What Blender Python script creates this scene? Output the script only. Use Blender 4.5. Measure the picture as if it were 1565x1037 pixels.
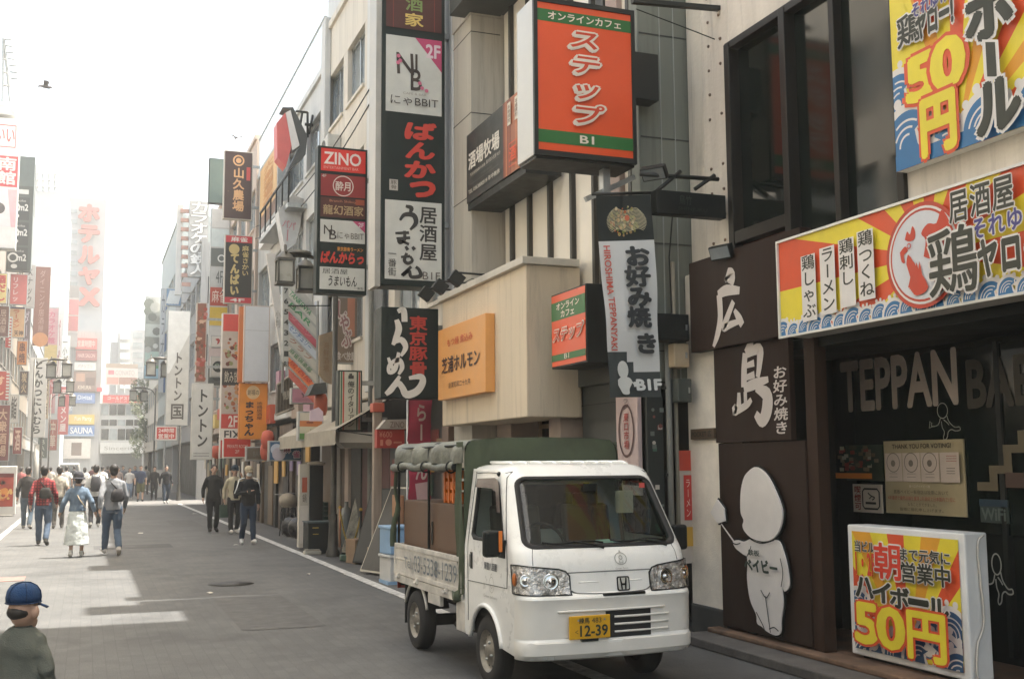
import bpy, bmesh, math, random
from mathutils import Vector, Matrix, geometry, noise as mnoise
for o in list(bpy.data.objects): bpy.data.objects.remove(o)
SC = bpy.context.scene; COL = SC.collection
R = math.radians; PI = math.pi
random.seed(7)

# ------------------------------------------------------------------ camera
CAM_Z = 1.75; FPX = 1690.0; CX, CY = 782.5, 518.5
YAW, PITCH, ROLL = R(20.973), R(6.348), .0069
_d = Vector((math.sin(YAW)*math.cos(PITCH), math.cos(YAW)*math.cos(PITCH), math.sin(PITCH)))
_r0 = Vector((math.cos(YAW), -math.sin(YAW), 0)); _u0 = _r0.cross(_d)
_r = math.cos(ROLL)*_r0 - math.sin(ROLL)*_u0; _u = math.sin(ROLL)*_r0 + math.cos(ROLL)*_u0
cam = bpy.data.cameras.new('camera'); camo = bpy.data.objects.new('camera', cam); COL.objects.link(camo)
mw = Matrix.Identity(4)
for i in range(3):
    mw[i][0] = _r[i]; mw[i][1] = _u[i]; mw[i][2] = -_d[i]
mw[2][3] = CAM_Z
camo.matrix_world = mw
cam.sensor_width = 36; cam.lens = FPX/1565*36; cam.clip_end = 3000; cam.clip_start = .05
SC.camera = camo

# ------------------------------------------------------------------ world, sun, exposure
SUN_EL, SUN_AZ = R(70.5), R(91)          # azimuth clockwise from +Y: the sun stands over the right hand roofs
w = bpy.data.worlds.new("World"); SC.world = w; w.use_nodes = True
nt = w.node_tree; bg = nt.nodes['Background']
sky = nt.nodes.new('ShaderNodeTexSky'); sky.sky_type = 'NISHITA'; sky.sun_disc = False
sky.sun_elevation = SUN_EL; sky.sun_rotation = SUN_AZ; sky.dust_density = 6; sky.air_density = 1.0; sky.ozone_density = .6
tint = nt.nodes.new('ShaderNodeVectorMath'); tint.operation = 'MULTIPLY'; tint.inputs[1].default_value = (1.04, 1.02, .87)   # hazy, slightly warm sky
nt.links.new(sky.outputs[0], tint.inputs[0]); nt.links.new(tint.outputs[0], bg.inputs[0]); bg.inputs[1].default_value = .15
sl = bpy.data.lights.new('sun', 'SUN'); sl.energy = 3.6; sl.angle = R(.5); sl.color = (1, .96, .90)
so = bpy.data.objects.new('sun', sl); COL.objects.link(so)
sd = Vector((math.sin(SUN_AZ)*math.cos(SUN_EL), math.cos(SUN_AZ)*math.cos(SUN_EL), math.sin(SUN_EL)))
so.rotation_euler = sd.to_track_quat('Z', 'Y').to_euler(); so.location = (20, 0, 60)
SC.view_settings.view_transform = 'Standard'; SC.view_settings.look = 'None'
SC.view_settings.exposure = 2.02; SC.view_settings.gamma = 1
SC.cycles.max_bounces = 8; SC.cycles.diffuse_bounces = 4; SC.cycles.glossy_bounces = 4
SC.cycles.transmission_bounces = 6; SC.cycles.volume_bounces = 1; SC.cycles.transparent_max_bounces = 12
SC.cycles.caustics_reflective = False; SC.cycles.caustics_refractive = False
SC.cycles.use_denoising = True

# ------------------------------------------------------------------ where a line of sight meets a plane of the street
def ray(px, py): return _d + (px-CX)/FPX*_r - (py-CY)/FPX*_u
def at_z(px, py, z=0.0):
    v = ray(px, py); t = (z-CAM_Z)/v.z; return Vector((v.x*t, v.y*t, z))
def at_x(px, py, X):
    v = ray(px, py); t = X/v.x; return Vector((X, v.y*t, CAM_Z+v.z*t))
def at_y(px, py, Y):
    v = ray(px, py); t = Y/v.y; return Vector((v.x*t, Y, CAM_Z+v.z*t))

# ------------------------------------------------------------------ materials
def lin(c):
    if isinstance(c, str):
        c = [int(c[i:i+2], 16)/255 for i in (0, 2, 4)]
        c = [x/12.92 if x <= .04045 else ((x+.055)/1.055)**2.4 for x in c]
    return tuple(c)
MATS = {}
def M(name, col=None, rough=.6, metal=0, var=.12, scale=3.0, bump=0, streak=0, emit=0, trans=0, bscale=None, coat=0, spec=.5):
    if name in MATS: return MATS[name]
    m = bpy.data.materials.new(name); m.use_nodes = True; MATS[name] = m
    t = m.node_tree; n = t.nodes; L = t.links; b = n['Principled BSDF']
    c = lin(col); 
    b.inputs['Roughness'].default_value = rough; b.inputs['Metallic'].default_value = metal
    b.inputs['Specular IOR Level'].default_value = spec
    if coat: b.inputs['Coat Weight'].default_value = coat; b.inputs['Coat Roughness'].default_value = .06
    geo = n.new('ShaderNodeNewGeometry')
    mp = n.new('ShaderNodeMapping'); L.new(geo.outputs['Position'], mp.inputs[0])
    if streak: mp.inputs['Scale'].default_value = (1, 1, .12)
    nz = n.new('ShaderNodeTexNoise'); nz.inputs['Scale'].default_value = scale; nz.inputs['Detail'].default_value = 6
    nz.inputs['Roughness'].default_value = .65
    L.new(mp.outputs[0], nz.inputs[0])
    mr = n.new('ShaderNodeMapRange'); mr.inputs[1].default_value = .3; mr.inputs[2].default_value = .7
    mr.inputs[3].default_value = 1-var*1.6; mr.inputs[4].default_value = 1+var*.8
    L.new(nz.outputs[0], mr.inputs[0])
    mx = n.new('ShaderNodeVectorMath'); mx.operation = 'SCALE'; mx.inputs[0].default_value = c
    if streak:                                                  # rain streaks with a shape of their own
        m2 = n.new('ShaderNodeMapping'); m2.inputs['Scale'].default_value = (6, 6, .35); L.new(geo.outputs['Position'], m2.inputs[0])
        z2 = n.new('ShaderNodeTexNoise'); z2.inputs['Scale'].default_value = 1.3; z2.inputs['Detail'].default_value = 7; z2.inputs['Roughness'].default_value = .7; L.new(m2.outputs[0], z2.inputs[0])
        r2 = n.new('ShaderNodeMapRange'); r2.inputs[1].default_value = .52; r2.inputs[2].default_value = .72; r2.inputs[3].default_value = 1; r2.inputs[4].default_value = .70; L.new(z2.outputs[0], r2.inputs[0])
        mm = n.new('ShaderNodeMath'); mm.operation = 'MULTIPLY'; L.new(mr.outputs[0], mm.inputs[0]); L.new(r2.outputs[0], mm.inputs[1]); mr = mm
    L.new(mr.outputs[0], mx.inputs['Scale']); L.new(mx.outputs[0], b.inputs['Base Color'])
    rr = n.new('ShaderNodeMapRange'); rr.inputs[1].default_value = .3; rr.inputs[2].default_value = .7
    rr.inputs[3].default_value = max(.02, rough-.08); rr.inputs[4].default_value = min(1, rough+.1)
    L.new(nz.outputs[0], rr.inputs[0]); L.new(rr.outputs[0], b.inputs['Roughness'])
    if bump:
        n2 = n.new('ShaderNodeTexNoise'); n2.inputs['Scale'].default_value = bscale or scale*12; n2.inputs['Detail'].default_value = 4
        L.new(geo.outputs['Position'], n2.inputs[0])
        bp = n.new('ShaderNodeBump'); bp.inputs['Strength'].default_value = bump; bp.inputs['Distance'].default_value = .02
        L.new(n2.outputs[0], bp.inputs['Height']); L.new(bp.outputs[0], b.inputs['Normal'])
    if emit:
        L.new(mx.outputs[0], b.inputs['Emission Color']); b.inputs['Emission Strength'].default_value = emit
    if trans: b.inputs['Transmission Weight'].default_value = trans; b.inputs['IOR'].default_value = 1.45
    return m
def P(hexcol, rough=.5, **k):          # painted / printed surface of one colour
    return M('paint_%s_%d' % (hexcol, int(rough*100)), hexcol, rough, var=k.pop('var', .07), **k)
def glass_mat(name, tint=(.75, .85, .8), through=.75):
    if name in MATS: return MATS[name]
    m = bpy.data.materials.new(name); m.use_nodes = True; MATS[name] = m
    t = m.node_tree; n = t.nodes; L = t.links; n.remove(n['Principled BSDF'])
    tr = n.new('ShaderNodeBsdfTransparent'); tr.inputs[0].default_value = (*[x*through for x in tint], 1)
    gl = n.new('ShaderNodeBsdfGlossy'); gl.inputs['Roughness'].default_value = .015
    geo = n.new('ShaderNodeNewGeometry'); dt = n.new('ShaderNodeVectorMath'); dt.operation = 'DOT_PRODUCT'; L.new(geo.outputs['Normal'], dt.inputs[0]); L.new(geo.outputs['Incoming'], dt.inputs[1])
    ab = n.new('ShaderNodeMath'); ab.operation = 'ABSOLUTE'; L.new(dt.outputs['Value'], ab.inputs[0]); iv = n.new('ShaderNodeMath'); iv.operation = 'SUBTRACT'; iv.inputs[0].default_value = 1; L.new(ab.outputs[0], iv.inputs[1])
    pw = n.new('ShaderNodeMath'); pw.operation = 'POWER'; pw.inputs[1].default_value = 5; L.new(iv.outputs[0], pw.inputs[0]); fr = n.new('ShaderNodeMath'); fr.operation = 'MULTIPLY_ADD'; fr.inputs[1].default_value = .9; fr.inputs[2].default_value = .055; L.new(pw.outputs[0], fr.inputs[0])
    mx = n.new('ShaderNodeMixShader'); L.new(fr.outputs[0], mx.inputs[0]); L.new(tr.outputs[0], mx.inputs[1]); L.new(gl.outputs[0], mx.inputs[2])
    L.new(mx.outputs[0], n['Material Output'].inputs[0]); return m
WHITE = M('white_paint', (.80, .80, .78), .45, var=.05)
STEEL = M('galvanised_steel', (.42, .43, .42), .4, .8, var=.15, scale=8)
DKMET = M('dark_metal', (.016, .019, .017), .5, .2, var=.2, scale=6)
BLACK = M('black_paint', (.009, .011, .010), .5, var=.15, spec=.3)
RUBBER = M('black_rubber', (.02, .02, .02), .8, var=.15, scale=10)
CONC = M('concrete', (.68, .62, .53), .85, var=.16, scale=1.6, bump=.25, streak=1)
PLASTER = M('white_plaster', (.86, .80, .70), .9, var=.12, scale=2.2, bump=.5, bscale=70)
GLASS = glass_mat('clear_glass')
DGLASS = M('dark_window_glass', (.006, .010, .008), .06, var=.3, scale=.8, spec=.45)
LGLASS = M('sky_window_glass', (.25, .28, .29), .08, var=.35, scale=.5, spec=.8)
WOOD = M('plain_wood', (.30, .18, .09), .6, var=.25, scale=5)

# ------------------------------------------------------------------ mesh builder
class MB:
    def __init__(s): s.v = []; s.f = []; s.mi = []; s.sm = []; s.mats = []
    def idx(s, m):
        if m not in s.mats: s.mats.append(m)
        return s.mats.index(m)
    def add(s, vs, fs, m, smooth=False):
        k = len(s.v); i = s.idx(m); s.v += [tuple(v) for v in vs]
        for f in fs: s.f.append([k+a for a in f]); s.mi.append(i); s.sm.append(smooth)
    def box(s, x0, x1, y0, y1, z0, z1, m):
        if x0 > x1: x0, x1 = x1, x0
        if y0 > y1: y0, y1 = y1, y0
        if z0 > z1: z0, z1 = z1, z0
        s.add([(x, y, z) for z in (z0, z1) for y in (y0, y1) for x in (x0, x1)],
              [(0, 2, 3, 1), (4, 5, 7, 6), (0, 1, 5, 4), (2, 6, 7, 3), (0, 4, 6, 2), (1, 3, 7, 5)], m)
    def obox(s, c, ax, ay, az, m):       # oriented box: centre and three half-axis vectors
        c, ax, ay, az = Vector(c), Vector(ax), Vector(ay), Vector(az)
        s.add([c+a*ax+b*ay+d*az for d in (-1, 1) for b in (-1, 1) for a in (-1, 1)],
              [(0, 2, 3, 1), (4, 5, 7, 6), (0, 1, 5, 4), (2, 6, 7, 3), (0, 4, 6, 2), (1, 3, 7, 5)], m)
    def tube(s, pts, r, m, n=8, closed=False, caps=True, flat=1.0):
        pts = [Vector(p) for p in pts]; k = len(pts); rs = r if isinstance(r, (list, tuple)) else [r]*k
        rings = []; up = None
        for i, p in enumerate(pts):
            a = pts[(i-1) % k] if (closed or i > 0) else p
            b = pts[(i+1) % k] if (closed or i < k-1) else p
            t = (b-a); t = t.normalized() if t.length > 1e-9 else Vector((0, 0, 1))
            if up is None: up = t.orthogonal().normalized()
            up = up-t*up.dot(t); up = up.normalized() if up.length > 1e-6 else t.orthogonal().normalized()
            q = t.cross(up)
            rings.append([p+rs[i]*(math.cos(2*PI*j/n)*up+math.sin(2*PI*j/n)*q*flat) for j in range(n)])
        vs = [v for rg in rings for v in rg]; fs = []
        for i in range(k if closed else k-1):
            i2 = (i+1) % k
            for j in range(n): fs.append((i*n+j, i*n+(j+1) % n, i2*n+(j+1) % n, i2*n+j))
        if caps and not closed: fs += [tuple(range(n-1, -1, -1)), tuple((k-1)*n+j for j in range(n))]
        s.add(vs, fs, m, n > 5)
    def cyl(s, a, b, r, m, n=16, r2=None): s.tube([a, b], [r, r if r2 is None else r2], m, n)
    def lathe(s, c, prof, m, n=20, axis=(0, 0, 1)):   # prof: (radius, height) along axis
        ax = Vector(axis).normalized(); u = ax.orthogonal().normalized(); q = ax.cross(u); c = Vector(c)
        vs = [c+ax*h+max(r, 1e-4)*(math.cos(2*PI*j/n)*u+math.sin(2*PI*j/n)*q) for r, h in prof for j in range(n)]
        fs = [(i*n+j, i*n+(j+1) % n, (i+1)*n+(j+1) % n, (i+1)*n+j) for i in range(len(prof)-1) for j in range(n)]
        s.add(vs, fs, m, True)
    def ball(s, c, rx, ry, rz, m, n=14, k=9):
        vs = []; fs = []
        for i in range(k+1):
            a = PI*i/k
            for j in range(n):
                b = 2*PI*j/n; vs.append((c[0]+rx*math.sin(a)*math.cos(b), c[1]+ry*math.sin(a)*math.sin(b), c[2]+rz*math.cos(a)))
        for i in range(k):
            for j in range(n): fs.append((i*n+j, (i+1)*n+j, (i+1)*n+(j+1) % n, i*n+(j+1) % n))
        s.add(vs, fs, m, True)
    def prism(s, poly, d, m):             # 3-D polygon pushed along vector d
        d = Vector(d); poly = [Vector(p) for p in poly]; k = len(poly)
        s.add(poly+[p+d for p in poly], [tuple(range(k)), tuple(range(2*k-1, k-1, -1))]+[(i, i+k, (i+1) % k+k, (i+1) % k) for i in range(k)], m)
    def build(s, name, parent=None, world=True, bevel=0, label=None, seg=2, fix=False):
        me = bpy.data.meshes.new(name); off = Vector((0, 0, 0))
        if parent is not None and world:
            q = parent
            while q is not None: off += q.location; q = q.parent
        me.from_pydata([(v[0]-off.x, v[1]-off.y, v[2]-off.z) for v in s.v], [], s.f)
        for m in s.mats: me.materials.append(m)
        me.polygons.foreach_set('material_index', s.mi); me.polygons.foreach_set('use_smooth', s.sm)
        if fix:
            bm = bmesh.new(); bm.from_mesh(me); bmesh.ops.recalc_face_normals(bm, faces=bm.faces); bm.to_mesh(me); bm.free()
        me.update()
        o = bpy.data.objects.new(name, me); COL.objects.link(o)
        if parent is not None: o.parent = parent
        if bevel:
            b = o.modifiers.new('bevel', 'BEVEL'); b.width = bevel; b.segments = seg; b.limit_method = 'ANGLE'; b.angle_limit = R(40)
        if label: o['label'] = label
        return o
def tag(o, label, cat, group=None, kind=None):
    if label: o['label'] = label
    if cat: o['category'] = cat
    if group: o['group'] = group
    if kind: o['kind'] = kind
    return o
def E(name, label, cat, loc=(0, 0, 0), rz=0, group=None):
    o = bpy.data.objects.new(name, None); COL.objects.link(o); o.location = loc; o.rotation_euler = (0, 0, rz); o.empty_display_size = .2
    return tag(o, label, cat, group)
def struct(o): o['kind'] = 'structure'; return o
def dup(root, loc, rz=None, label=None):
    r = root.copy(); COL.objects.link(r); r.location = loc
    if rz is not None: r.rotation_euler = (0, 0, rz)
    if label: r['label'] = label
    for ch in list(root.children):
        c = ch.copy(); COL.objects.link(c); c.parent = r
        for g in ch.children:
            d = g.copy(); COL.objects.link(d); d.parent = c
    return r

# ------------------------------------------------------------------ lettering
GL = {}
def glyph(s, off=0.0):
    k = (s, round(off, 4))
    if k not in GL:
        c = bpy.data.curves.new('t', 'FONT'); c.body = s; c.offset = off; c.resolution_u = 3
        o = bpy.data.objects.new('t', c)
        me = bpy.data.meshes.new_from_object(o)
        vs = [(v.co.x, v.co.y) for v in me.vertices]; fs = [tuple(p.vertices) for p in me.polygons]
        bpy.data.objects.remove(o); bpy.data.meshes.remove(me); bpy.data.curves.remove(c)
        xs = [v[0] for v in vs] or [0, 1]; ys = [v[1] for v in vs] or [0, 1]
        GL[k] = (vs, fs, min(xs), max(xs), min(ys), max(ys))
    return GL[k]
def clip_unit(poly, lo=(0, 0), hi=(1, 1)):
    for ax in (0, 1):
        for lim, sg in ((lo[ax], 1), (hi[ax], -1)):
            out = []
            for i in range(len(poly)):
                a, b = poly[i], poly[(i+1) % len(poly)]
                ia, ib = (a[ax]-lim)*sg >= 0, (b[ax]-lim)*sg >= 0
                if ia: out.append(a)
                if ia != ib:
                    t = (lim-a[ax])/(b[ax]-a[ax]); out.append((a[0]+(b[0]-a[0])*t, a[1]+(b[1]-a[1])*t))
            poly = out
            if not poly: return []
    return poly
def spline(pts, k=6):                       # Catmull-Rom through tuples of any length
    out = []
    n = len(pts)
    for i in range(n-1):
        p0, p1, p2, p3 = pts[max(i-1, 0)], pts[i], pts[i+1], pts[min(i+2, n-1)]
        for j in range(k):
            t = j/k
            out.append(tuple(.5*((2*b)+(-a+c)*t+(2*a-5*b+4*c-d)*t*t+(-a+3*b-3*c+d)*t**3) for a, b, c, d in zip(p0, p1, p2, p3)))
    out.append(tuple(pts[-1])); return out
class Fr:
    """a flat face seen by the viewer: u to the right, v downwards, both 0..1"""
    def __init__(s, O, U, V, W, H, mb=None, step=.002):
        s.O, s.U, s.V = Vector(O), Vector(U).normalized(), Vector(V).normalized(); s.W, s.H = W, H
        s.N = s.V.cross(s.U); s.mb = mb or MB(); s.l = .003; s.step = step
    def pt(s, u, v, l=0): return s.O+s.U*(u*s.W)+s.V*(v*s.H)+s.N*l
    def poly(s, pts, m, clip=False, l=None):
        if clip: pts = clip_unit(pts)
        if len(pts) < 3: return
        if l is None: s.l += s.step; l = s.l
        tri = geometry.tessellate_polygon([[Vector((p[0], p[1], 0)) for p in pts]])
        s.mb.add([s.pt(u, v, l) for u, v in pts], [tuple(t) for t in tri], m)
    def rect(s, u0, v0, u1, v1, m, l=None): s.poly([(u0, v0), (u0, v1), (u1, v1), (u1, v0)], m, l=l)
    def disc(s, u, v, r, m, n=28, ry=None, a0=0, a1=2*PI, l=None):     # r in metres
        ry = ry or r
        s.poly([(u+r*math.cos(a0+(a1-a0)*i/n)/s.W, v+ry*math.sin(a0+(a1-a0)*i/n)/s.H) for i in range(n)], m, l=l)
    def ring(s, u, v, r, th, m, n=32, ry=None):
        ry = ry or r; s.line([(u+r*math.cos(2*PI*i/n)/s.W, v+ry*math.sin(2*PI*i/n)/s.H) for i in range(n+1)], th, m)
    def line(s, pts, th, m, l=None):       # ribbon, th in metres (or one per point)
        if l is None: s.l += s.step; l = s.l
        n = len(pts); ths = th if isinstance(th, (list, tuple)) else [th]*n; vs = []
        P2 = [Vector((p[0]*s.W, p[1]*s.H)) for p in pts]
        for i in range(n):
            a, b = P2[max(i-1, 0)], P2[min(i+1, n-1)]; t = b-a
            t = t.normalized() if t.length > 1e-9 else Vector((1, 0)); q = Vector((-t.y, t.x))*ths[i]*.5
            for sg in (1, -1):
                p = P2[i]+q*sg; vs.append(s.O+s.U*p.x+s.V*p.y+s.N*l)
        s.mb.add(vs, [(2*i, 2*i+1, 2*i+3, 2*i+2) for i in range(n-1)], m)
    def brush(s, strokes, u0, v0, u1, v1, m, k=5, wmul=1):   # strokes: lists of (x, y, width) on a 100-grid
        W = (u1-u0)*s.W
        for st in strokes:
            sp = spline(st, k) if len(st) > 2 else [tuple(st[0][i]+(st[1][i]-st[0][i])*t/4 for i in range(3)) for t in range(5)]
            s.line([(u0+(u1-u0)*p[0]/100, v0+(v1-v0)*p[1]/100) for p in sp], [max(p[2], .5)*wmul*W/100 for p in sp], m)
            s.l -= s.step*.8
        s.l += s.step
    def text(s, t, u0, v0, u1, v1, m, bold=0, vert=False, shear=0, rot=False, keep=False, bend=None):
        s.l += s.step
        if vert:
            n = len(t); h = (v1-v0)/n; cw = (u1-u0)*s.W; 
            for i, ch in enumerate(t):
                if ch == ' ': continue
                g = glyph(ch); 
                full = ord(ch) > 0x2e00
                if full:
                    gx0, gx1, gy0, gy1 = 0.0, .98, -.12, .86          # em box
                    small = ch in 'ゃゅょっャュョッぁぃ'
                    s._put(ch, bold, m, u0, v0+i*h, u1, v0+(i+.96)*h, (gx0, gx1, gy0, gy1), rot=(ch in 'ー〜-'), shear=shear)
                else: s._put(ch, bold, m, u0+.15*(u1-u0), v0+(i+.1)*h, u1-.15*(u1-u0), v0+(i+.9)*h, None, shear=shear)
        else: s._put(t, bold, m, u0, v0, u1, v1, None, shear=shear, rot=rot, keep=keep, bend=bend)
    def _put(s, t, bold, m, u0, v0, u1, v1, box, shear=0, rot=False, keep=False, bend=None):
        kanji = bold >= .03 or any(ord(c) >= 0x4e00 for c in t)
        vs, fs, x0, x1, y0, y1 = glyph(t, 0 if kanji else bold)
        if not fs: return
        if box: x0, x1, y0, y1 = box
        dx, dy = max(x1-x0, 1e-6), max(y1-y0, 1e-6)
        if rot: vs = [(y, -x) for x, y in vs]; x0, x1, y0, y1 = y0, y1, -x1, -x0; dx, dy = dy, dx
        U0, V0, U1, V1 = u0*s.W, v0*s.H, u1*s.W, v1*s.H
        if keep:
            k = min((U1-U0)/dx, (V1-V0)/dy); cx, cy = (U0+U1)/2, (V0+V1)/2
            U0, U1, V0, V1 = cx-k*dx/2, cx+k*dx/2, cy-k*dy/2, cy+k*dy/2
        sx, sy = (U1-U0)/dx, (V1-V0)/dy
        shifts = [(0, 0)]
        if kanji and bold: shifts = [(k*bold*math.cos(a*PI/4), k*bold*math.sin(a*PI/4)) for k in ((1, .5) if bold > .05 else (1,)) for a in range(8)]
        for q, (ox, oy) in enumerate(shifts):
            out = []
            for x, y in vs:
                fx, fy = (x+ox-x0)*sx, (y1-y-oy)*sy
                px, py = U0+fx+shear*((V1-V0)-fy), V0+fy
                if bend: py += bend*(px/s.W-.5)**2*s.H
                out.append(s.O+s.U*px+s.V*py+s.N*(s.l+q*.0001))
            s.mb.add(out, fs, m)
    def burst(s, u, v, n, mats, a0=0, a1=2*PI, rad=3):
        s.l += s.step
        for i in range(n):
            b0, b1 = a0+(a1-a0)*i/n, a0+(a1-a0)*(i+1)/n
            pts = [(u, v)]+[(u+rad*math.cos(b0+(b1-b0)*j/3), v+rad*math.sin(b0+(b1-b0)*j/3)) for j in range(4)]
            pts = clip_unit(pts)
            if len(pts) > 2: s.poly(pts, mats[i % len(mats)], l=s.l)
    def fuzz(s, n, u0, v0, u1, v1, m, th=.006, lo=.03, hi=.1, rnd=None):   # rows of small print
        rn = rnd or random
        s.l += s.step
        for i in range(n):
            v = v0+(v1-v0)*(i+.5)/n; u = u0
            while u < u1:
                k = min(rn.uniform(lo, hi)*(u1-u0), u1-u); s.rect(u, v-th/2/s.H, u+k*.72, v+th/2/s.H, m, l=s.l); u += k
def proj(px0, py0, px1, py1, Y):            # rectangle facing the viewer (plane of constant Y)
    a, b = at_y(px0, py0, Y), at_y(px1, py1, Y); return a.x, b.x, b.z, a.z
def frY(x0, x1, z0, z1, Y, mb=None, **k): return Fr((x0, Y, z1), (1, 0, 0), (0, 0, -1), x1-x0, z1-z0, mb, **k)
def frX(y0, y1, z0, z1, X, mb=None, **k): return Fr((X, y0, z1), (0, -1, 0), (0, 0, -1), abs(y0-y1), z1-z0, mb, **k)      # right-hand street face, y0 the far end
def frL(y0, y1, z0, z1, X, mb=None, **k): return Fr((X, y0, z1), (0, 1, 0), (0, 0, -1), abs(y1-y0), z1-z0, mb, **k)       # left-hand street face
def sign_box(name, label, x0, x1, z0, z1, Y, depth=.28, case=None, face=None, border=.04, bracket=None, cat='sign', group=None):
    """a projecting light box: case > bracket ; returns the thing and the frame to draw on"""
    t = E(name, label, cat, ((x0+x1)/2, Y+depth/2, z0), 0, group)
    c = MB(); c.box(x0, x1, Y, Y+depth, z0, z1, case or DKMET); c.build('case', t, bevel=.008)
    if bracket:
        for z in (z0+.2*(z1-z0), z1-.2*(z1-z0)): b = MB(); b.box(x1-.002, bracket, Y+depth*.35, Y+depth*.65, z-.04, z+.04, STEEL); b.build('bracket', t)
    f = frY(x0+border, x1-border, z0+border, z1-border, Y)
    if face: f.rect(0, 0, 1, 1, face)
    return t, f
# ================================================================== GROUND
def paver_mat():
    m = bpy.data.materials.new('road_pavers'); m.use_nodes = True; t = m.node_tree; n = t.nodes; L = t.links; b = n['Principled BSDF']
    geo = n.new('ShaderNodeNewGeometry'); mp = n.new('ShaderNodeMapping'); mp.inputs['Rotation'].default_value = (0, 0, R(90))
    L.new(geo.outputs['Position'], mp.inputs[0])
    br = n.new('ShaderNodeTexBrick'); br.inputs['Scale'].default_value = 1; br.inputs['Brick Width'].default_value = .22; br.inputs['Row Height'].default_value = .11
    br.inputs['Mortar Size'].default_value = .004; br.inputs['Mortar Smooth'].default_value = .4
    br.inputs['Color1'].default_value = (.094, .094, .090, 1); br.inputs['Color2'].default_value = (.080, .080, .077, 1); br.inputs['Mortar'].default_value = (.066, .066, .064, 1)
    L.new(mp.outputs[0], br.inputs[0])
    n1 = n.new('ShaderNodeTexNoise'); n1.inputs['Scale'].default_value = .9; n1.inputs['Detail'].default_value = 8; n1.inputs['Roughness'].default_value = .7; L.new(geo.outputs['Position'], n1.inputs[0])
    n2 = n.new('ShaderNodeTexNoise'); n2.inputs['Scale'].default_value = 95; n2.inputs['Detail'].default_value = 4; L.new(geo.outputs['Position'], n2.inputs[0])
    r1 = n.new('ShaderNodeMapRange'); r1.inputs[1].default_value = .3; r1.inputs[2].default_value = .75; r1.inputs[3].default_value = .72; r1.inputs[4].default_value = 1.22; L.new(n1.outputs[0], r1.inputs[0])
    r2 = n.new('ShaderNodeMapRange'); r2.inputs[1].default_value = .3; r2.inputs[2].default_value = .7; r2.inputs[3].default_value = .6; r2.inputs[4].default_value = 1.4; L.new(n2.outputs[0], r2.inputs[0])
    mu = n.new('ShaderNodeMath'); mu.operation = 'MULTIPLY'; L.new(r1.outputs[0], mu.inputs[0]); L.new(r2.outputs[0], mu.inputs[1])
    vo = n.new('ShaderNodeTexVoronoi'); vo.inputs['Scale'].default_value = 2.2; L.new(geo.outputs['Position'], vo.inputs[0])       # trodden gum
    gs = n.new('ShaderNodeMapRange'); gs.inputs[1].default_value = .035; gs.inputs[2].default_value = .06; gs.inputs[3].default_value = .62; gs.inputs[4].default_value = 1; L.new(vo.outputs['Distance'], gs.inputs[0])
    n3 = n.new('ShaderNodeTexNoise'); n3.inputs['Scale'].default_value = .35; n3.inputs['Detail'].default_value = 10; n3.inputs['Roughness'].default_value = .75; n3.inputs['Distortion'].default_value = 1.2; L.new(geo.outputs['Position'], n3.inputs[0])
    st = n.new('ShaderNodeMapRange'); st.inputs[1].default_value = .50; st.inputs[2].default_value = .62; st.inputs[3].default_value = 1; st.inputs[4].default_value = .74; L.new(n3.outputs[0], st.inputs[0])
    m2 = n.new('ShaderNodeMath'); m2.operation = 'MULTIPLY'; L.new(gs.outputs[0], m2.inputs[0]); L.new(st.outputs[0], m2.inputs[1]); m3 = n.new('ShaderNodeMath'); m3.operation = 'MULTIPLY'; L.new(mu.outputs[0], m3.inputs[0]); L.new(m2.outputs[0], m3.inputs[1]); mu = m3
    vm = n.new('ShaderNodeVectorMath'); vm.operation = 'SCALE'; L.new(br.outputs['Color'], vm.inputs[0]); L.new(mu.outputs[0], vm.inputs['Scale'])
    L.new(vm.outputs[0], b.inputs['Base Color']); b.inputs['Roughness'].default_value = .78
    bp = n.new('ShaderNodeBump'); bp.inputs['Strength'].default_value = .35; bp.inputs['Distance'].default_value = .01
    L.new(n2.outputs[0], bp.inputs['Height']); L.new(bp.outputs[0], b.inputs['Normal']); return m
PAVER = paver_mat()
ASPH = M('asphalt', (.075, .074, .072), .85, var=.25, scale=1.4, bump=.4, bscale=60)
PAVE = M('pavement_tarmac', (.085, .084, .081), .85, var=.28, scale=1.8, bump=.4, bscale=50)
LINE = M('worn_road_paint', (.55, .54, .51), .7, var=.4, scale=9)
def sheet(name, x0, x1, y0, y1, z, m):
    b = MB(); b.add([(x0, y0, z), (x1, y0, z), (x1, y1, z), (x0, y1, z)], [(0, 1, 2, 3)], m); return struct(b.build(name))
sheet('ground', -400, 400, -200, 700, -.012, ASPH)
sheet('road', -2.1, 4.05, -14, 170, 0, PAVER)
sheet('pavement', 4.05, 9, -14, 170, .004, PAVE)
sheet('pavement', -9, -2.1, -14, 170, .004, PAVE)
sheet('cross_road', -60, 60, 52.6, 57.6, .008, M('pale_crossing_tarmac', (.13, .125, .118), .85, var=.2, scale=1.2))
b = MB()
for y0, y1 in ((-10, 52.4), (58, 150)):
    yy = y0
    while yy < y1:
        k = min(random.uniform(2.5, 6), y1-yy); b.box(3.9+random.uniform(-.01, .01), 4.05, yy, yy+k-.02, .004, .009, LINE); yy += k
    b.box(-2.0, -1.86, y0, y1, .004, .009, LINE)
struct(b.build('road_line'))
b = MB(); b.lathe((2.05, 17.0, .004), [(.0, .006), (.30, .006), (.30, .002), (.335, .002), (.335, .0)], M('manhole_iron', (.04, .038, .036), .6, .4, var=.5, scale=25))
tag(b.build('manhole_cover'), 'dark iron manhole cover set into the shaded road', 'manhole cover')
p = at_z(8, 885); b = MB(); b.box(p.x-.35, p.x+.28, p.y-.35, p.y+.35, 0, .006, M('rusty_cover', (.22, .13, .11), .75, var=.3, scale=8))
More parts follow.
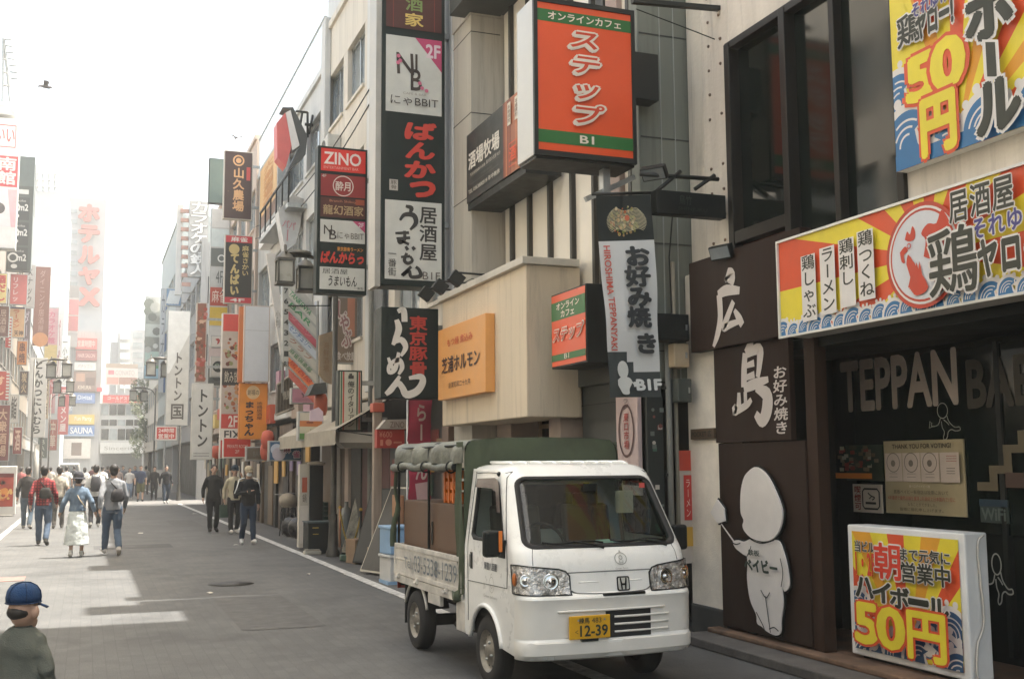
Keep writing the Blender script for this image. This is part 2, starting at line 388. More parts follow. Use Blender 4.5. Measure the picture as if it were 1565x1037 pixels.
tag(b.build('utility_cover'), 'reddish square utility cover in the sunlit road behind the boy', 'utility cover')
for x0, y0, w_, h_, k in ((1.6, 12.2, .9, 3.4, 1), (.2, 25, 1.6, 1.2, 0), (2.4, 33, .8, 4, 1)): sheet('road_patch', x0, x0+w_, y0, y0+h_, .004, (M('patched_asphalt', (.066, .065, .064), .85, var=.3, scale=5, bump=.3, bscale=80), M('patched_asphalt_old', (.088, .087, .084), .85, var=.3, scale=5, bump=.3, bscale=80))[k])
for i, (px, py, s) in enumerate([(320, 907, .05), (298, 785, .10), (472, 878, .04), (360, 833, .06), (215, 815, .09)]):
    p = at_z(px, py); b = MB(); a = i*1.3
    pts = [(p.x+s*math.cos(a+q)*k, p.y+s*math.sin(a+q)*k, .012+.012*(j % 2)) for j, (q, k) in enumerate([(0, 1), (1.1, .7), (2.2, 1.1), (3.5, .6), (4.7, .9)])]
    b.prism(pts, (0, 0, .004), P('cfc9bd', .8))
    tag(b.build('paper_scrap'), 'small pale paper scrap lying on the grey road', 'litter', 'paper scraps on the road')

# ================================================================== NEAR BUILDING (right edge)
XN = 5.9
DARKIN = M('dark_green_black_wall', (.006, .010, .008), .5, var=.3, scale=1.5, spec=.25)
BROWN = M('brown_sign_board', (.026, .013, .008), .6, spec=.25, var=.12, scale=2, streak=1)
BROWN2 = M('brown_jamb_wood', (.042, .021, .012), .65, var=.2, scale=3, streak=1, spec=.25)
nb = E('corner_building', 'grey concrete building with dark glazing over the brown restaurant front', 'building', (9, 4, 0))
c = MB()
c.box(XN, 16, -8, 9.25, 5.92, 20, CONC)                       # wall above the glazing
c.box(XN, 16, 9.25, 9.78, 3.5, 20, CONC)                      # end strip
c.box(XN, XN+.6, -8, 6.78, 3.64, 5.915, CONC)                  # wall behind the yellow banner
c.box(XN+.46, 16, 9.785, 10.245, 0, 3.73, CONC); c.box(XN+.10, 16, 9.785, 10.245, 3.735, 20, CONC); c.box(XN+2.2, 16, -8, 9.24, 0, 5.915, DARKIN)                 # fill added to keep sun out of the gap next door; then the core
c.box(XN+.01, XN+2.2, -8, 9.24, 2.83, 3.1, DARKIN)            # slab above the entrance
c.build('wall', nb, bevel=.012)
c = MB()                                                       # bolt holes in the end strip
for i in range(14):
    z = 3.95+i*.26
    for y in (9.40, 9.62):
        if random.random() < .75: c.cyl((XN-.012, y+random.uniform(-.02, .02), z), (XN+.01, y, z), .016, M('rust_bolt', (.16, .11, .08), .7), 8)
c.build('bolt', nb)
c = MB(); FRM = M('bronze_window_frame', (.018, .015, .011), .5, .3, var=.2)
for y in (9.22, 8.28): c.box(XN-.06, XN+.1, y-.06, y+.03, 3.1, 5.9, FRM)
c.box(XN-.04, XN+.1, 6.76, 6.84, 3.1, 5.9, FRM); c.box(XN-.05, XN+.1, 6.76, 9.25, 5.84, 5.915, FRM)
c.box(XN-.05, XN+.1, 8.31, 9.16, 3.86, 3.98, FRM); c.box(XN-.03, XN+.1, 7.55, 7.62, 3.1, 5.84, FRM)
wn = c.build('window_frame', nb, bevel=.006)
c = MB(); c.box(XN+.06, XN+.08, 8.30, 9.17, 3.98, 5.84, DGLASS); c.box(XN+.06, XN+.08, 6.83, 8.22, 3.36, 5.84, DGLASS); c.build('pane', wn)
c = MB(); c.box(XN+.05, XN+.08, 8.30, 9.17, 3.1, 3.86, M('red_brown_window_glass', (.11, .05, .038), .12, var=.3, scale=1.2)); c.build('lower_pane', wn)  # lower pane with a red-brown base colour
c = MB(); c.box(XN+.045, XN+.2, 7.05, 7.5, 3.1, 3.62, CONC); c.box(XN+.05, XN+.2, 7.75, 8.2, 3.1, 3.42, M('grey_panel', (.25, .25, .22), .7)); c.build('infill_panel', wn, bevel=.005)
c = MB()
c.box(XN, XN+.45, 9.60, 10.24, .10, 3.72, PLASTER)
c.box(XN-.02, XN+.45, 9.58, 10.24, .005, .30, M('dark_plinth', (.05, .052, .05), .7, var=.25))
c.build('pillar', nb, bevel=.02)
c = MB()                                                      # step slab along the front
ST = M('stone_step', (.11, .10, .09), .8, var=.3, scale=4, bump=.3)
c.box(5.45, 8.2, -6, 9.75, .006, .09, ST); c.box(5.75, 8.2, -6, 9.7, .09, .135, M('worn_tile_step', (.17, .10, .06), .7, var=.35, scale=4))
c.build('step', nb, bevel=.012)
c = MB()                                                      # entrance
c.box(6.9, 7.0, 4.6, 9.24, .135, 2.82, DARKIN); c.box(XN+.02, 6.9, 9.10, 9.24, .135, 2.82, DARKIN)
c.box(XN+.03, 6.9, 4.4, 9.24, 2.74, 2.825, DARKIN)
c.build('entrance_wall', nb)
c = MB(); c.box(6.86, 6.895, 6.0, 8.74, 1.15, 2.68, M('dark_poster_glass', (.006, .011, .009), .1, var=.2, spec=.3)); c.box(6.84, 6.9, 6.9, 6.95, .2, 2.7, DKMET); c.build('entrance_glass', nb)

# the lettering and posters on the dark entrance glass
def on_entrance(px0, py0, px1, py1, X=6.85):
    a, b_ = at_x(px0, py0, X), at_x(px1, py1, X); return a.y, b_.y, b_.z, a.z
y0, y1, z0, z1 = on_entrance(1285, 562, 1463, 610)
f = frX(y0, y1, z0, z1+.02, 6.855); f.text('TEPPAN', 0, -.04, 1, 1.06, P('b9ab9f', .5), bold=.03); tt = f.mb.build('entrance_lettering'); tag(tt, 'big pale pink TEPPAN lettering on the dark entrance glass', 'lettering')
y0, y1, z0, z1 = on_entrance(1477, 558, 1625, 612)
f = frX(y0, y1, z0, z1+.03, 6.855); f.text('BABY', 0, 0, 1, 1, P('3c362c', .5), bold=.03); tt = f.mb.build('entrance_lettering'); tag(tt, 'dim grey lettering BAB beyond the glass edge, cut by the frame', 'lettering')  # shadow behind the glass is put into this darker letter colour
def line_child(f, m, s=1):                                    # plain outline drawing of a running child
    f.ring(.45, .22, .16*f.W, .006*s, m, 22, ry=.2*f.H)
    f.line(spline([(.38, .42), (.30, .58), (.12, .62), (.08, .55)]), .006*s, m); f.line([(.12, .62), (.02, .66), (.05, .48), (.12, .55)], .006*s, m)
    f.line(spline([(.60, .36), (.66, .52), (.82, .66), (.96, .66), (.98, .74), (.84, .76), (.72, .72), (.62, .78), (.58, .92), (.5, .98), (.46, .92), (.50, .78), (.44, .66), (.42, .5)]), .006*s, m)
    f.line(spline([(.5, .46), (.58, .52), (.66, .60)]), .006*s, m)
y0, y1, z0, z1 = on_entrance(1418, 616, 1470, 672); f = frX(y0, y1, z0, z1, 6.855); line_child(f, P('b9b8ad', .5)); tag(f.mb.build('outline_sticker'), 'thin white outline drawing of a running child under the pink lettering', 'sticker')
y0, y1, z0, z1 = on_entrance(1503, 842, 1552, 928, 6.7); f = frX(y0, y1, z0, z1, 6.7); line_child(f, P('b9b8ad', .5), 2); tag(f.mb.build('outline_sticker'), 'larger white outline drawing of a child, right of the white light box', 'sticker')
def card(name, label, px0, py0, px1, py1, X, base, cat='poster', back=DKMET, th=.012):
    y0, y1, z0, z1 = on_entrance(px0, py0, px1, py1, X); t = E(name, label, cat, (X, (y0+y1)/2, z0))
    bx = MB(); bx.box(X, X+th, y1, y0, z0, z1, base); bx.build('board', t)
    return t, frX(y0, y1, z0, z1, X)
t, f = card('photo_card', 'small dark photo card with an orange strip beside the cream poster', 1292, 680, 1350, 735, 6.84, P('2c3a2a', .5))
for i in range(60): u, v = random.random()*.85, random.random()*.65; f.rect(u, v, u+.12, v+.1, P(random.choice(['4a4632', '6b5a44', '28402f', '7d6f5c', '8b3b2c', 'a39c86']), .5))
f.rect(0, .78, 1, .93, P('c8741f', .5)); f.mb.build('print', t)
t, f = card('cream_poster', 'cream thank-you poster with four certificates taped to entrance glass', 1350, 674, 1478, 790, 6.84, P('b5a887', .6))
ink = P('4a4234', .6); f.text('THANK YOU FOR VOTING!', .12, .045, .86, .11, ink, bold=.02)
for i in range(4):
    u = .02+i*.243; f.rect(u, .17, u+.225, .56, P('d5c6ba', .6))
    if i < 3:
        f.ring(u+.112, .30, .085*f.W, .008, P('8b8176'), 18); f.disc(u+.112, .31, .03*f.W, P('8b8176'), 12); f.fuzz(2, u+.06, .43, u+.17, .52, P('8b8176'), .005)
    else: f.fuzz(3, u+.08, .2, u+.2, .3, P('b2564a'), .006); f.fuzz(3, u+.08, .36, u+.18, .46, ink, .006)
f.text('食べログベイビー様', .36, .6, .62, .64, P('e0d6bd')); f.text('鉄板ベイビー新宿店は投票において', .16, .67, .84, .725, ink)
f.text('4年連続で優秀店舗を獲得 2年連続で日本国内で1位に', .08, .755, .92, .81, P('a5352b')); f.text('なることができました。', .34, .84, .7, .885, ink); f.text('皆様に御礼申し上げます。', .24, .91, .78, .955, ink)
f.mb.build('print', t)
t, f = card('smoking_sign', 'small white smoking permitted card with a cigarette symbol', 1303, 739, 1349, 784, 6.84, P('cfc4b6', .6))
f.text('喫煙可', .06, .06, .30, .94, P('8e2a22'), bold=.02, vert=True)
k = P('2a2a26'); f.line([(.42, .16), (.86, .16), (.93, .26), (.93, .76), (.86, .86), (.42, .86), (.36, .76), (.36, .26), (.42, .16)], .016, k); f.rect(.46, .62, .82, .70, k); f.line(spline([(.70, .55), (.78, .46), (.66, .40), (.56, .30)]), .012, k); f.line(spline([(.60, .50), (.68, .44)]), .01, k)
f.mb.build('print', t)
t, f = card('wifi_sign', 'dim blue and grey wifi card on the dark wall beside the frame edge', 1497, 762, 1542, 800, 6.84, P('36423f', .5))
f.rect(0, 0, 1, .3, P('243a4a')); f.text('WiFi', .08, .38, .92, .88, P('5e6a66'), bold=.03); f.mb.build('print', t)
# pale stair-step pattern on the wall
f = frX(*on_entrance(1490, 660, 1600, 756, 6.84), 6.84); s1 = P('6a604c', .6)
for a, b_, c_, d_ in ((0, .82, .3, .96), (.2, .55, .32, .96), (.2, .55, .55, .68), (.43, .22, .55, .68), (.43, .22, .8, .35), (.66, 0, .8, .35)): f.rect(a, b_, c_, d_, s1)
f.rect(.45, .66, .72, .9, P('4e3a33')); tag(f.mb.build('stair_pattern_decal'), 'beige stair step pattern on the dark wall at the frame edge', 'decal')
b = MB(); y = at_x(1497, 950, 6.6)
b.box(6.55, 6.9, 5.9, 6.25, .135, .72, BLACK); b.box(6.53, 6.56, 5.88, 6.27, .72, .76, P('8a8578')); b.box(6.5, 6.53, 6.2, 6.26, .3, 1.3, P('a8a294'))
tag(b.build('low_cabinet', bevel=.01), 'dark low cabinet with a pale edge behind the white light box', 'cabinet')

# ---- brown sign boards
def px_box(px0, py0, px1, py1, X):
    a, b_ = at_x(px0, py0, X), at_x(px1, py1, X); return a.y, b_.y, b_.z, a.z
PALE = M('pale_letter', (.60, .54, .49), .5, var=.06)
t = E('brown_fascia_board', 'dark brown fascia board with one pale brushed character, left of the rooster sign', 'sign board', (5.85, 9, 2.83))
b = MB(); b.box(5.78, XN-.004, 8.0, 9.93, 2.86, 3.79, BROWN); b.build('board', t, bevel=.006)
y0, y1, z0, z1 = px_box(1087, 420, 1137, 522, 5.775)
f = frX(y0, y1, z0, z1, 5.777)
f.brush([[(52, 4, 20), (62, 10, 34), (58, 18, 30)], [(22, 30, 15), (50, 27, 20), (92, 32, 13)], [(26, 30, 17), (28, 60, 17), (18, 82, 16), (2, 99, 8)], [(72, 44, 12), (50, 64, 15), (38, 76, 15), (60, 74, 13), (92, 72, 9)], [(74, 56, 8), (88, 68, 16), (98, 78, 14)]], 0, 0, 1, 1, PALE)
f.mb.build('lettering', t)
t = E('brown_sign_board', 'tall dark brown board with a large pale brushed character and small brushed writing', 'sign board', (5.9, 9, 1.7))
b = MB(); b.box(5.84, XN-.002, 8.32, 9.59, 1.93, 2.855, BROWN); b.build('board', t, bevel=.005)
f = frX(*px_box(1118, 526, 1178, 643, 5.835), 5.838)
f.brush([[(58, 0, 8), (52, 6, 16), (40, 14, 12)], [(38, 14, 13), (34, 34, 15), (32, 56, 15)], [(40, 16, 12), (76, 12, 18), (76, 30, 14), (70, 46, 10)], [(40, 30, 8), (62, 28, 11)], [(36, 45, 9), (62, 42, 11)], [(32, 58, 13), (60, 54, 17), (98, 50, 9)], [(64, 60, 8), (92, 68, 24), (92, 86, 26), (78, 99, 20), (62, 90, 12)], [(18, 62, 8), (16, 80, 14), (4, 84, 16), (10, 78, 10)], [(14, 84, 12), (40, 78, 11), (52, 72, 8)], [(36, 62, 9), (36, 78, 9)]], 0, 0, 1, 1, PALE)
f.mb.build('lettering', t)
f = frX(*px_box(1180, 560, 1205, 664, 5.835), 5.838); f.text('お好み焼き', 0, 0, 1, 1, PALE, bold=.02, vert=True, shear=.1); f.mb.build('small_lettering', t)
# ---- lower board with the cut-out figure
t = E('figure_board', 'brown panel with a white cut-out child figure holding a spatula', 'sign board', (5.9, 9, .14))
b = MB(); b.box(5.86, XN-.003, 8.15, 9.58, .16, 1.925, BROWN); b.build('board', t, bevel=.005)
b = MB(); b.box(5.88, XN+.1, 8.0, 8.148, .14, 2.85, BROWN2); b.build('jamb', t)
Fg = frX(*px_box(1086, 706, 1214, 978, 5.82), 5.81)
def blob(pts, k=5): return spline(pts+[pts[0]], k)[:-1]
head = blob([(.56, .045), (.64, .03), (.76, .075), (.86, .17), (.93, .28), (.90, .38), (.82, .44), (.70, .465), (.56, .455), (.47, .42), (.44, .385), (.455, .35), (.42, .30), (.43, .18), (.48, .09)])
bodyp = blob([(.52, .46), (.70, .475), (.86, .45), (.93, .52), (.97, .62), (.975, .70), (.92, .735), (.89, .70), (.90, .80), (.87, .90), (.86, .97), (.80, .995), (.70, .985), (.64, .965), (.58, .95), (.57, .90), (.50, .82), (.47, .70), (.48, .58), (.42, .555), (.33, .525), (.30, .49), (.36, .475), (.44, .48)])
spat = [(.0, .32), (.10, .235), (.19, .29), (.20, .365), (.10, .385)]
def thick(name, pts, grow, x0, x1, m):
    cx = sum(p[0] for p in pts)/len(pts); cy = sum(p[1] for p in pts)/len(pts)
    pp = []
    for i, q in enumerate(pts):
        a, c2 = pts[i-1], pts[(i+1) % len(pts)]; tx, ty = (c2[0]-a[0])*Fg.W, (c2[1]-a[1])*Fg.H; L_ = math.hypot(tx, ty) or 1
        nx, ny = -ty/L_, tx/L_
        area = sum(pts[j-1][0]*pts[j][1]-pts[j][0]*pts[j-1][1] for j in range(len(pts)))
        sg = -1 if area > 0 else 1
        pp.append((q[0]+sg*nx*grow/Fg.W, q[1]+sg*ny*grow/Fg.H))
    mb.prism([Fg.pt(u, v, x0) for u, v in pp], Fg.N*(x1-x0), m)
mb = MB()
for pts in (head, bodyp, spat): thick('o', pts, .016, -.02, -.006, BLACK)
mb.build('outline_plate', t, fix=True)
mb = MB(); CUT = M('white_cutout', (.74, .70, .66), .5, var=.06)
thick('h', head, 0, -.005, .012, CUT); thick('b', bodyp, 0, -.006, .004, CUT); thick('s', spat, 0, -.006, .008, CUT)
Fg.mb = mb; Fg.l = -.004
mb.build('cutout_figure', t, fix=True)
mb = MB(); Fg.mb = mb; Fg.l = .006
Fg.line([(.15, .385), (.34, .50)], [.014, .022], CUT)
for ln in ([(.58, .885), (.66, .955), (.68, .985)], [(.70, .78), (.72, .86), (.74, .945), (.75, .985)], [(.65, .75), (.71, .79), (.76, .755)], [(.74, .965), (.80, .95), (.85, .965)], [(.90, .55), (.925, .63), (.90, .71)], [(.48, .58), (.54, .52), (.55, .50)], [(.47, .43), (.58, .465), (.70, .475), (.84, .45)], [(.30, .49), (.36, .50), (.42, .49)]):
    Fg.line(spline(ln) if len(ln) > 2 else ln, .011, BLACK)
kk = M('green_black_print', (.03, .05, .035), .6); Fg.text('鉄板', .52, .52, .66, .555, kk, bold=.02); Fg.text('ベイビー', .48, .575, .88, .645, kk, bold=.05, shear=-.25)
mb.build('outline_print', t)

# ---- ray pattern, waves, lettering of the rooster sign and the yellow banners
YEL, RED, BLU, WHT, INK = P('e6d23a', .45), P('d8552f', .45), P('3470a0', .45), P('ddd8d2', .45), P('33352a', .5)
def wave(f, u, v, s, flip=1, blu=BLU, wht=WHT):
    """one rolling wave: white crest, blue body with thin white current lines, foam and a small curl; s in metres across"""
    keep_step, f.step = f.step, .00006; W, H = s/f.W*flip, s/f.H
    C = lambda cx, cy, r, a0, a1, n=14: [(u+(cx+r*math.cos(R(a0+(a1-a0)*i/n)))*W, v+(cy+r*math.sin(R(a0+(a1-a0)*i/n)))*H) for i in range(n+1)]
    cl = lambda p: clip_unit(p)
    def fill(p, m):
        p = cl(p)
        if len(p) > 2: f.poly(p, m)
    crest = C(0, .15, .50, 180, 320)+C(.30, -.12, .13, -40, 150)+C(.05, .10, .22, 320, 200)+[(u-.1*W, v+.6*H), (u-.5*W, v+.6*H)]
    fill([(u-.5*W, v+.2*H)]+C(0, .15, .50, 180, 318)+C(.27, -.10, .15, -50, 140)+[(u+.20*W, v+.12*H), (u+.5*W, v+.6*H), (u-.5*W, v+.6*H)], wht)
    fill([(u-.43*W, v+.2*H)]+C(0, .17, .42, 182, 312)+[(u+.24*W, v-.05*H), (u+.12*W, v+.02*H), (u+.16*W, v+.2*H), (u+.44*W, v+.6*H), (u-.43*W, v+.6*H)], blu)
    for r, a in ((.33, 300), (.24, 290), (.15, 280)):
        p = [q for q in [(u-r*W, v+.58*H)]+C(0, .2, r, 180, a) if 0 <= q[0] <= 1 and 0 <= q[1] <= 1]
        if len(p) > 2: f.line(p, .028*s, wht)
    for x, y, r in ((.30, -.10, .075), (-.36, -.22, .06), (-.16, -.37, .07), (.06, -.40, .06), (.24, -.30, .075), (.40, -.02, .05)):
        a, b_ = u+x*W, v+y*H
        if .015 < a < .985 and .03 < b_ < .96: f.disc(a, b_, r*s, wht, 12)
    a, b_ = u+.30*W, v-.10*H
    if .02 < a < .98 and .03 < b_ < .96: f.disc(a, b_, .03*s, blu, 8)
    f.step = keep_step
def halo(f, t, u0, v0, u1, v1, ink, out, b0, b1, **k):
    f.text(t, u0, v0, u1, v1, out, bold=b1, **k); f.l += .002; f.text(t, u0, v0, u1, v1, ink, bold=b0, **k); f.l += .002
def halo_chars(f, t, u0, v0, u1, v1, ink, out, b0, b1, **k):
    n = len(t)
    for i, ch in enumerate(t):
        a, b_ = u0+(u1-u0)*(i+.04)/n, u0+(u1-u0)*(i+.96)/n
        for m_, bo in ((out, b1), (ink, b0)):
            f.l += .0012; f._put(ch, bo, m_, a, v0, b_, v1, (0, .98, -.12, .86), **k)
t = E('rooster_sign', 'long yellow and red sunburst sign with a rooster emblem above the entrance', 'sign', (5.75, 6, 2.8))
b = MB(); b.box(5.60, XN-.002, 3.4, 8.07, 2.815, 3.635, P('c8c4ba', .5)); b.build('case', t, bevel=.006)
b = MB(); b.box(5.575, 5.60, 3.4, 8.08, 3.635, 3.655, P('e4e2da')); b.box(5.575, 5.60, 3.4, 8.08, 2.80, 2.82, P('d8d6ce')); b.box(5.575, 5.60, 8.06, 8.08, 2.82, 3.635, P('d8d6ce')); b.build('trim', t)
f = frX(8.06, 3.4, 2.82, 3.635, 5.598, step=.0012); fw = f.W; cu0 = (8.06-at_x(1417, 400, 5.598).y)/fw
ang = lambda k: 2*PI*k/24
for k in range(24):                                            # bands that spread from the emblem in real proportion
    pts = [(.40*fw+12*math.cos(ang(k+q/3)), .52*f.H+12*math.sin(ang(k+q/3))) for q in range(4)]
    pts = clip_unit([(cu0, .52)]+[(cu0+(x-.40*fw)/fw, y/f.H) for x, y in pts]); f.poly(pts, YEL if k % 2 else RED, l=.004) if len(pts) > 2 else None
f.l = .006
um = lambda px: (8.06-at_x(px, 400, 5.598).y)/fw                 # where a column of the picture falls on the sign
for i in range(30): wave(f, .005+i*.034, .93+.02*(i % 2), .21 if i % 3 else .27)
for i, s_ in enumerate(('鶏しゃぶ', 'ラーメン', '鶏刺し', '鶏つくね')):
    a, b_ = um(1228+i*29.5), um(1250+i*30.5); f.rect(a, .19-.025*i+.03, b_, .90-.03*i, WHT)
    f.text(s_, a+.002, .22-.025*i, b_-.002, (.88 if len(s_) == 4 else .70)-.03*i, INK, bold=.012, vert=True)
cu = um(1417); rr = .355
f.disc(cu, .52, rr+.03, P('b8442f'), 40); f.disc(cu, .52, rr, WHT, 40); f.disc(cu, .52, rr-.018, P('b8442f'), 40); f.disc(cu, .52, rr-.035, P('d2d3d6'), 40)
RR = P('c4452e'); gu = lambda x: cu+(x-50)/100*2*rr/fw; gv = lambda y: .52+(y-50)/100*2*rr/f.H
def gp(pts, m, k=3): f.poly([(gu(x), gv(y)) for x, y in spline(pts+[pts[0]], k)[:-1]], m)
gp([(52, 52), (56, 36), (50, 28), (60, 20), (72, 22), (80, 10), (90, 24), (94, 40), (84, 46), (86, 56), (76, 60), (72, 50), (62, 56)], RR)
gp([(26, 30), (30, 22), (34, 26), (38, 18), (42, 25), (40, 32), (32, 33)], RR); gp([(18, 42), (26, 37), (30, 42), (24, 46), (25, 54), (20, 52)], RR)
for k in range(5): gp([(30+5*k, 46+6*k), (38+5*k, 56+7*k), (36+3*k, 78+3*k), (28+2*k, 80+2*k), (32+3*k, 70), (27+5*k, 56)], RR, 2)
f.ring(gu(33), gv(38), .018, .008, RR, 12); gp([(60, 60), (74, 66), (80, 80), (70, 90), (66, 74)], RR)
halo_chars(f, '居酒屋', um(1462), .04, um(1568), .33, INK, WHT, .02, .06); 
halo_chars(f, 'それゆけ', um(1496), .33, um(1612), .52, P('4a4580'), WHT, .03, .08)
halo(f, '鶏', um(1432), .36, um(1506), .92, INK, WHT, .014, .05); halo_chars(f, 'ヤロー!', um(1506), .52, um(1660), .86, INK, WHT, .05, .10)
f.mb.build('lettering', t)
# ---- big yellow banner on the upper floor
t = E('price_banner', 'large yellow banner with 50 yen and blue waves on the upper floor', 'banner', (5.8, 5.5, 3.9))
y0, y1, z0, z1 = 6.75, 3.9, 3.965, 6.6
b = MB(); b.box(5.80, XN-.003, y1, y0, z0, z1, P('d8d4c8')); b.build('board', t, bevel=.004)
f = frX(y0, y1, z0, z1, 5.80, step=.0012)
u_ = lambda px, py=150: (y0-at_x(px, py, 5.8).y)/f.W
v_ = lambda px, py: (z1-at_x(px, py, 5.8).z)/f.H
f.burst(.22, .98, 44, [YEL, RED, YEL, P('e09a2e')], 0, 2*PI, rad=4)
f.poly([(0, .15), (.05, .15), (.19, .6), (.12, .62)], RED); f.poly([(0, .3), (0, .75), (.11, .7)], YEL)
for x, y, s, fl in ((.02, .76, .5, 1), (.66, .70, .6, -1), (.84, .68, .8, 1), (.05, .89, .62, 1), (.19, .95, .5, -1), (.33, .93, .55, 1), (.50, .93, .55, 1), (.72, .9, .7, 1), (.9, .85, .8, 1)): wave(f, x, y, s, fl)
f.rect(0, .955, 1, 1, BLU)
def bt(s_, px0, py0, px1, py1, ink, out, b0, b1, dv=0, **k):
    u0, u1 = u_(px0), u_(px1); pm = (px0+px1)/2; v0 = v_(pm, py0); v1 = v_(pm, py1); halo(f, s_, u0, v0, u1, v1, ink, out, b0, b1, **k)
bt('5', 1392, 85, 1432, 150, YEL, RED, .05, .11); bt('0', 1432, 58, 1478, 132, YEL, RED, .05, .11); bt('円', 1412, 148, 1462, 232, YEL, RED, .05, .11)
bt('鶏', 1382, 18, 1418, 66, INK, WHT, .02, .07); bt('ヤロー!', 1412, 5, 1470, 46, INK, WHT, .05, .13); bt('それゆけ', 1408, -10, 1466, 12, P('4a4580'), WHT, .03, .1)
bt('ホ', 1494, -24, 1562, 52, INK, WHT, .06, .12); [f.poly([(u_(a), v_(a, c)), (u_(a), v_(a, d)), (u_(b_), v_(b_, d)), (u_(b_), v_(b_, c))], m_) for a, b_, c, d, m_ in ((1516, 1541, 60, 122, WHT), (1521, 1536, 64, 118, INK))]; bt('ル', 1504, 125, 1568, 198, INK, WHT, .06, .12)
f.mb.build('lettering', t)
# ---- lit box standing in the doorway
t = E('light_box_sign', 'white standing light box with yellow and red 50 yen poster on the doorstep', 'sign', (6.1, 7.1, .135))
b = MB(); b.box(6.0, 6.21, 6.46, 7.80, .16, 1.215, WHITE); b.build('case', t, bevel=.012)
b = MB(); b.box(6.04, 6.2, 6.6, 7.7, .135, .16, DKMET); b.build('foot', t)
f = frX(7.735, 6.52, .215, 1.165, 5.998, step=.0012)
f.burst(.52, 1.02, 40, [YEL, RED, YEL, P('e0a030')], 0, 2*PI, 3)
f.poly([(0, .42), (.10, .36), (.42, 1), (.25, 1)], RED)
for x, y, s, fl in ((.04, .60, .36, 1), (.90, .66, .40, -1), (.72, .74, .34, 1), (.02, .78, .42, 1), (.22, .90, .40, -1), (.42, .92, .36, 1), (.62, .92, .40, 1), (.84, .88, .46, -1), (.10, .97, .4, 1), (.96, .97, .4, 1)): wave(f, x, y, s, fl, P('3a5c80'))
halo(f, '当ビル', .04, .08, .24, .17, INK, WHT, .02, .07); halo(f, '1・2F', .05, .18, .25, .36, P('d84a2c'), YEL, .03, .05)
halo(f, '朝', .25, .08, .50, .37, P('d8432c'), WHT, .02, .06); halo(f, 'まで元気に', .51, .10, .95, .20, INK, WHT, .02, .07); halo(f, '営業中', .52, .21, .95, .37, INK, WHT, .02, .06)
for i, ch in enumerate('ハイボール'): halo(f, ch, .07+.178*i, (.385+.02*i) if ch != 'ー' else .50, .24+.178*i, (.545+.02*i) if ch != 'ー' else .53, INK, WHT, .04, .09)
halo(f, '5', .09, .60, .30, .92, YEL, RED, .035, .08); halo(f, '0', .32, .60, .56, .92, YEL, RED, .035, .08); halo(f, '円', .61, .59, .93, .95, YEL, RED, .03, .075)
f.mb.build('poster', t)
b = MB(); b.tube(spline([(6.16, 6.44, 1.2), (6.10, 6.44, 1.1), (6.12, 6.435, .6), (6.05, 6.435, .42), (6.03, 6.43, .2), (6.1, 6.42, .15)]), .008, P('cfcac0')); b.build('cable', t)

# ---- black fittings at the corner
def floodlight(p, label, d=(-.25, -.12, -.2)):
    t = E('floodlight', label, 'floodlight', p); b = MB(); p = Vector(p); d = Vector(d)
    ax = d.normalized(); sx = ax.cross(Vector((0, 0, 1))).normalized(); sz = sx.cross(ax)
    b.obox(p, sx*.13, sz*.07, ax*.035, BLACK); b.build('housing', t, bevel=.01)
    b = MB(); b.obox(p+ax*.037, sx*.115, sz*.055, ax*.002, LGLASS); b.build('lens', t)
    b = MB(); b.tube([p-ax*.03, p-ax*.12+Vector((0, 0, .02)), p-ax*.2], .012, DKMET); b.build('mount', t); return t
floodlight(at_x(1103, 385, 5.72), 'black floodlight on top of the brown fascia board', (-.3, -.1, -.12))
p = at_y(1000, 264, 9.4); floodlight(p, 'black floodlight on the bar above the dark hanging sign', (-.2, -.15, -.2))
x0, x1, z0, z1 = proj(1003, 289, 1110, 334, 9.3)
t = E('dark_hanging_sign', 'narrow black hanging sign with faint lettering beside the concrete corner', 'sign', (x0+.3, 9.36, z0))
b = MB(); b.box(x0, x1, 9.3, 9.42, z0, z1, BLACK); b.build('case', t, bevel=.006)
f = frY(x0, x1, z0, z1, 9.3); f.text('鳥竹', .32, .15, .5, .55, P('3a4038'), bold=.0); f.text('SHINJUKU', .3, .66, .72, .84, P('2a2f28')); f.mb.build('lettering', t)
b = MB()
for px0, py0, px1, py1 in ((978, 266, 1098, 274), (1000, 295, 1040, 262), (1062, 289, 1092, 268)):
    a, c2 = at_y(px0, py0, 9.36), at_y(px1, py1, 9.36); b.tube([a, c2], .022, DKMET, 6)
b.build('bracket', t)
b = MB()
for px0, py0, px1, py1 in ((966, 2, 1104, 14), (1103, 12, 1104, 64)):
    a, c2 = at_y(px0, py0, 9.4), at_y(px1, py1, 9.4); d = (c2-a)/2; b.obox((a+c2)/2, d*1.0, Vector((0, .03, 0)), d.normalized().cross(Vector((0, 1, 0)))*.022, DKMET)
tag(b.build('steel_bracket'), 'black angle bracket fixed high on the concrete corner', 'bracket')
b = MB(); pts = [at_y(972, 14, 9.5), at_y(1035, 38, 9.5), at_y(1102, 64, 9.5)]; b.tube(spline([tuple(q) for q in pts]), .006, BLACK, 5)
tag(b.build('cable'), 'thin black cable sloping up to the bracket on the concrete corner', 'cable')
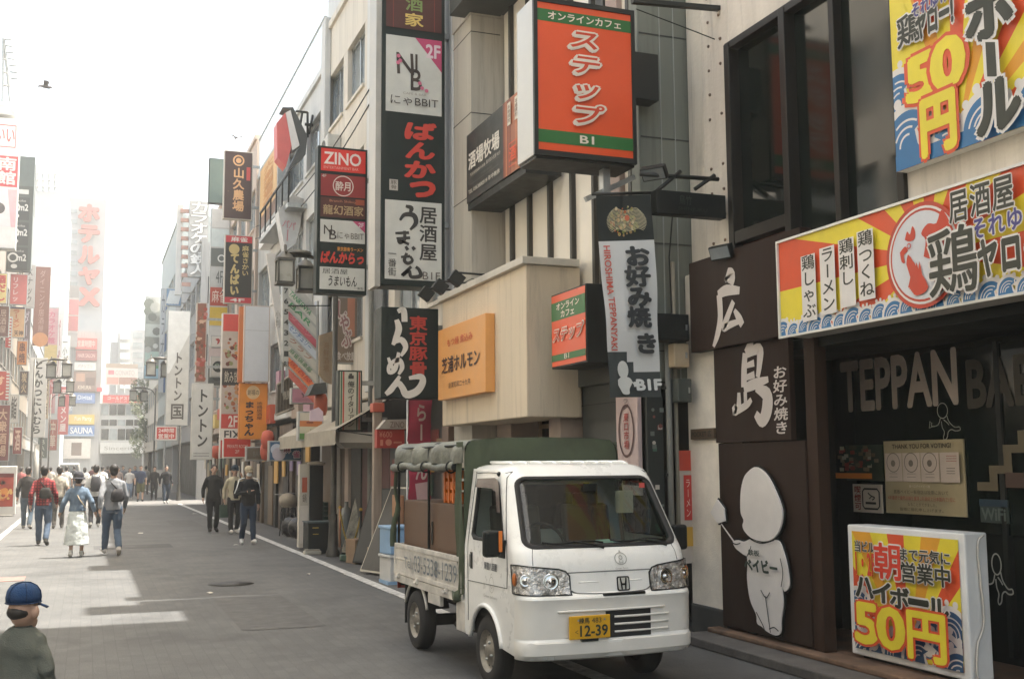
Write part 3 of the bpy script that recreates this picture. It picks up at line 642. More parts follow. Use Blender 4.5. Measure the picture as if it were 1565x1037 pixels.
# ================================================================== SECOND BUILDING (grey tile, cream windows)
X2 = 5.4
TILE = M('grey_green_tile', (.17, .18, .15), .55, var=.10, scale=1.5, streak=1)
TILEL = M('beige_tile', (.42, .39, .33), .6, var=.10, scale=1.6, streak=1)
SEAM = M('tile_seam', (.05, .052, .048), .7); SEAML = M('pale_joint', (.30, .31, .28), .7)
CREAM = M('cream_window_blind', (.80, .74, .63), .35, var=.06, scale=.8, coat=.3)
MUL = M('dark_mullion', (.05, .047, .04), .45, .3)
r2 = E('tile_building', 'grey tiled building with cream window bands behind the orange sign', 'building', (8, 12.5, 0))
c = MB()
c.box(X2+.12, 15, 10.26, 15.3, 3.1, 12.1, TILE)
c.box(X2+.12, 15, 10.26, 13.15, 12.1, 20, TILE); c.box(X2+.12, 9, 14.1, 14.9, 12.1, 15.5, TILE)  # unseen roof blocks, stepped so their shadow leaves sun strips on the road
c.box(X2, X2+.7, 10.25, 10.45, 2.6, 19.9, TILE); c.box(X2+.7, 7.5, 10.25, 10.45, 0, 16, TILE)      # end wall
c.box(X2+.9, 15, 10.45, 15.3, 0, 3.1, M('dark_shop_interior', (.03, .032, .028), .6))
c.box(X2, X2+.12, 10.45, 14.45, 8.3, 12.1, TILEL)
c.build('wall', r2, bevel=.01)
c = MB()
for z in (2.9, 4.05, 5.2, 6.35, 7.5): c.box(X2+.02, 7, 10.243, 10.25, z, z+.012, SEAM)
for x in (5.66, 5.83): c.box(x, x+.012, 10.242, 10.25, 2.6, 9, SEAML)
c.build('tile_joint', r2)
c = MB(); c.box(4.95, X2+.3, 14.48, 15.28, 0, 12.1, TILEL); c.box(4.93, X2+.2, 14.46, 15.30, 8.15, 8.5, TILEL)
for z in (3.1, 4.3, 5.5, 6.7, 7.9): c.box(4.945, X2, 14.473, 15.29, z, z+.012, SEAM)
c.build('pilaster', r2, bevel=.004)
c = MB()
c.box(X2+.05, X2+.10, 10.47, 14.45, 3.1, 8.3, CREAM); c.build('window_blind', r2)
c = MB()
for y in (10.48, 10.74, 10.98, 11.42, 12.05, 12.75, 13.45, 14.1): c.box(X2-.01, X2+.09, y-.035, y+.035, 3.1, 8.3, MUL)
c.box(X2-.03, X2+.09, 11.02, 11.22, 3.1, 8.3, MUL); c.box(X2-.02, X2+.08, 10.7, 10.98, 3.1, 8.3, M('pinkish_tile', (.36, .27, .23), .6))
c.box(X2-.03, X2+.10, 10.46, 14.46, 3.1, 3.22, MUL); c.box(X2-.02, X2+.08, 10.46, 14.46, 5.66, 5.80, MUL); c.box(X2-.02, X2+.08, 10.46, 14.46, 8.2, 8.3, MUL)
c.box(X2-.02, X2+.06, 10.46, 11.0, 4.2, 4.3, MUL)
c.build('window_frame', r2, bevel=.006)
# overhanging dark canopy at the very top left of the windows
p0, p1 = at_x(712, 20, 4.95), at_x(752, 0, 4.95)
c = MB(); zc = at_x(712, 22, 4.9).z; c.box(4.7, X2, 12.2, 14.7, zc, zc+.4, M('dark_canopy', (.045, .05, .045), .5)); c.build('canopy', r2, bevel=.01)
# ground floor
c = MB(); DT = M('dark_shop_tile', (.05, .055, .05), .4, var=.2, scale=3)
c.box(X2+.02, X2+.2, 10.9, 11.85, 0, 3.1, DT); c.box(X2-.2, X2+.3, 12.0, 12.35, 0, 2.6, M('pink_beige_column', (.42, .33, .27), .6))
c.box(X2-.1, X2+.3, 13.9, 14.45, 0, 2.5, M('pink_beige_column'))
c.box(X2-.05, X2+.9, 10.9, 14.45, 2.62, 3.1, DT)
c.build('shop_wall', r2, bevel=.01)
c = MB()
for z in (.6, 1.2, 1.8, 2.4): c.box(X2+.012, X2+.02, 10.9, 11.85, z, z+.01, SEAM)
c.build('shop_joint', r2)
d = MB(); 
for y in (12.4, 12.9, 13.4, 13.86): d.box(X2+.3, X2+.38, y, y+.06, 0, 2.6, WOOD)
for z in (0.02, 1.0, 2.2, 2.54): d.box(X2+.305, X2+.375, 12.4, 13.9, z, z+.06, WOOD)
dd = d.build('door', r2, bevel=.006); d = MB(); d.box(X2+.34, X2+.345, 12.42, 13.88, .05, 2.55, DGLASS); d.build('pane', dd)

# ---- orange light box
t, f = None, None
x0, x1, z0, z1 = proj(815, -6, 972, 251, 9.85)
t = E('orange_light_box', 'large orange vertical light box with green bands and outlined white lettering', 'sign', ((x0+x1)/2, 10.1, z0))
b = MB(); b.box(x0, x1, 9.85, 10.32, z0, z1, M('silver_case', (.50, .49, .46), .35, .3, var=.06)); b.build('case', t, bevel=.01)
b = MB()
for a in ((x0-.005, x0+.035, z0-.005, z1), (x1-.035, x1+.005, z0-.005, z1), (x0+.036, x1-.036, z0-.005, z0+.05), (x0+.036, x1-.036, z1-.05, z1)): b.box(a[0], a[1], 9.83, 9.87, a[2], a[3], DKMET)
b.box(x0+.02, x1-.01, 9.87, 10.3, z0-.03, z0-.002, DKMET); b.build('frame', t)
b = MB(); b.box(x1+.004, X2+.1, 9.98, 10.2, z0+.75, z0+1.25, DKMET); b.box(x1-.3, x1-.22, 10.0, 10.1, z0-.5, z0-.03, STEEL); b.obox(Vector((x1-.2, 10.05, z0-.22)), (.28, 0, .14), (0, .025, 0), (-.012, 0, .024), STEEL); b.build('bracket', t)
f = frY(x0+.035, x1-.035, z0+.05, z1-.05, 9.848)
OR, GRN, LT = M('orange_acrylic', lin('e2562c'), .35, var=.05, scale=1.2), P('2c6b35', .4), P('e8dccd', .4)
f.rect(0, 0, 1, 1, OR); f.rect(0, .045, 1, .128, GRN); f.rect(0, .862, 1, .948, GRN)
f.text('オンラインカフェ', .11, .058, .89, .112, LT, bold=.02); f.text('B1', .43, .878, .58, .932, LT, bold=.02)
for i, ch in enumerate('ステップ'):
    v0 = .16+.172*i; u0 = .31
    for dx, dy, m_, bo in ((-.015, .012, LT, .10), (-.008, .006, LT, .10), (0, 0, LT, .10), (0, 0, P('cf4527', .4), .02)):
        f.l += .002; f._put(ch, bo, m_, u0+dx, v0+dy, u0+.33+dx, v0+.125+dy, (0, .98, -.05, .82), shear=.22)
f.mb.build('face', t)

# ---- black street-facing billboard
y0, y1, z0, z1 = px_box(713, 205, 801, 254, 4.9)
z1 = at_x(713, 208, 4.9).z; z0 = at_x(713, 312, 4.9).z
t = E('black_billboard', 'black bar billboard with white lettering and an orange photo strip', 'billboard', (4.95, (y0+y1)/2, z0))
b = MB(); b.box(4.9, 4.99, y1-.05, y0, z0, z1, M('black_billboard_film', (.03, .036, .033), .45, var=.2)); b.build('board', t, bevel=.005)
b = MB(); b.box(4.92, X2, y1, y0, z0-.10, z0-.004, DKMET); b.build('shelf', t)
f = frX(y0, y1-.05, z0, z1, 4.898)
for i in range(16): f.rect(.66+.0213*i, 0, .66+.0213*(i+1), 1, P(random.choice(['8c4a2c', '9c5a38', '7c3a24', 'b06a44', '6c3222']), .4), l=.004)
f.text('酒場牧場', .05, .30, .60, .54, P('d5d0c4'), bold=.025, bend=0); f.text('完全個室&飲み放題', .08, .60, .36, .645, P('b9b5a8')); f.text('最大飲み放題 90分', .38, .585, .62, .645, P('b9b5a8'))
f.text('大宴会可', .28, .70, .48, .74, P('5d625a')); f.line([(.08, .67), (.6, .67)], .006, P('5d625a')); f.line([(.08, .77), (.6, .77)], .006, P('5d625a'))
f.text('TEL 0363800319 年中無休', .06, .83, .62, .90, P('c4c0b2'), bold=.01)
for a in (.75, .87): f.rect(a, .06+.0, a+.05, .36, P('d8d0bf')); f.text('本格焼酎', a+.005, .09, a+.045, .33, P('6a3322'), vert=True)
f.line([(.78, .62), (.90, .62), (.90, .92), (.78, .92), (.78, .62)], .012, P('d8532f')); f.text('酒', .79, .68, .89, .86, P('d8532f'), bold=.02)
f.mb.build('print', t)

# ---- rendered box with the orange board
FX, FY0, FY1 = 4.70, 15.05, 11.80
zt = at_x(803, 404, FX).z; zb = at_x(803, 637, FX).z
STUC = M('cream_stucco', (.68, .575, .43), .9, var=.08, scale=1.2, bump=.35, bscale=60, streak=1)
t = E('stucco_sign_box', 'cream rendered box above the shop carrying a square orange board', 'sign box', (5.0, 13.4, zb))
b = MB(); b.box(FX, X2-.004, FY1, FY0, zb, zt, STUC); b.build('body', t, bevel=.015)
b = MB(); b.box(FX-.06, X2-.03, FY1-.05, FY0+.04, zt+.002, zt+.09, M('pale_coping', (.60, .56, .48), .7)); b.build('coping', t, bevel=.008)
for y in (13.3, 14.0, 14.65):
    b = MB(); b.tube([(FX+.1, y, zt+.12), (FX-.32, y, zt+.13)], .014, DKMET, 6); b.obox((FX-.36, y, zt+.05), (.07, 0, -.05), (0, .06, 0), (.045, 0, .06), DKMET); b.build('spot_lamp', t)
y0, y1 = at_x(683, 500, FX).y, at_x(757, 560, FX).y; bz1, bz0 = at_x(683, 506, FX).z, at_x(683, 612, FX).z
t = E('orange_board', 'square orange signboard with black lettering on the cream rendered box', 'sign board', (4.6, (y0+y1)/2, bz0))
b = MB(); b.box(FX-.13, FX-.003, y1, y0, bz0, bz1, M('orange_board', (.72, .34, .10), .45, var=.05)); b.build('board', t, bevel=.006)
f = frX(y0, y1, bz0, bz1, FX-.131); kb = P('3a2216'); f.text('もつ焼 煮込み', .22, .17, .76, .28, P('c8502a'), bold=.01); f.text('芝浦ホルモン', .10, .42, .90, .64, kb, bold=.02); f.text('創業昭和二十九年', .26, .78, .72, .86, kb); f.mb.build('lettering', t)

# ---- small orange street-facing sign beside it
sx = 4.9; y0, y1 = at_x(843, 500, sx).y, at_x(897, 500, sx).y
z1 = at_x(897, 432, sx).z; z0 = at_x(897, 553, sx).z
t = E('small_orange_sign', 'small orange and green street sign with white lettering next to the rendered box', 'sign', (5.1, (y0+y1)/2, z0))
b = MB(); b.box(sx, X2+.05, y1, y0, z0, z1, DKMET); b.build('case', t, bevel=.006)
f = frX(y0-.02, y1+.02, z0+.02, z1-.02, sx-.001); f.rect(0, 0, 1, 1, OR); f.rect(0, .10, 1, .36, GRN); f.rect(0, .84, 1, .93, GRN)
f.text('オンライン', .16, .125, .84, .22, LT, bold=.02); f.text('カフェ', .3, .24, .70, .335, LT, bold=.02); halo(f, 'ステップ', .06, .47, .94, .66, P('cf4527', .4), LT, .02, .08, shear=.2); f.text('B1', .42, .85, .56, .92, LT)
f.mb.build('face', t)

# ---- the long white cloth banner
t = E('vertical_cloth_banner', 'long white vertical banner with brushed black lettering and a dish photo', 'banner', (4.8, 9.42, 2.3))
def ban(px, py): p = at_y(px, py, 9.40); return p
b = MB(); rows = []
NR, NC = 40, 8
for i in range(NR+1):
    v = i/NR; l = at_y(911+22*v, 299+308*v, 9.4); r_ = at_y(995+17*v, 297+309*v, 9.4)
    for j in range(NC+1):
        u = j/NC; p = l.lerp(r_, u); p.y += .02*math.sin(7*v+2.2*u)+.012*math.sin(19*v-4*u)*v; rows.append(p)
bl = [ban(911, 299), ban(995, 297), ban(933, 607), ban(1012, 606)]
CL = M('white_banner_cloth', (.62, .63, .62), .85, var=.04, scale=3)
CLK = M('black_banner_print', (.02, .026, .024), .8, var=.1); CLG = M('grey_banner_print', (.05, .06, .06), .8, var=.1)
vs = [tuple(p) for p in rows]
for i in range(NR):
    for j in range(NC):
        m_ = CLK if i < 9 else CLG if (i >= 35 or (j < 4 and i >= 33) or (j in (0, 1, 2) and i >= 31)) else CL
        k = i*(NC+1)+j; b.add([vs[k], vs[k+1], vs[k+NC+2], vs[k+NC+1]], [(0, 3, 2, 1)], m_, True)
bo = b.build('cloth', t)
class Warp(Fr):                                   # draws on the hanging cloth, following its sag and slant
    def __init__(s): s.W, s.H = .68, 1.93; s.mb = MB(); s.l = .006; s.step = .0015; s.O = Vector((0, 0, 0)); s.U = Vector((1, 0, 0)); s.V = Vector((0, 0, -1)); s.N = Vector((0, -1, 0))
    def wrap(s):
        out = []
        for x, y, z in s.mb.v:
            u, v = min(max(x/s.W, 0), 1), min(max(-z/s.H, 0), 1)
            l = at_y(911+22*v, 299+308*v, 9.4); r_ = at_y(995+17*v, 297+309*v, 9.4); p = l.lerp(r_, u)
            out.append((p.x, p.y+.02*math.sin(7*v+2.2*u)+.012*math.sin(19*v-4*u)*v+y, p.z))
        s.mb.v = out
f = Warp()
rn = random.Random(3)
for i in range(90):
    a, rr = rn.random()*2*PI, rn.random()**.6; u, v = .48+.26*rr*math.cos(a), .125+.075*rr*math.sin(a)
    f.disc(u, v, rn.uniform(.008, .02), P(rn.choice(['8c8a4a', 'a88a5a', '6f7a3c', 'c9a46a', 'b05c34', 'd8c9a0']), .7), 7, l=.007+i*.00003)
for i in range(16):
    v = .07+.11*i/16; w_ = .34*math.sqrt(max(.05, 1-((v-.125)/.08)**2)); f.line(spline([(.5-w_, v+.01), (.35, v-.006), (.5, v+.008), (.7, v-.006), (.5+w_*1.1, v+.006)], 3), .005, P('cfc6a4', .7))
f.disc(.52, .115, .03, P('c0674a'), 12)
f.text('HIROSHIMA TEPPANYAKI', .05, .25, .17, .77, P('c4584a'), bold=.02, rot=True)
kb = P('34383a', .8)
for ch, v0, u0 in (('お', .255, .42), ('好', .355, .40), ('み', .455, .40), ('焼', .555, .38), ('き', .685, .50)):
    f.l += .002; f._put(ch, .045 if ch in '好焼' else .055, kb, u0, v0, u0+.46, v0+.105, (0, .98, -.12, .86), shear=-.1)
f.text('B1F', .50, .915, .97, .965, P('cfd2cf'), bold=.05)
f.disc(.24, .865, .075, P('cdcfcb'), 18, ry=.085); f.poly(spline([(.12, .915), (.2, .9), (.3, .9), (.38, .91), (.40, .93), (.34, .96), (.33, .985), (.22, .985), (.16, .96), (.12, .94)], 4), P('cdcfcb')); f.line([(.36, .915), (.45, .94)], .014, P('cdcfcb')); f.rect(.43, .925, .48, .95, P('cdcfcb'))
f.wrap(); f.mb.build('print', t)
b = MB(); p = ban(906, 296); q = ban(1000, 293); b.tube([p+Vector((0, .02, 0)), q+Vector((.05, .02, 0))], .016, DKMET, 8); q2 = ban(985, 262); b.tube([q+Vector((.02, .03, 0)), q+Vector((.28, .5, .1))], .014, DKMET, 6); b.build('pole', t)

# ---- narrow posters, sticker board, pipes and boxes in the recess beside the white pillar
y0, y1 = 10.80, 10.30; X = X2-.06
za, zb_ = at_x(952, 604, X).z, at_x(952, 712, X).z
t = E('pink_vertical_poster', 'narrow pale pink vertical poster with a dark ring and red writing', 'poster', (X, 10.5, zb_))
b = MB(); b.box(X, X+.05, y1, y0, zb_-.3, za, P('c9b4b0', .6)); b.build('board', t, bevel=.004)
f = frX(y0, y1, zb_-.3, za, X-.001); f.text('ラジ', .34, .03, .62, .15, P('4a4440'), vert=True); f.ring(.5, .36, .17, .028, P('5a3a38'), 26, ry=.27); f.text('東口市場', .38, .18, .62, .55, P('a84038'), bold=.02, vert=True, shear=.1); f.fuzz(4, .2, .68, .85, .9, P('7a6a66'), .008); f.mb.build('print', t)
t = E('sticker_board', 'black board covered in small stickers on the end wall by the pipes', 'board', (5.5, 10.2, .6))
b = MB(); b.box(5.40, 5.585, 10.2, 10.246, .5, 2.42, M('black_sticker_board', (.022, .028, .025), .5)); b.build('board', t)
f = frY(5.40, 5.585, .5, 2.42, 10.198)
for i in range(26):
    u, v = rn.uniform(.08, .85), rn.uniform(.03, .97); cc = P(rn.choice(['8a8f86', '6d756f', 'a89c90', '4a6d5c', '7c4a44', 'c4bdb0']), .6)
    if i % 2: f.disc(u, v, rn.uniform(.012, .028), cc, 12)
    else: f.rect(u-.1, v-.012, u+.16, v+.012, cc)
f.mb.build('sticker', t)
b = MB(); PV = M('grey_pipe', (.17, .17, .15), .55, var=.15)
b.tube([(5.63, 10.15, .01), (5.63, 10.15, 3.1)], .032, PV, 10)
for z in (.7, 1.6, 2.5, 3.2): b.box(5.585, 5.675, 10.14, 10.22, z, z+.03, DKMET)
tag(b.build('drain_pipe'), 'grey drain pipe running up the end wall beside the white pillar', 'pipe')
b = MB(); b.tube([(5.73, 10.18, .01), (5.73, 10.18, 3.85)], .022, M('buff_conduit', (.24, .215, .165), .5), 8); b.tube([(5.70, 10.17, 3.3), (5.68, 10.16, 3.9), (5.75, 10.14, 4.6)], .008, BLACK, 5)
tag(b.build('cable_conduit'), 'thin buff cable conduit just right of the grey drain pipe', 'conduit')
def wall_box(name, label, px0, py0, px1, py1, Y, d, m, cat):
    x0, x1, z0, z1 = proj(px0, py0, px1, py1, Y); t = E(name, label, cat, ((x0+x1)/2, Y, z0)); b = MB(); b.box(x0, x1, Y, Y+d, z0, z1, m); b.build('body', t, bevel=.01)
    b = MB(); b.box(x0+.02, x1-.02, Y-.008, Y-.002, z0+.03, z1-.03, m); b.box(x1-.05, x1-.03, Y-.016, Y-.008, (z0+z1)/2-.03, (z0+z1)/2+.03, STEEL); b.build('cover', t); return t
wall_box('meter_box', 'black louvred box fixed at head height left of the white pillar', 1003, 478, 1054, 521, 9.95, .22, BLACK, 'meter box')
wall_box('junction_box', 'small cream junction box under the black box by the pillar', 1030, 524, 1054, 561, 10.0, .2, P('b5a184', .6), 'junction box')
wall_box('junction_box', 'small dark grey junction box beneath the cream one by the pillar', 1036, 578, 1058, 614, 10.0, .2, M('dark_grey_box', (.06, .07, .06), .5), 'junction box')
x0, x1, z0, z1 = proj(1032, 688, 1052, 800, 10.22)
t = E('recess_poster', 'red and white poster with yellow foot half hidden by the pillar', 'poster', ((x0+x1)/2, 10.24, z0-.3)); b = MB(); b.box(5.76, 6.0, 10.2, 10.246, z0-.4, z1, P('b5aba0')); b.build('board', t)
f = frY(5.76, 6.0, z0-.4, z1, 10.199); f.rect(0, .0, 1, .18, P('b8402c')); f.rect(.2, .22, .6, .62, P('b8342c')); f.text('ラーメン', .28, .25, .52, .6, P('ddc9ba'), vert=True); f.rect(0, .68, 1, .85, P('c49a3c')); f.mb.build('print', t)
x0, x1, z0, z1 = proj(1046, 653, 1086, 671, 9.52)
y0, y1, z0, z1 = px_box(1047, 656, 1086, 670, 5.86); t = E('name_plate', 'small brown name plate across the white pillar', 'plate', (5.87, 9.9, z0)); b = MB(); b.box(5.86, 5.898, 9.66, 10.12, z0, z1, P('5c4c3a', .5)); b.build('board', t, bevel=.004)
f = frX(10.12, 9.66, z0, z1, 5.859); f.text('POCKET 広', .08, .2, .92, .8, P('2c2820'), bold=.02); f.mb.build('lettering', t)
# ================================================================== THE SMALL WHITE TRUCK
TX, TY, TROT = 3.765, 7.69, .024
TRUCK = E('kei_truck', 'small white pickup truck with green canvas cover parked facing the camera', 'truck', (TX, TY, 0), TROT)
PAINT = M('truck_white_enamel', (.82, .82, .79), .28, var=.05, scale=2.5, coat=.5)
DIRTY = M('truck_grimy_white', (.66, .63, .57), .45, var=.22, scale=5)
BUMP = M('truck_bumper_plastic', (.74, .72, .67), .45, var=.06, scale=2)
CHROME = M('chrome', (.75, .75, .74), .12, 1, var=.05)
GREENC = M('green_canvas', (.062, .080, .046), .8, var=.22, scale=2.5, bump=.3, bscale=9)
GREENT = M('sheen_green_canvas', (.165, .170, .138), .6, var=.35, scale=3.5, bump=.8, bscale=12)  # paler copy of the canvas: sheen on the top is put into the colour
UNDER = M('underbody', (.035, .033, .03), .8, var=.3, scale=8)
def interp(tab, z):
    if z <= tab[0][0]: return tab[0][1]
    for (a, b), (c, d) in zip(tab, tab[1:]):
        if z <= c: return b+(d-b)*(z-a)/(c-a)
    return tab[-1][1]
FT = [(.28, .085), (.30, .03), (.335, .004), (.42, 0), (.435, .012), (.45, .022), (.70, .014), (.735, .004), (.752, .012), (.775, .045), (.98, .078), (1.06, .108), (1.10, .135), (1.12, .152), (1.62, .475), (1.66, .51), (1.69, .555)]
WT = [(.28, .70), (.30, .725), (.335, .7375), (1.05, .7375), (1.10, .733), (1.69, .655)]
REAR, SA, SB, BOW, RC = 1.27, .60, .20, .055, .15
def cab(s, z, off=0.0):
    sg = -1 if s < 0 else 1; s = abs(s); f, w_ = interp(FT, z)-off, interp(WT, z)+off; r = RC
    if s <= SA:
        x = s/SA*(w_-r); return Vector((sg*x, f+BOW*(x/w_)**2, z))
    ye = f+BOW*((w_-r)/w_)**2
    if s <= SA+SB:
        p = (s-SA)/SB*PI/2; return Vector((sg*(w_-r+r*math.sin(p)), ye+r*(1-math.cos(p)), z))
    return Vector((sg*w_, ye+r+(s-SA-SB)*(REAR-ye-r), z))
def y2s(y, z):
    f, w_ = interp(FT, z), interp(WT, z); ye = f+BOW*((w_-RC)/w_)**2+RC
    return SA+SB+(y-ye)/(REAR-ye)
def front_y(x, z):
    f, w_ = interp(FT, z), interp(WT, z); x = abs(x)
    if x <= w_-RC: return f+BOW*(x/w_)**2
    ye = f+BOW*((w_-RC)/w_)**2; return ye+RC-math.sqrt(max(0, RC**2-(min(x, w_)-(w_-RC))**2))
def rrect(u0, v0, u1, v1, r, n=5, rv=None):
    rv = rv or r; out = []
    for cx, cy, a in ((u1-r, v1-rv, 0), (u0+r, v1-rv, 90), (u0+r, v0+rv, 180), (u1-r, v0+rv, 270)):
        out += [(cx+r*math.cos(R(a+90*i/n)), cy+rv*math.sin(R(a+90*i/n))) for i in range(n+1)]
    return out
def inside(p, poly):
    c = False; j = len(poly)-1
    for i in range(len(poly)):
        (xi, yi), (xj, yj) = poly[i], poly[j]
        if (yi > p[1]) != (yj > p[1]) and p[0] < (xj-xi)*(p[1]-yi)/(yj-yi)+xi: c = not c
        j = i
    return c
def dense(poly, d):
    out = []
    for a, b_ in zip(poly, poly[1:]+poly[:1]):
        k = max(1, int(math.hypot(b_[0]-a[0], b_[1]-a[1])/d)); out += [(a[0]+(b_[0]-a[0])*i/k, a[1]+(b_[1]-a[1])*i/k) for i in range(k)]
    return out
def patch(outer, holes, ss, zs, off=0.0, fn=cab):
    """triangulated skin of the cab surface inside a polygon of the (s, z) plane"""
    polys = [dense(outer, .05)]+[dense(h, .04) for h in holes]; pts = []; edges = []
    for pl in polys:
        k = len(pts); pts += pl; edges += [(k+i, k+(i+1) % len(pl)) for i in range(len(pl))]
    bset = pts[:]
    for s in ss:
        for z in zs:
            if inside((s, z), outer) and not any(inside((s, z), h) for h in holes) and all(abs(s-p[0])+abs(z-p[1]) > .012 for p in bset): pts.append((s, z))
    v, e, f, *_ = geometry.delaunay_2d_cdt([Vector(p) for p in pts], edges, [], 0, 1e-5)
    fs = []
    for t in f:
        c = (sum(v[i].x for i in t)/3, sum(v[i].y for i in t)/3)
        if inside(c, outer) and not any(inside(c, h) for h in holes): fs.append(tuple(t))
    return [fn(p.x, p.y, off) for p in v], fs
def tbuild(mb, name, parent=TRUCK, **k): return mb.build(name, parent, world=False, **k)
def sharp(o, a=32):
    o.data.set_sharp_from_angle(angle=R(a)); return o
SE = SA+SB+1
ss = [i*.05 for i in range(-12, 13)]+[sg*(SA+SB*i/6) for i in range(1, 7) for sg in (-1, 1)]+[sg*(SA+SB+.05*i) for i in range(1, 20) for sg in (-1, 1)]
zs = [.30, .335, .38, .42, .435, .45, .50, .56, .62, .70, .735, .752, .775, .82, .88, .93, .98, 1.02, 1.06, 1.10, 1.12, 1.18, 1.25, 1.32, 1.4, 1.48, 1.55, 1.62, 1.66, 1.685]
WS = rrect(-.665, 1.112, .665, 1.628, .075, rv=.06)
def dwin(sg):
    pts = [(.43, 1.135), (1.10, 1.135), (1.15, 1.165), (1.145, 1.56), (1.11, 1.60), (.74, 1.61), (.67, 1.585)]
    return [(sg*y2s(y, z), z) for y, z in pts][::1 if sg > 0 else -1]
def arch(sg, r=.335, cy=.80, cz=.27, n=16):
    pts = []
    a0 = math.asin((.34-cz)/r)
    for i in range(n+1):
        a = PI-a0-(PI-2*a0)*i/n; y, z = cy+r*math.cos(a), cz+r*math.sin(a); pts.append((sg*y2s(y, z), z))
    return pts
out = [(-SE, 1.69), (-SE, .34)]+[p for p in arch(-1)][::-1]+[(-(SA+.1), .30), (-.55, .28), (.55, .28), (SA+.1, .30)]+arch(1)+[(SE, .34), (SE, 1.69)]
vs, fs = patch(out, [WS, dwin(-1), dwin(1)], ss, zs)
b = MB(); b.add(vs, [t[::-1] for t in fs], PAINT, True)
# roof
rings = []
outs = [i*.1 for i in range(-6, 7)]+[]
sl_ = [-SE, -1.5, -1.2, -1.0]+[-(SA+SB*i/5) for i in range(5, 0, -1)]+[i*.1 for i in range(-6, 7)]+[SA+SB*i/5 for i in range(1, 6)]+[1.0, 1.2, 1.5, SE]
base = [cab(s, 1.69) for s in sl_]
cx_, cy_ = 0, .95
for ins, z in ((0, 1.69), (.04, 1.714), (.10, 1.730), (.22, 1.739), (.45, 1.744)):
    ring = []
    for p in base:
        kx = 1-ins/.66*.9; ky = 1-ins/.45*.9 if p.y < .95 else 1-ins/.45*.5
        ring.append((p.x*max(kx, .05), .95+(p.y-.95)*max(ky, .05), z))
    rings.append(ring)
n = len(base); vv = [p for r_ in rings for p in r_]; ff = []
for i in range(len(rings)-1):
    for j in range(n): ff.append((i*n+j, i*n+(j+1) % n, (i+1)*n+(j+1) % n, (i+1)*n+j))
ff.append(tuple((len(rings)-1)*n+j for j in range(n)))
b.add(vv, ff, PAINT, True)
for i in range(-4, 5): b.tube([(i*.13, .74, 1.735), (i*.13, .8, 1.747), (i*.13, 1.22, 1.749)], .012, PAINT, 6, flat=1.6)
# rear cab wall
w0 = .7375
b.prism([(-w0, REAR, .36), (w0, REAR, .36), (w0, REAR, 1.06), (.655, REAR, 1.70), (-.655, REAR, 1.70), (-w0, REAR, 1.06)], (0, .02, 0), PAINT)
body = sharp(tbuild(b, 'cab_body'), 28)
# bumper colour strip, lower lip
b = MB(); vs, fs = patch([(-.82, .29), (.82, .29), (.82, .43), (-.82, .43)], [], ss, [.30, .335, .38, .42], .004); b.add(vs, [t[::-1] for t in fs], BUMP, True)
vs, fs = patch([(-.80, .45), (.80, .45), (.80, .735), (-.80, .735)], [], ss, [.50, .56, .62, .70], .003); b.add(vs, [t[::-1] for t in fs], BUMP, True)
sharp(tbuild(b, 'bumper'))
# windscreen: gasket, glass, wipers
def ribbon(mb, poly, wd, off, m, fn=cab, lift=.01):
    pl = dense(poly, .03); vs = []; n = len(pl)
    area = sum(pl[i-1][0]*pl[i][1]-pl[i][0]*pl[i-1][1] for i in range(n)); sg = 1 if area > 0 else -1
    for i in range(n):
        a, c = Vector(pl[i-1]), Vector(pl[(i+1) % n]); t = (c-a).normalized(); q = Vector((-t.y, t.x))*sg
        p = Vector(pl[i])
        for k, o_ in ((-.45, off), (.1, off+lift), (.55, off), (.55, off-.03)): x = p+q*k*wd; vs.append(fn(x.x, x.y, o_))
    mb.add(vs, [(4*i+j, 4*((i+1) % n)+j, 4*((i+1) % n)+j+1, 4*i+j+1) for i in range(n) for j in range(3)], m, True)
b = MB(); ribbon(b, WS, .030, .002, RUBBER); g = tbuild(b, 'windscreen_seal')
b = MB(); vs, fs = patch(WS, [], ss, zs, -.012); b.add(vs, [t[::-1] for t in fs], GLASS, True); tbuild(b, 'windscreen')
b = MB()
for x0, x1, z1 in ((.55, .05, 1.155), (-.02, -.52, 1.15)):
    pts = [(x0+(x1-x0)*i/6, 0, 1.135+(z1-1.135)*i/6+.012*math.sin(i)) for i in range(7)]
    pts = [(x, front_y(x, z)-.02, z) for x, y, z in pts]; b.tube(pts, .008, BLACK, 6)
    b.tube([(x0, front_y(x0, 1.10)-.01, 1.095), (x0-.1, front_y(x0, 1.13)-.03, 1.125), ((x0+x1)/2, front_y((x0+x1)/2, 1.15)-.03, 1.15)], .007, BLACK, 6)
tbuild(b, 'wiper')
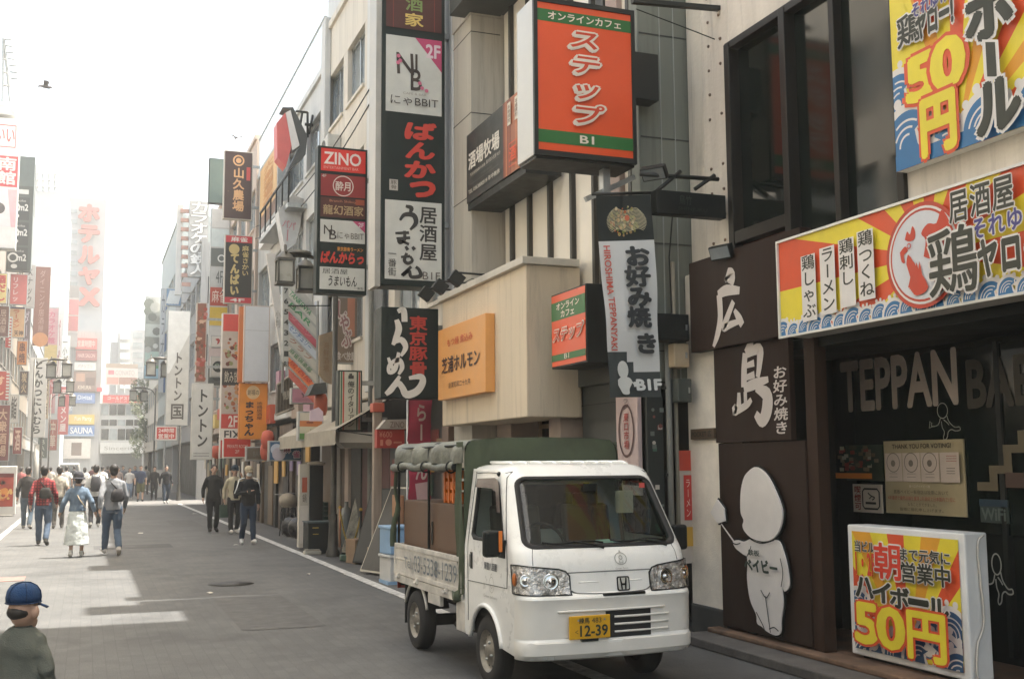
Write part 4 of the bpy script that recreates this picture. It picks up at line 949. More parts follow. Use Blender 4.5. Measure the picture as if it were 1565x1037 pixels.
for sg in (-1, 1):
    dw = dwin(sg)
    b = MB(); ribbon(b, dw, .030, .001, RUBBER, lift=.006)
    wnd = tbuild(b, 'door_window'); b = MB(); vs, fs = patch(dw, [], ss, zs, -.010); b.add(vs, fs, GLASS, True)
    b.v = b.v; tbuild(b, 'pane', wnd)
    # visor over the window
    b = MB(); vis = [(sg*y2s(y, z), z) for y, z in ((.55, 1.36), (.66, 1.60), (.74, 1.63), (1.13, 1.62), (1.15, 1.55), (.78, 1.545), (.70, 1.52), (.62, 1.36))]
    vs, fs = patch(vis, [], ss, zs, .02); b.add(vs, fs, M('smoked_visor', (.10, .075, .07), .15, var=.1), True); tbuild(b, 'window_visor')
    # door shut lines, handle
    b = MB(); dl = [(y, z) for y, z in ((1.20, .46), (1.215, 1.1), (1.20, 1.62), (1.16, 1.665), (.70, 1.665), (.62, 1.63), (.36, 1.12), (.345, .80))]
    b.tube([cab(sg*y2s(y, z), z, .0015) for y, z in [p for p in spline(dl, 4)]], .004, M('shut_line', (.12, .12, .115), .8), 5)
    b.tube([cab(sg*y2s(y, .80-.02*(y-.35)), .80-.02*(y-.35), .001) for y in (.345, .5, .7, .9, 1.1, 1.2)], .0035, M('shut_line'), 5); tbuild(b, 'door_seam')
    b = MB(); b.box(sg*.741, sg*.7375, 1.10, 1.155, .885, 1.02, BLACK); b.box(sg*.752, sg*.742, 1.112, 1.145, .90, 1.0, M('grey_handle', (.12, .12, .11), .4)); tbuild(b, 'door_handle', bevel=.004)
    # mirror
    b = MB(); b.box(sg*.76, sg*.90, .40, .47, 1.03, 1.235, BLACK); mi = tbuild(b, 'mirror', bevel=.028, seg=3)
    b = MB(); b.tube([(sg*.735, .45, 1.10), (sg*.78, .44, 1.12)], .022, BLACK, 8); b.box(sg*.72, sg*.745, .38, .52, 1.02, 1.16, BLACK); tbuild(b, 'mirror_arm', bevel=.006)
    if sg < 0:
        b = MB(); b.box(-.785, -.755, .388, .399, 1.07, 1.23, P('d8792e', .3)); tbuild(b, 'orange_mirror_strip', bevel=.004)  # plain orange strip on one mirror housing
    # headlamp
    hl = [(sg*s, z) for s, z in ((.345, .765), (.345, .90), (.375, .935), (.43, .952), (.73, .985), (.80, .985), (.80, .775), (.60, .768))]
    b = MB(); vs, fs = patch(hl, [], ss, zs, .004); b.add(vs, fs, M('lamp_reflector', (.86, .83, .78), .22, .55, var=.45, scale=26, bump=.9, bscale=40), True); lamp = tbuild(b, 'headlight')
    b = MB(); ribbon(b, hl, .012, .003, BLACK, lift=.008); tbuild(b, 'lamp_rim', lamp)
    b = MB(); c0 = cab(sg*.50, .862, .004); c1 = cab(sg*.68, .875, .006)
    for c_, r_ in ((c0, .062), (c1, .045)):
        nrm = Vector((c_.x*.35, -1, .12)).normalized(); b.lathe(c_-nrm*.002, [(r_, 0), (r_*1.02, .008), (r_*.85, .006), (r_*.3, .002), (r_*.26, .014), (0.001, .016)], CHROME, 20, nrm)
    tbuild(b, 'reflector_bowl', lamp)
    b = MB(); c2 = cab(sg*.76, .88, .012); b.ball(c2, .018, .018, .05, P('c06a2c', .3), 8, 6); tbuild(b, 'indicator_bulb', lamp)
    b = MB(); vs, fs = patch(hl, [], ss, zs, .017); b.add(vs, fs, glass_mat('lamp_lens', (.95, .95, .95), .92), True); tbuild(b, 'lens', lamp)
    # arch lip
    b = MB(); pl = arch(sg, .352, n=20); b.tube([cab(s, z, .004) for s, z in pl], .02, PAINT, 8); tbuild(b, 'wheel_arch')
def drawf(build_fn, name, x0, x1, z0, z1, parent=TRUCK, lift=.004):
    f = Fr((x0, 0, z1), (1, 0, 0), (0, 0, -1), x1-x0, z1-z0, step=.0008); build_fn(f)
    f.mb.v = [(x, front_y(x, z)+y-lift, z) for x, y, z in f.mb.v]
    return tbuild(f.mb, name, parent)
# bonnet seam, centre strip, grille, plate, emblem
b = MB(); gk = M('shut_line')
b.tube([(x, front_y(x, .925)-.001, .925-.005*abs(x)) for x in [i*.05 for i in range(-7, 8)]], .004, gk, 5)
b.tube([(x, front_y(x, z)-.001, z) for x, z in spline([(-.345, .80), (-.30, .775), (-.22, .768), (0, .762), (.22, .768), (.30, .775), (.345, .80)], 4)], .006, gk, 5)
for x0 in (-.27, .10): b.tube([(x0+i*.034, front_y(x0+i*.034, .85)+.002, .85) for i in range(6)], .006, PAINT, 6)
for sg in (-1, 1): b.tube([(sg*x, front_y(x, z)-.001, z) for x, z in ((.60, 1.10), (.615, 1.05), (.62, .985))], .003, gk, 5)
tbuild(b, 'bonnet_seam')
b = MB(); b.tube([(x, front_y(x, .755)-.006, .757) for x in [-.09+i*.04 for i in range(10)]], .012, BLACK, 6); tbuild(b, 'bonnet_slot')
def gr(f):
    f.rect(0, 0, 1, 1, M('grille_black', (.012, .012, .012), .6))
drawf(gr, 'grille_recess', -.075, .315, .44, .645, lift=.006)
b = MB()
for z in (.645, .590, .535, .480):
    xs = [.0+i*.03 for i in range(17)] if z < .64 else [-.46+i*.05 for i in range(19)]
    b.tube([(x, front_y(x, z)-.010, z) for x in xs], .0085, BUMP, 8)
for x in (.05, .15, .25): b.tube([(x, front_y(x, .5)-.006, .45), (x, front_y(x, .6)-.006, .64)], .004, DKMET, 5)
tbuild(b, 'grille_bar')
px0, pz0 = -.385, .445
b = MB(); b.box(px0-.005, px0+.335, -.02, -.006, pz0, pz0+.17, M('plate_yellow', lin('d9a51f'), .4, var=.06, scale=9)); pl_ = tbuild(b, 'number_plate', bevel=.006)
f = Fr((px0, -.021, pz0+.167), (1, 0, 0), (0, 0, -1), .33, .165, step=.0006); kk = P('22302a', .5)
f.text('練馬', .22, .07, .48, .32, kk, bold=.012); f.text('483', .54, .09, .78, .31, kk); f.text('く', .12, .60, .20, .76, kk, bold=.01); f.text('12-39', .24, .40, .94, .90, kk, bold=.02)
f.disc(.2, .17, .008, STEEL, 10); f.disc(.86, .17, .008, STEEL, 10); tbuild(f.mb, 'lettering', pl_)
b = MB(); b.box(px0+.1, px0+.24, -.01, .02, pz0-.02, pz0, DKMET); tbuild(b, 'plate_bracket')
def emb(f):
    f.poly(rrect(.0, .0, 1, 1, .14), M('chrome'), l=.006); f.poly(rrect(.09, .09, .91, .91, .12), P('bdbdb6', .3), l=.0075)
    for q in ([(.22, .10), (.33, .10), (.40, .48), (.60, .48), (.67, .10), (.78, .10), (.70, .90), (.58, .90), (.60, .62), (.40, .62), (.42, .90), (.30, .90)],): f.poly(q, P('3c3c3a', .25, metal=.6), l=.009)
drawf(emb, 'front_emblem', .045, .155, .775, .882)
lg = P('9a9a94', .5)
def drw(f):
    f.ring(.5, .52, .36*f.W, .006, lg, 24, ry=.36*f.H); f.ring(.5, .45, .10*f.W, .005, lg, 14); f.line([(.38, .62), (.40, .78), (.60, .78), (.62, .62)], .005, lg); f.line(spline([(.46, .14), (.5, .02), (.54, .14)]), .005, lg)
drawf(drw, 'front_drawing', .03, .17, .955, 1.075)
def drw2(f): f.text('Green Farm', 0, 0, 1, 1, lg)
drawf(drw2, 'front_small_lettering', .045, .155, .935, .948)
# door writing
f = Fr((-.7385, .86, 1.0), (0, -1, 0), (0, 0, -1), .5, .34, step=.0008); dk = P('5f6468', .5)
f.text('新宿八百屋', .08, .10, .62, .27, P('6a6d70', .5), bold=.03); f.ring(.40, .60, .05, .004, lg, 22, ry=.06); f.line(spline([(.36, .42), (.40, .34), (.44, .42)]), .004, lg); f.line([(.34, .62), (.42, .68), (.46, .62)], .004, lg)
f.text('Green delivery', .06, .84, .66, .93, lg); tbuild(f.mb, 'door_lettering')
# cabin interior
b = MB(); INT = M('cabin_grey', (.045, .045, .042), .8); SEAT = M('seat_vinyl', (.07, .065, .058), .6)
b.box(-.66, .66, .26, .55, .98, 1.085, INT); b.box(-.68, .68, .3, 1.2, .5, .56, INT); tbuild(b, 'dashboard', bevel=.02)
for sx in (-.33, .33):
    b = MB(); b.box(sx-.22, sx+.22, .62, 1.08, .72, .84, SEAT); b.obox((sx, 1.14, 1.10), (.22, 0, 0), (0, .05, .01), (0, .04, .29), SEAT); b.obox((sx, 1.17, 1.43), (.12, 0, 0), (0, .035, 0), (0, .01, .06), SEAT); tbuild(b, 'cab_seat', bevel=.03)
b = MB(); cc = Vector((-.33, .56, 1.10)); q1 = Vector((1, 0, 0)); q2 = Vector((0, .45, .9)).normalized()
b.tube([cc+.18*(math.cos(a)*q1+math.sin(a)*q2) for a in [2*PI*i/24 for i in range(24)]], .014, BLACK, 8, closed=True); b.tube([cc-q1*.18, cc+q1*.18], .012, BLACK, 6); b.tube([cc, (-.33, .42, 1.02)], .02, BLACK, 8); tbuild(b, 'steering_wheel')
b = MB(); b.box(-.04, .06, .40, .44, 1.52, 1.58, BLACK); tbuild(b, 'rear_mirror')
b = MB(); b.obox((.10, .30, 1.11), (.07, .02, 0), (-.02, .06, .02), (0, -.005, .012), P('9fc4c0', .4)); b.obox((-.05, .33, 1.10), (.09, 0, 0), (0, .05, 0), (0, 0, .008), P('a08468', .6)); tbuild(b, 'papers')
b = MB(); b.box(.26, .42, .455, .457, 1.34, 1.52, P('b9aea0')); tbuild(b, 'windscreen_card'); b = MB(); b.box(-.02, .03, .47, .472, 1.56, 1.585, P('d8b83c')); b.box(.47, .52, .44, .442, 1.54, 1.58, P('c0504a')); tbuild(b, 'inspection_sticker')
b = MB(); b.box(-.5, .5, REAR-.012, REAR-.004, 1.18, 1.56, DGLASS); tbuild(b, 'rear_window')
b = MB(); c_ = cab(-.80, 1.66, .002); b.lathe(c_, [(.0, .01), (.018, .008), (.02, -.004)], BLACK, 12, (-.8, -.4, .3)); tbuild(b, 'antenna_cap')
# chassis and bed
b = MB(); b.box(-.36, -.26, .5, 3.3, .40, .56, UNDER); b.box(.26, .36, .5, 3.3, .40, .56, UNDER); b.box(-.6, .6, .72, .80, .24, .30, UNDER); b.box(-.6, .6, 2.62, 2.70, .22, .32, UNDER); b.ball((0, 2.65, .27), .12, .1, .1, UNDER); b.box(-.30, .30, 1.2, 1.9, .22, .46, UNDER)
b.box(-.66, .66, .30, 1.26, .36, .50, UNDER); b.tube([(-.45, 1.4, .30), (-.45, 2.3, .27)], .03, UNDER, 8); tbuild(b, 'chassis')
b = MB(); b.box(-.715, .715, 1.34, 3.38, .60, .655, DIRTY)
for y in (1.7, 2.1, 2.5, 2.9, 3.25): b.box(-.70, .70, y, y+.05, .54, .60, UNDER)
b.box(-.7375, -.70, 1.36, 3.395, .575, .648, DIRTY); b.box(.70, .7375, 1.36, 3.395, .575, .648, DIRTY)
tbuild(b, 'load_bed', bevel=.005)
def gate(sg):
    b = MB(); x = sg*.7375
    b.box(x, x-sg*.025, 1.37, 3.385, .655, .95, DIRTY)
    b.box(x+sg*.008, x-sg*.03, 1.37, 3.385, .915, .955, DIRTY); b.box(x+sg*.006, x-sg*.0, 1.37, 3.385, .655, .695, DIRTY)
    b.box(x+sg*.004, x, 1.40, 3.36, .80, .815, DIRTY)
    for y in (1.37, 2.05, 2.75, 3.33): b.box(x+sg*.006, x, y, y+.05, .70, .91, DIRTY)
    g = tbuild(b, 'side_gate', bevel=.004)
    for y in (1.75, 2.6, 3.2):
        b = MB(); b.tube([(x+sg*.012, y, .66), (x+sg*.02, y+.01, .62), (x+sg*.012, y+.09, .625)], .010, DIRTY, 6); b.box(x+sg*.016, x+sg*.002, y-.02, y+.02, .62, .67, DIRTY); tbuild(b, 'latch', g)
    return g
gl_ = gate(-1); gate(1)
f = Fr((-.7495, 3.30, .905), (0, -1, 0), (0, 0, -1), 1.88, .20, step=.0006); f.text('Tel.', .16, .30, .31, .82, P('7f8488', .6), bold=.01); f.text('03-5338-1239', .33, .12, .985, .88, P('6c757b', .6)); tbuild(f.mb, 'lettering', gl_)
b = MB(); b.box(-.71, .71, 3.37, 3.395, .655, .95, DIRTY); tbuild(b, 'tail_gate', bevel=.004)
for sg in (-1, 1):
    b = MB(); pts = [(sg*.715, 2.72+.36*math.cos(a), .27+.36*math.sin(a)) for a in [PI*.12+PI*.76*i/14 for i in range(15)]]
    vs = []
    for p in pts: vs += [p, (p[0]-sg*.22, p[1], p[2])]
    b.add(vs, [(2*i, 2*i+1, 2*i+3, 2*i+2) for i in range(14)], UNDER, True); b.tube(pts, .014, DIRTY, 6)
    tbuild(b, 'rear_fender')
    b = MB(); b.box(sg*.72, sg*.5, 3.06, 3.075, .20, .58, RUBBER); tbuild(b, 'mud_flap')
    b = MB(); b.box(sg*.735, sg*.70, 1.95, 2.3, .48, .575, DIRTY); tbuild(b, 'side_bracket', bevel=.006)
    b = MB(); b.box(sg*.735, sg*.68, 1.30, 1.52, .34, .60, DIRTY); tbuild(b, 'fuel_step', bevel=.01)
    b = MB(); b.box(sg*.70, sg*.52, 3.395, 3.41, .50, .60, P('8c2c20', .3)); tbuild(b, 'tail_light')
TYRE = M('tyre_rubber', (.022, .021, .020), .85, var=.2, scale=12, bump=.3)
RIM = M('steel_rim', (.30, .28, .24), .5, .6, var=.3, scale=14)
for sg in (-1, 1):
    for y in (.80, 2.72):
        wt = bpy.data.objects.new('wheel', None); COL.objects.link(wt); wt.parent = TRUCK; wt.location = (sg*.66, y, .27)
        b = MB(); b.lathe((0, 0, 0), [(.165, -.070), (.20, -.074), (.255, -.066), (.270, -.048), (.272, 0), (.270, .048), (.255, .066), (.20, .074), (.165, .070)], TYRE, 36, (1, 0, 0))
        for x in (-.025, .025): b.lathe((0, 0, 0), [(.2725, x-.004), (.266, x), (.2725, x+.004)], BLACK, 36, (1, 0, 0))
        b.build('tyre', wt, world=False)
        b = MB(); b.lathe((0, 0, 0), [(.168, sg*.070), (.160, sg*.066), (.150, sg*.040), (.135, sg*.030), (.10, sg*.045), (.055, sg*.058), (.05, sg*.066), (.03, sg*.072), (.001, sg*.072)], RIM, 32, (1, 0, 0))
        for i in range(10):
            a = 2*PI*i/10; b.lathe((sg*.036, .118*math.cos(a), .118*math.sin(a)), [(.015, 0), (.001, sg*.004)], BLACK, 10, (1, 0, .0))
        for i in range(4):
            a = 2*PI*i/4+.4; b.lathe((sg*.05, .072*math.cos(a), .072*math.sin(a)), [(.012, 0), (.011, sg*.018), (.001, sg*.02)], STEEL, 6, (1, 0, 0))
        b.build('rim', wt, world=False, fix=True)
# canvas cover
def wv(a, b_): return mnoise.noise(Vector((a, b_, 3.1)))
b = MB()
# front wall of the canvas, rounded top corners, rising behind the cab
prof = [(-.735, .70), (-.735, 1.2), (-.73, 1.6), (-.725, 1.82), (-.705, 1.90), (-.66, 1.945), (-.4, 1.965), (0, 1.97), (.4, 1.965), (.66, 1.945), (.705, 1.90), (.725, 1.82), (.73, 1.6), (.735, 1.2), (.735, .70)]
k = len(prof); NY = 24; vs = []
ycut = [1.31+.11*0]
ys = [1.315, 1.325, 1.36, 1.42]+[1.46+1.94*i/44 for i in range(45)]
b.prism([(x, 1.318, z) for x, z in prof], (0, .012, 0), GREENC)
# top skin from side to side with folds
top = [(-.74, 1.745), (-.742, 1.79), (-.738, 1.84), (-.725, 1.885), (-.70, 1.92), (-.65, 1.945), (-.5, 1.957), (-.25, 1.966), (0, 1.97), (.25, 1.966), (.5, 1.957), (.65, 1.945), (.70, 1.92), (.725, 1.885), (.74, 1.80), (.74, 1.745)]
for side in (0,):
    vs = []; nt_ = len(top)
    for y in ys:
        sagz = -.022*abs(math.sin((y-1.32)*PI/.69))
        for j, (x, z) in enumerate(top):
            edge = 1 if (j < 4 or j > nt_-5) else .3
            zig = .042*(abs(((y*3.4) % 2)-1)-.5)*2*edge+(.016*wv(y*11, x*8+z*9) if 1 < j < nt_-2 else 0)
            vs.append((x+(zig if x < 0 else -zig)*.9+.006*wv(x*7, y*9), y, z+sagz*(1 if edge < 1 else .4)+.012*wv(y*6, x*5)+.012*wv(y*15, x*11)))
    b.add(vs, [(i*nt_+j, (i+1)*nt_+j, (i+1)*nt_+j+1, i*nt_+j+1) for i in range(len(ys)-1) for j in range(nt_-1)], GREENT, True)
cov = tbuild(b, 'canvas_cover')
for sg in (-1, 1):
    b = MB(); pts = [(sg*(.745+.012*wv(y*5, 1)), y, 1.715+.012*math.sin(y*9)) for y in [1.50+i*.1 for i in range(20)]]
    b.tube(pts, [.036+.006*math.sin(i*2.1)+.004*math.sin(i*5.3) for i in range(20)], GREENT, 10); b.lathe((sg*.745, 1.495, 1.715), [(.042, 0), (.038, .004), (.001, .012)], BLACK, 12, (0, -1, 0))  # black end disc stands for the shade inside the hollow roll
    for y in (1.62, 2.35, 3.1): b.tube([(sg*(.745+.046*math.cos(a)), y, 1.715+.05*math.sin(a)) for a in [2*PI*i/12 for i in range(12)]], .008, BLACK, 5, closed=True)
    tbuild(b, 'rolled_curtain', cov)
for sg in (-1, 1):                                           # side strip left hanging down behind the door
    b = MB()
    n = 22; vs = []
    for i in range(n+1):
        z = 1.93-1.30*i/n; wy = .20-.05*i/n
        for j in range(5):
            y = 1.322+wy*j/4; vs.append((sg*(.742+.012*math.sin(j*1.9+z*5)+.008*wv(z*6, j)), y+.01*wv(z*3, j*2.), z))
    b.add(vs, [(i*5+j, i*5+j+1, (i+1)*5+j+1, (i+1)*5+j) for i in range(n) for j in range(4)], GREENC, True)
    b.tube([(sg*.745, 1.40, .64), (sg*.74, 1.50, .60), (sg*.72, 1.62, .66)], [.05, .035, .02], GREENC, 8)
    tbuild(b, 'side_strip', cov)
b = MB()
for sg in (-1, 1):
    for y in (1.36, 2.38, 3.36): b.tube([(sg*.70, y, .66), (sg*.70, y, 1.88), (sg*.62, y, 1.93), (0, y, 1.95)], .013, DKMET, 6)
    for z in (1.70, 1.90): b.tube([(sg*.70, 1.36, z), (sg*.70, 3.36, z)], .010, DKMET, 6)
tbuild(b, 'canopy_frame')
for sg in (-1, 1): b = MB(); b.tube(spline([(sg*.72, 3.37, 1.75), (sg*.735, 3.38, 1.5), (sg*.71, 3.36, 1.3), (sg*.74, 3.39, 1.15), (sg*.75, 3.39, 1.02), (sg*.745, 3.40, .92)], 4), [.018]*8+[.03]*6+[.035]*7, GREENC, 8); tbuild(b, 'tied_strap', cov)

# load on the bed: things of their own
def on_bed(x, y, z): return (TX+x*math.cos(TROT)-y*math.sin(TROT), TY+x*math.sin(TROT)+y*math.cos(TROT), z)
t = E('brown_cabinet', 'brown two door cabinet standing on the truck bed behind the gate', 'cabinet', on_bed(-.40, 2.43, .657), TROT)
b = MB(); CB = M('brown_laminate', (.135, .075, .042), .55, var=.1, scale=2); b.box(-.25, .25, -.87, .87, 0, .728, CB); b.build('carcass', t, world=False, bevel=.006)
b = MB(); b.box(-.264, -.254, -.86, -.006, .013, .72, CB); b.box(-.264, -.254, .006, .86, .013, .72, CB); dr = b.build('door', t, world=False, bevel=.003)
b = MB(); b.box(-.274, -.265, -.07, -.04, .34, .55, DKMET); b.box(-.274, -.265, .04, .07, .34, .55, DKMET); b.build('handle', dr, world=False)
def crate(label, loc, m, wx=.34, wy=.42, h=.26, group=None, rz=0):
    t = E('crate', label, 'crate', loc, rz, group); b = MB()
    for sx in (-1, 1):
        for k in range(3): b.box(sx*wx/2-.012, sx*wx/2+.012, -wy/2, wy/2, .02+k*h*.34, .02+k*h*.34+h*.24, m)
        for q in (-1, -.34, .34, 1): b.box(sx*(wx/2+.006)-.014, sx*(wx/2+.006)+.014, q*(wy/2-.03)-.018, q*(wy/2-.03)+.018, 0, h, m)
    for sy in (-1, 1):
        for k in range(3): b.box(-wx/2+.013, wx/2-.013, sy*wy/2-.012, sy*wy/2+.012, .02+k*h*.34, .02+k*h*.34+h*.24, m)
        for q in (-.5, .5): b.box(q*(wx/2)-.016, q*(wx/2)+.016, sy*(wy/2+.006)-.013, sy*(wy/2+.006)+.013, 0, h, m)
    b.build('crate_sides', t, world=False); b = MB(); b.box(-wx/2, wx/2, -wy/2, wy/2, 0, .016, m); b.build('base', t, world=False); return t
ORC = M('orange_plastic', lin('d9741c'), .45, var=.1, scale=4)
crate('orange plastic crate on top of the brown cabinet in the truck', on_bed(-.42, 2.02, 1.388), ORC, h=.30, rz=TROT)
# ================================================================== RIGHT SIDE OF THE STREET, FARTHER ON
WARMW = M('cream_render', (.60, .55, .47), .85, var=.12, scale=1.0, streak=1)
PALEW = M('pale_grey_cladding', (.55, .55, .53), .7, var=.10, scale=.8, streak=1)
PINKW = M('pinkish_render', (.55, .45, .38), .85, var=.12, scale=1.2, streak=1)
DKSHOP = M('dark_shop_front', (.028, .03, .026), .5, var=.3, scale=1.5)
def rbuilding(name, label, X, y0, y1, top, wall, bands, nwin, depth=11, shop=3.0, extra=None, side=1, pane=LGLASS, sill=True):
    """street building: wall > window (> pane), cornice, shop front; side=-1 builds it on the left"""
    t = E(name, label, 'building', (side*(X+depth/2), (y0+y1)/2, 0)); b = MB(); sx = side
    zs_ = sorted([shop]+[z for bd in bands for z in bd]+[top])
    for i in range(0, len(zs_)-1, 2): b.box(sx*X, sx*(X+depth), y0, y1, zs_[i], zs_[i+1], wall)
    for a, c in bands: b.box(sx*(X+.35), sx*(X+depth-.01), y0+.01, y1-.01, a, c, DKSHOP)
    w_ = (y1-y0)/nwin
    for a, c in bands:
        for i in range(nwin+1):
            yy = y0+i*w_; b.box(sx*(X+.004), sx*(X+.34), max(yy-.22, y0), min(yy+.22, y1), a, c, wall)
    b.box(sx*(X+.5), sx*(X+depth), y0+.02, y1-.02, 0, shop, DKSHOP)
    for yy in (y0+.02, y1-.4): b.box(sx*(X+.02), sx*(X+.5), yy, yy+.38, 0, shop, wall)
    b.build('wall', t)
    b = MB(); b.box(sx*(X-.07), sx*(X+.3), y0+.01, y1-.01, top+.002, top+.16, wall); b.build('cornice', t)
    b = MB(); b.box(sx*(X-.05), sx*(X-.003), y0+.02, y1-.02, shop+.02, shop+.2, wall); b.build('shop_fascia', t)
    for a, c in bands:
        for i in range(nwin):
            ya, yb = y0+i*w_+.22, y0+(i+1)*w_-.22; b = MB(); fm = STEEL
            for q in (ya, (ya+yb)/2-.03, yb-.06): b.box(sx*(X+.10), sx*(X+.18), q, q+.06, a, c, fm)
            b.box(sx*(X+.10), sx*(X+.17), ya, yb, a, a+.06, fm); b.box(sx*(X+.10), sx*(X+.17), ya, yb, c-.06, c, fm)
            if sill: b.box(sx*(X-.05), sx*(X+.10), ya-.03, yb+.03, a-.07, a-.004, wall)
            wn = b.build('window', t); b = MB(); b.box(sx*(X+.145), sx*(X+.155), ya, yb, a, c, pane); b.build('pane', wn)
    return t
r3 = rbuilding('cream_building', 'cream building with long window bands behind the tall black tenant sign', 5.1, 15.35, 25.6, 12.0, WARMW, [(4.3, 5.6), (6.95, 8.25), (9.55, 10.85)], 5)
b = MB()
for y0, y1, xx in ((20.1, 20.75, 4.92), (25.15, 25.6, 4.95), (15.36, 15.8, 4.96)): b.box(xx, 5.099, y0, y1, 3.1, 12.3, PALEW)
b.tube([(4.86, 20.0, .1), (4.86, 20.0, 12.2)], .05, PV, 8); b.build('column', r3, bevel=.02)
b = MB(); b.box(5.08, 9, 21, 25.5, 12.17, 13.2, M('rooftop_panel', (.5, .5, .48), .5)); b.box(4.9, 6.2, 20, 21, 12.5, 13.6, PALEW); b.build('roof_structure', r3)
r4 = rbuilding('pale_building', 'pale building with a glass roof rail beyond the cream one', 5.1, 25.62, 36.8, 11.2, PALEW, [(3.9, 5.3), (6.6, 8.0), (9.2, 10.4)], 4)
b = MB(); b.box(5.05, 5.09, 25.7, 36.7, 11.38, 12.5, M('frosted_rail_glass', (.62, .66, .66), .15, var=.05)); b.box(5.03, 5.11, 25.7, 36.7, 12.5, 12.56, STEEL)
for i in range(6): b.box(5.10, 5.14, 25.8+i*2.1, 25.86+i*2.1, 11.37, 12.5, STEEL)
b.build('roof_rail', r4)
b = MB(); b.box(4.6, 5.09, 28, 33, 8.3, 8.42, STEEL); 
for i in range(6): b.box(4.6, 4.64, 28+i, 28.05+i, 8.42, 9.2, DKMET)
b.box(4.6, 4.65, 28, 33.1, 9.2, 9.25, DKMET); b.build('balcony', r4)
r5 = rbuilding('brown_building', 'brownish narrow building crowded with signs before the crossing', 5.0, 36.82, 51.5, 12.6, PINKW, [(4.0, 5.4), (6.8, 8.2), (9.6, 11.0)], 6)

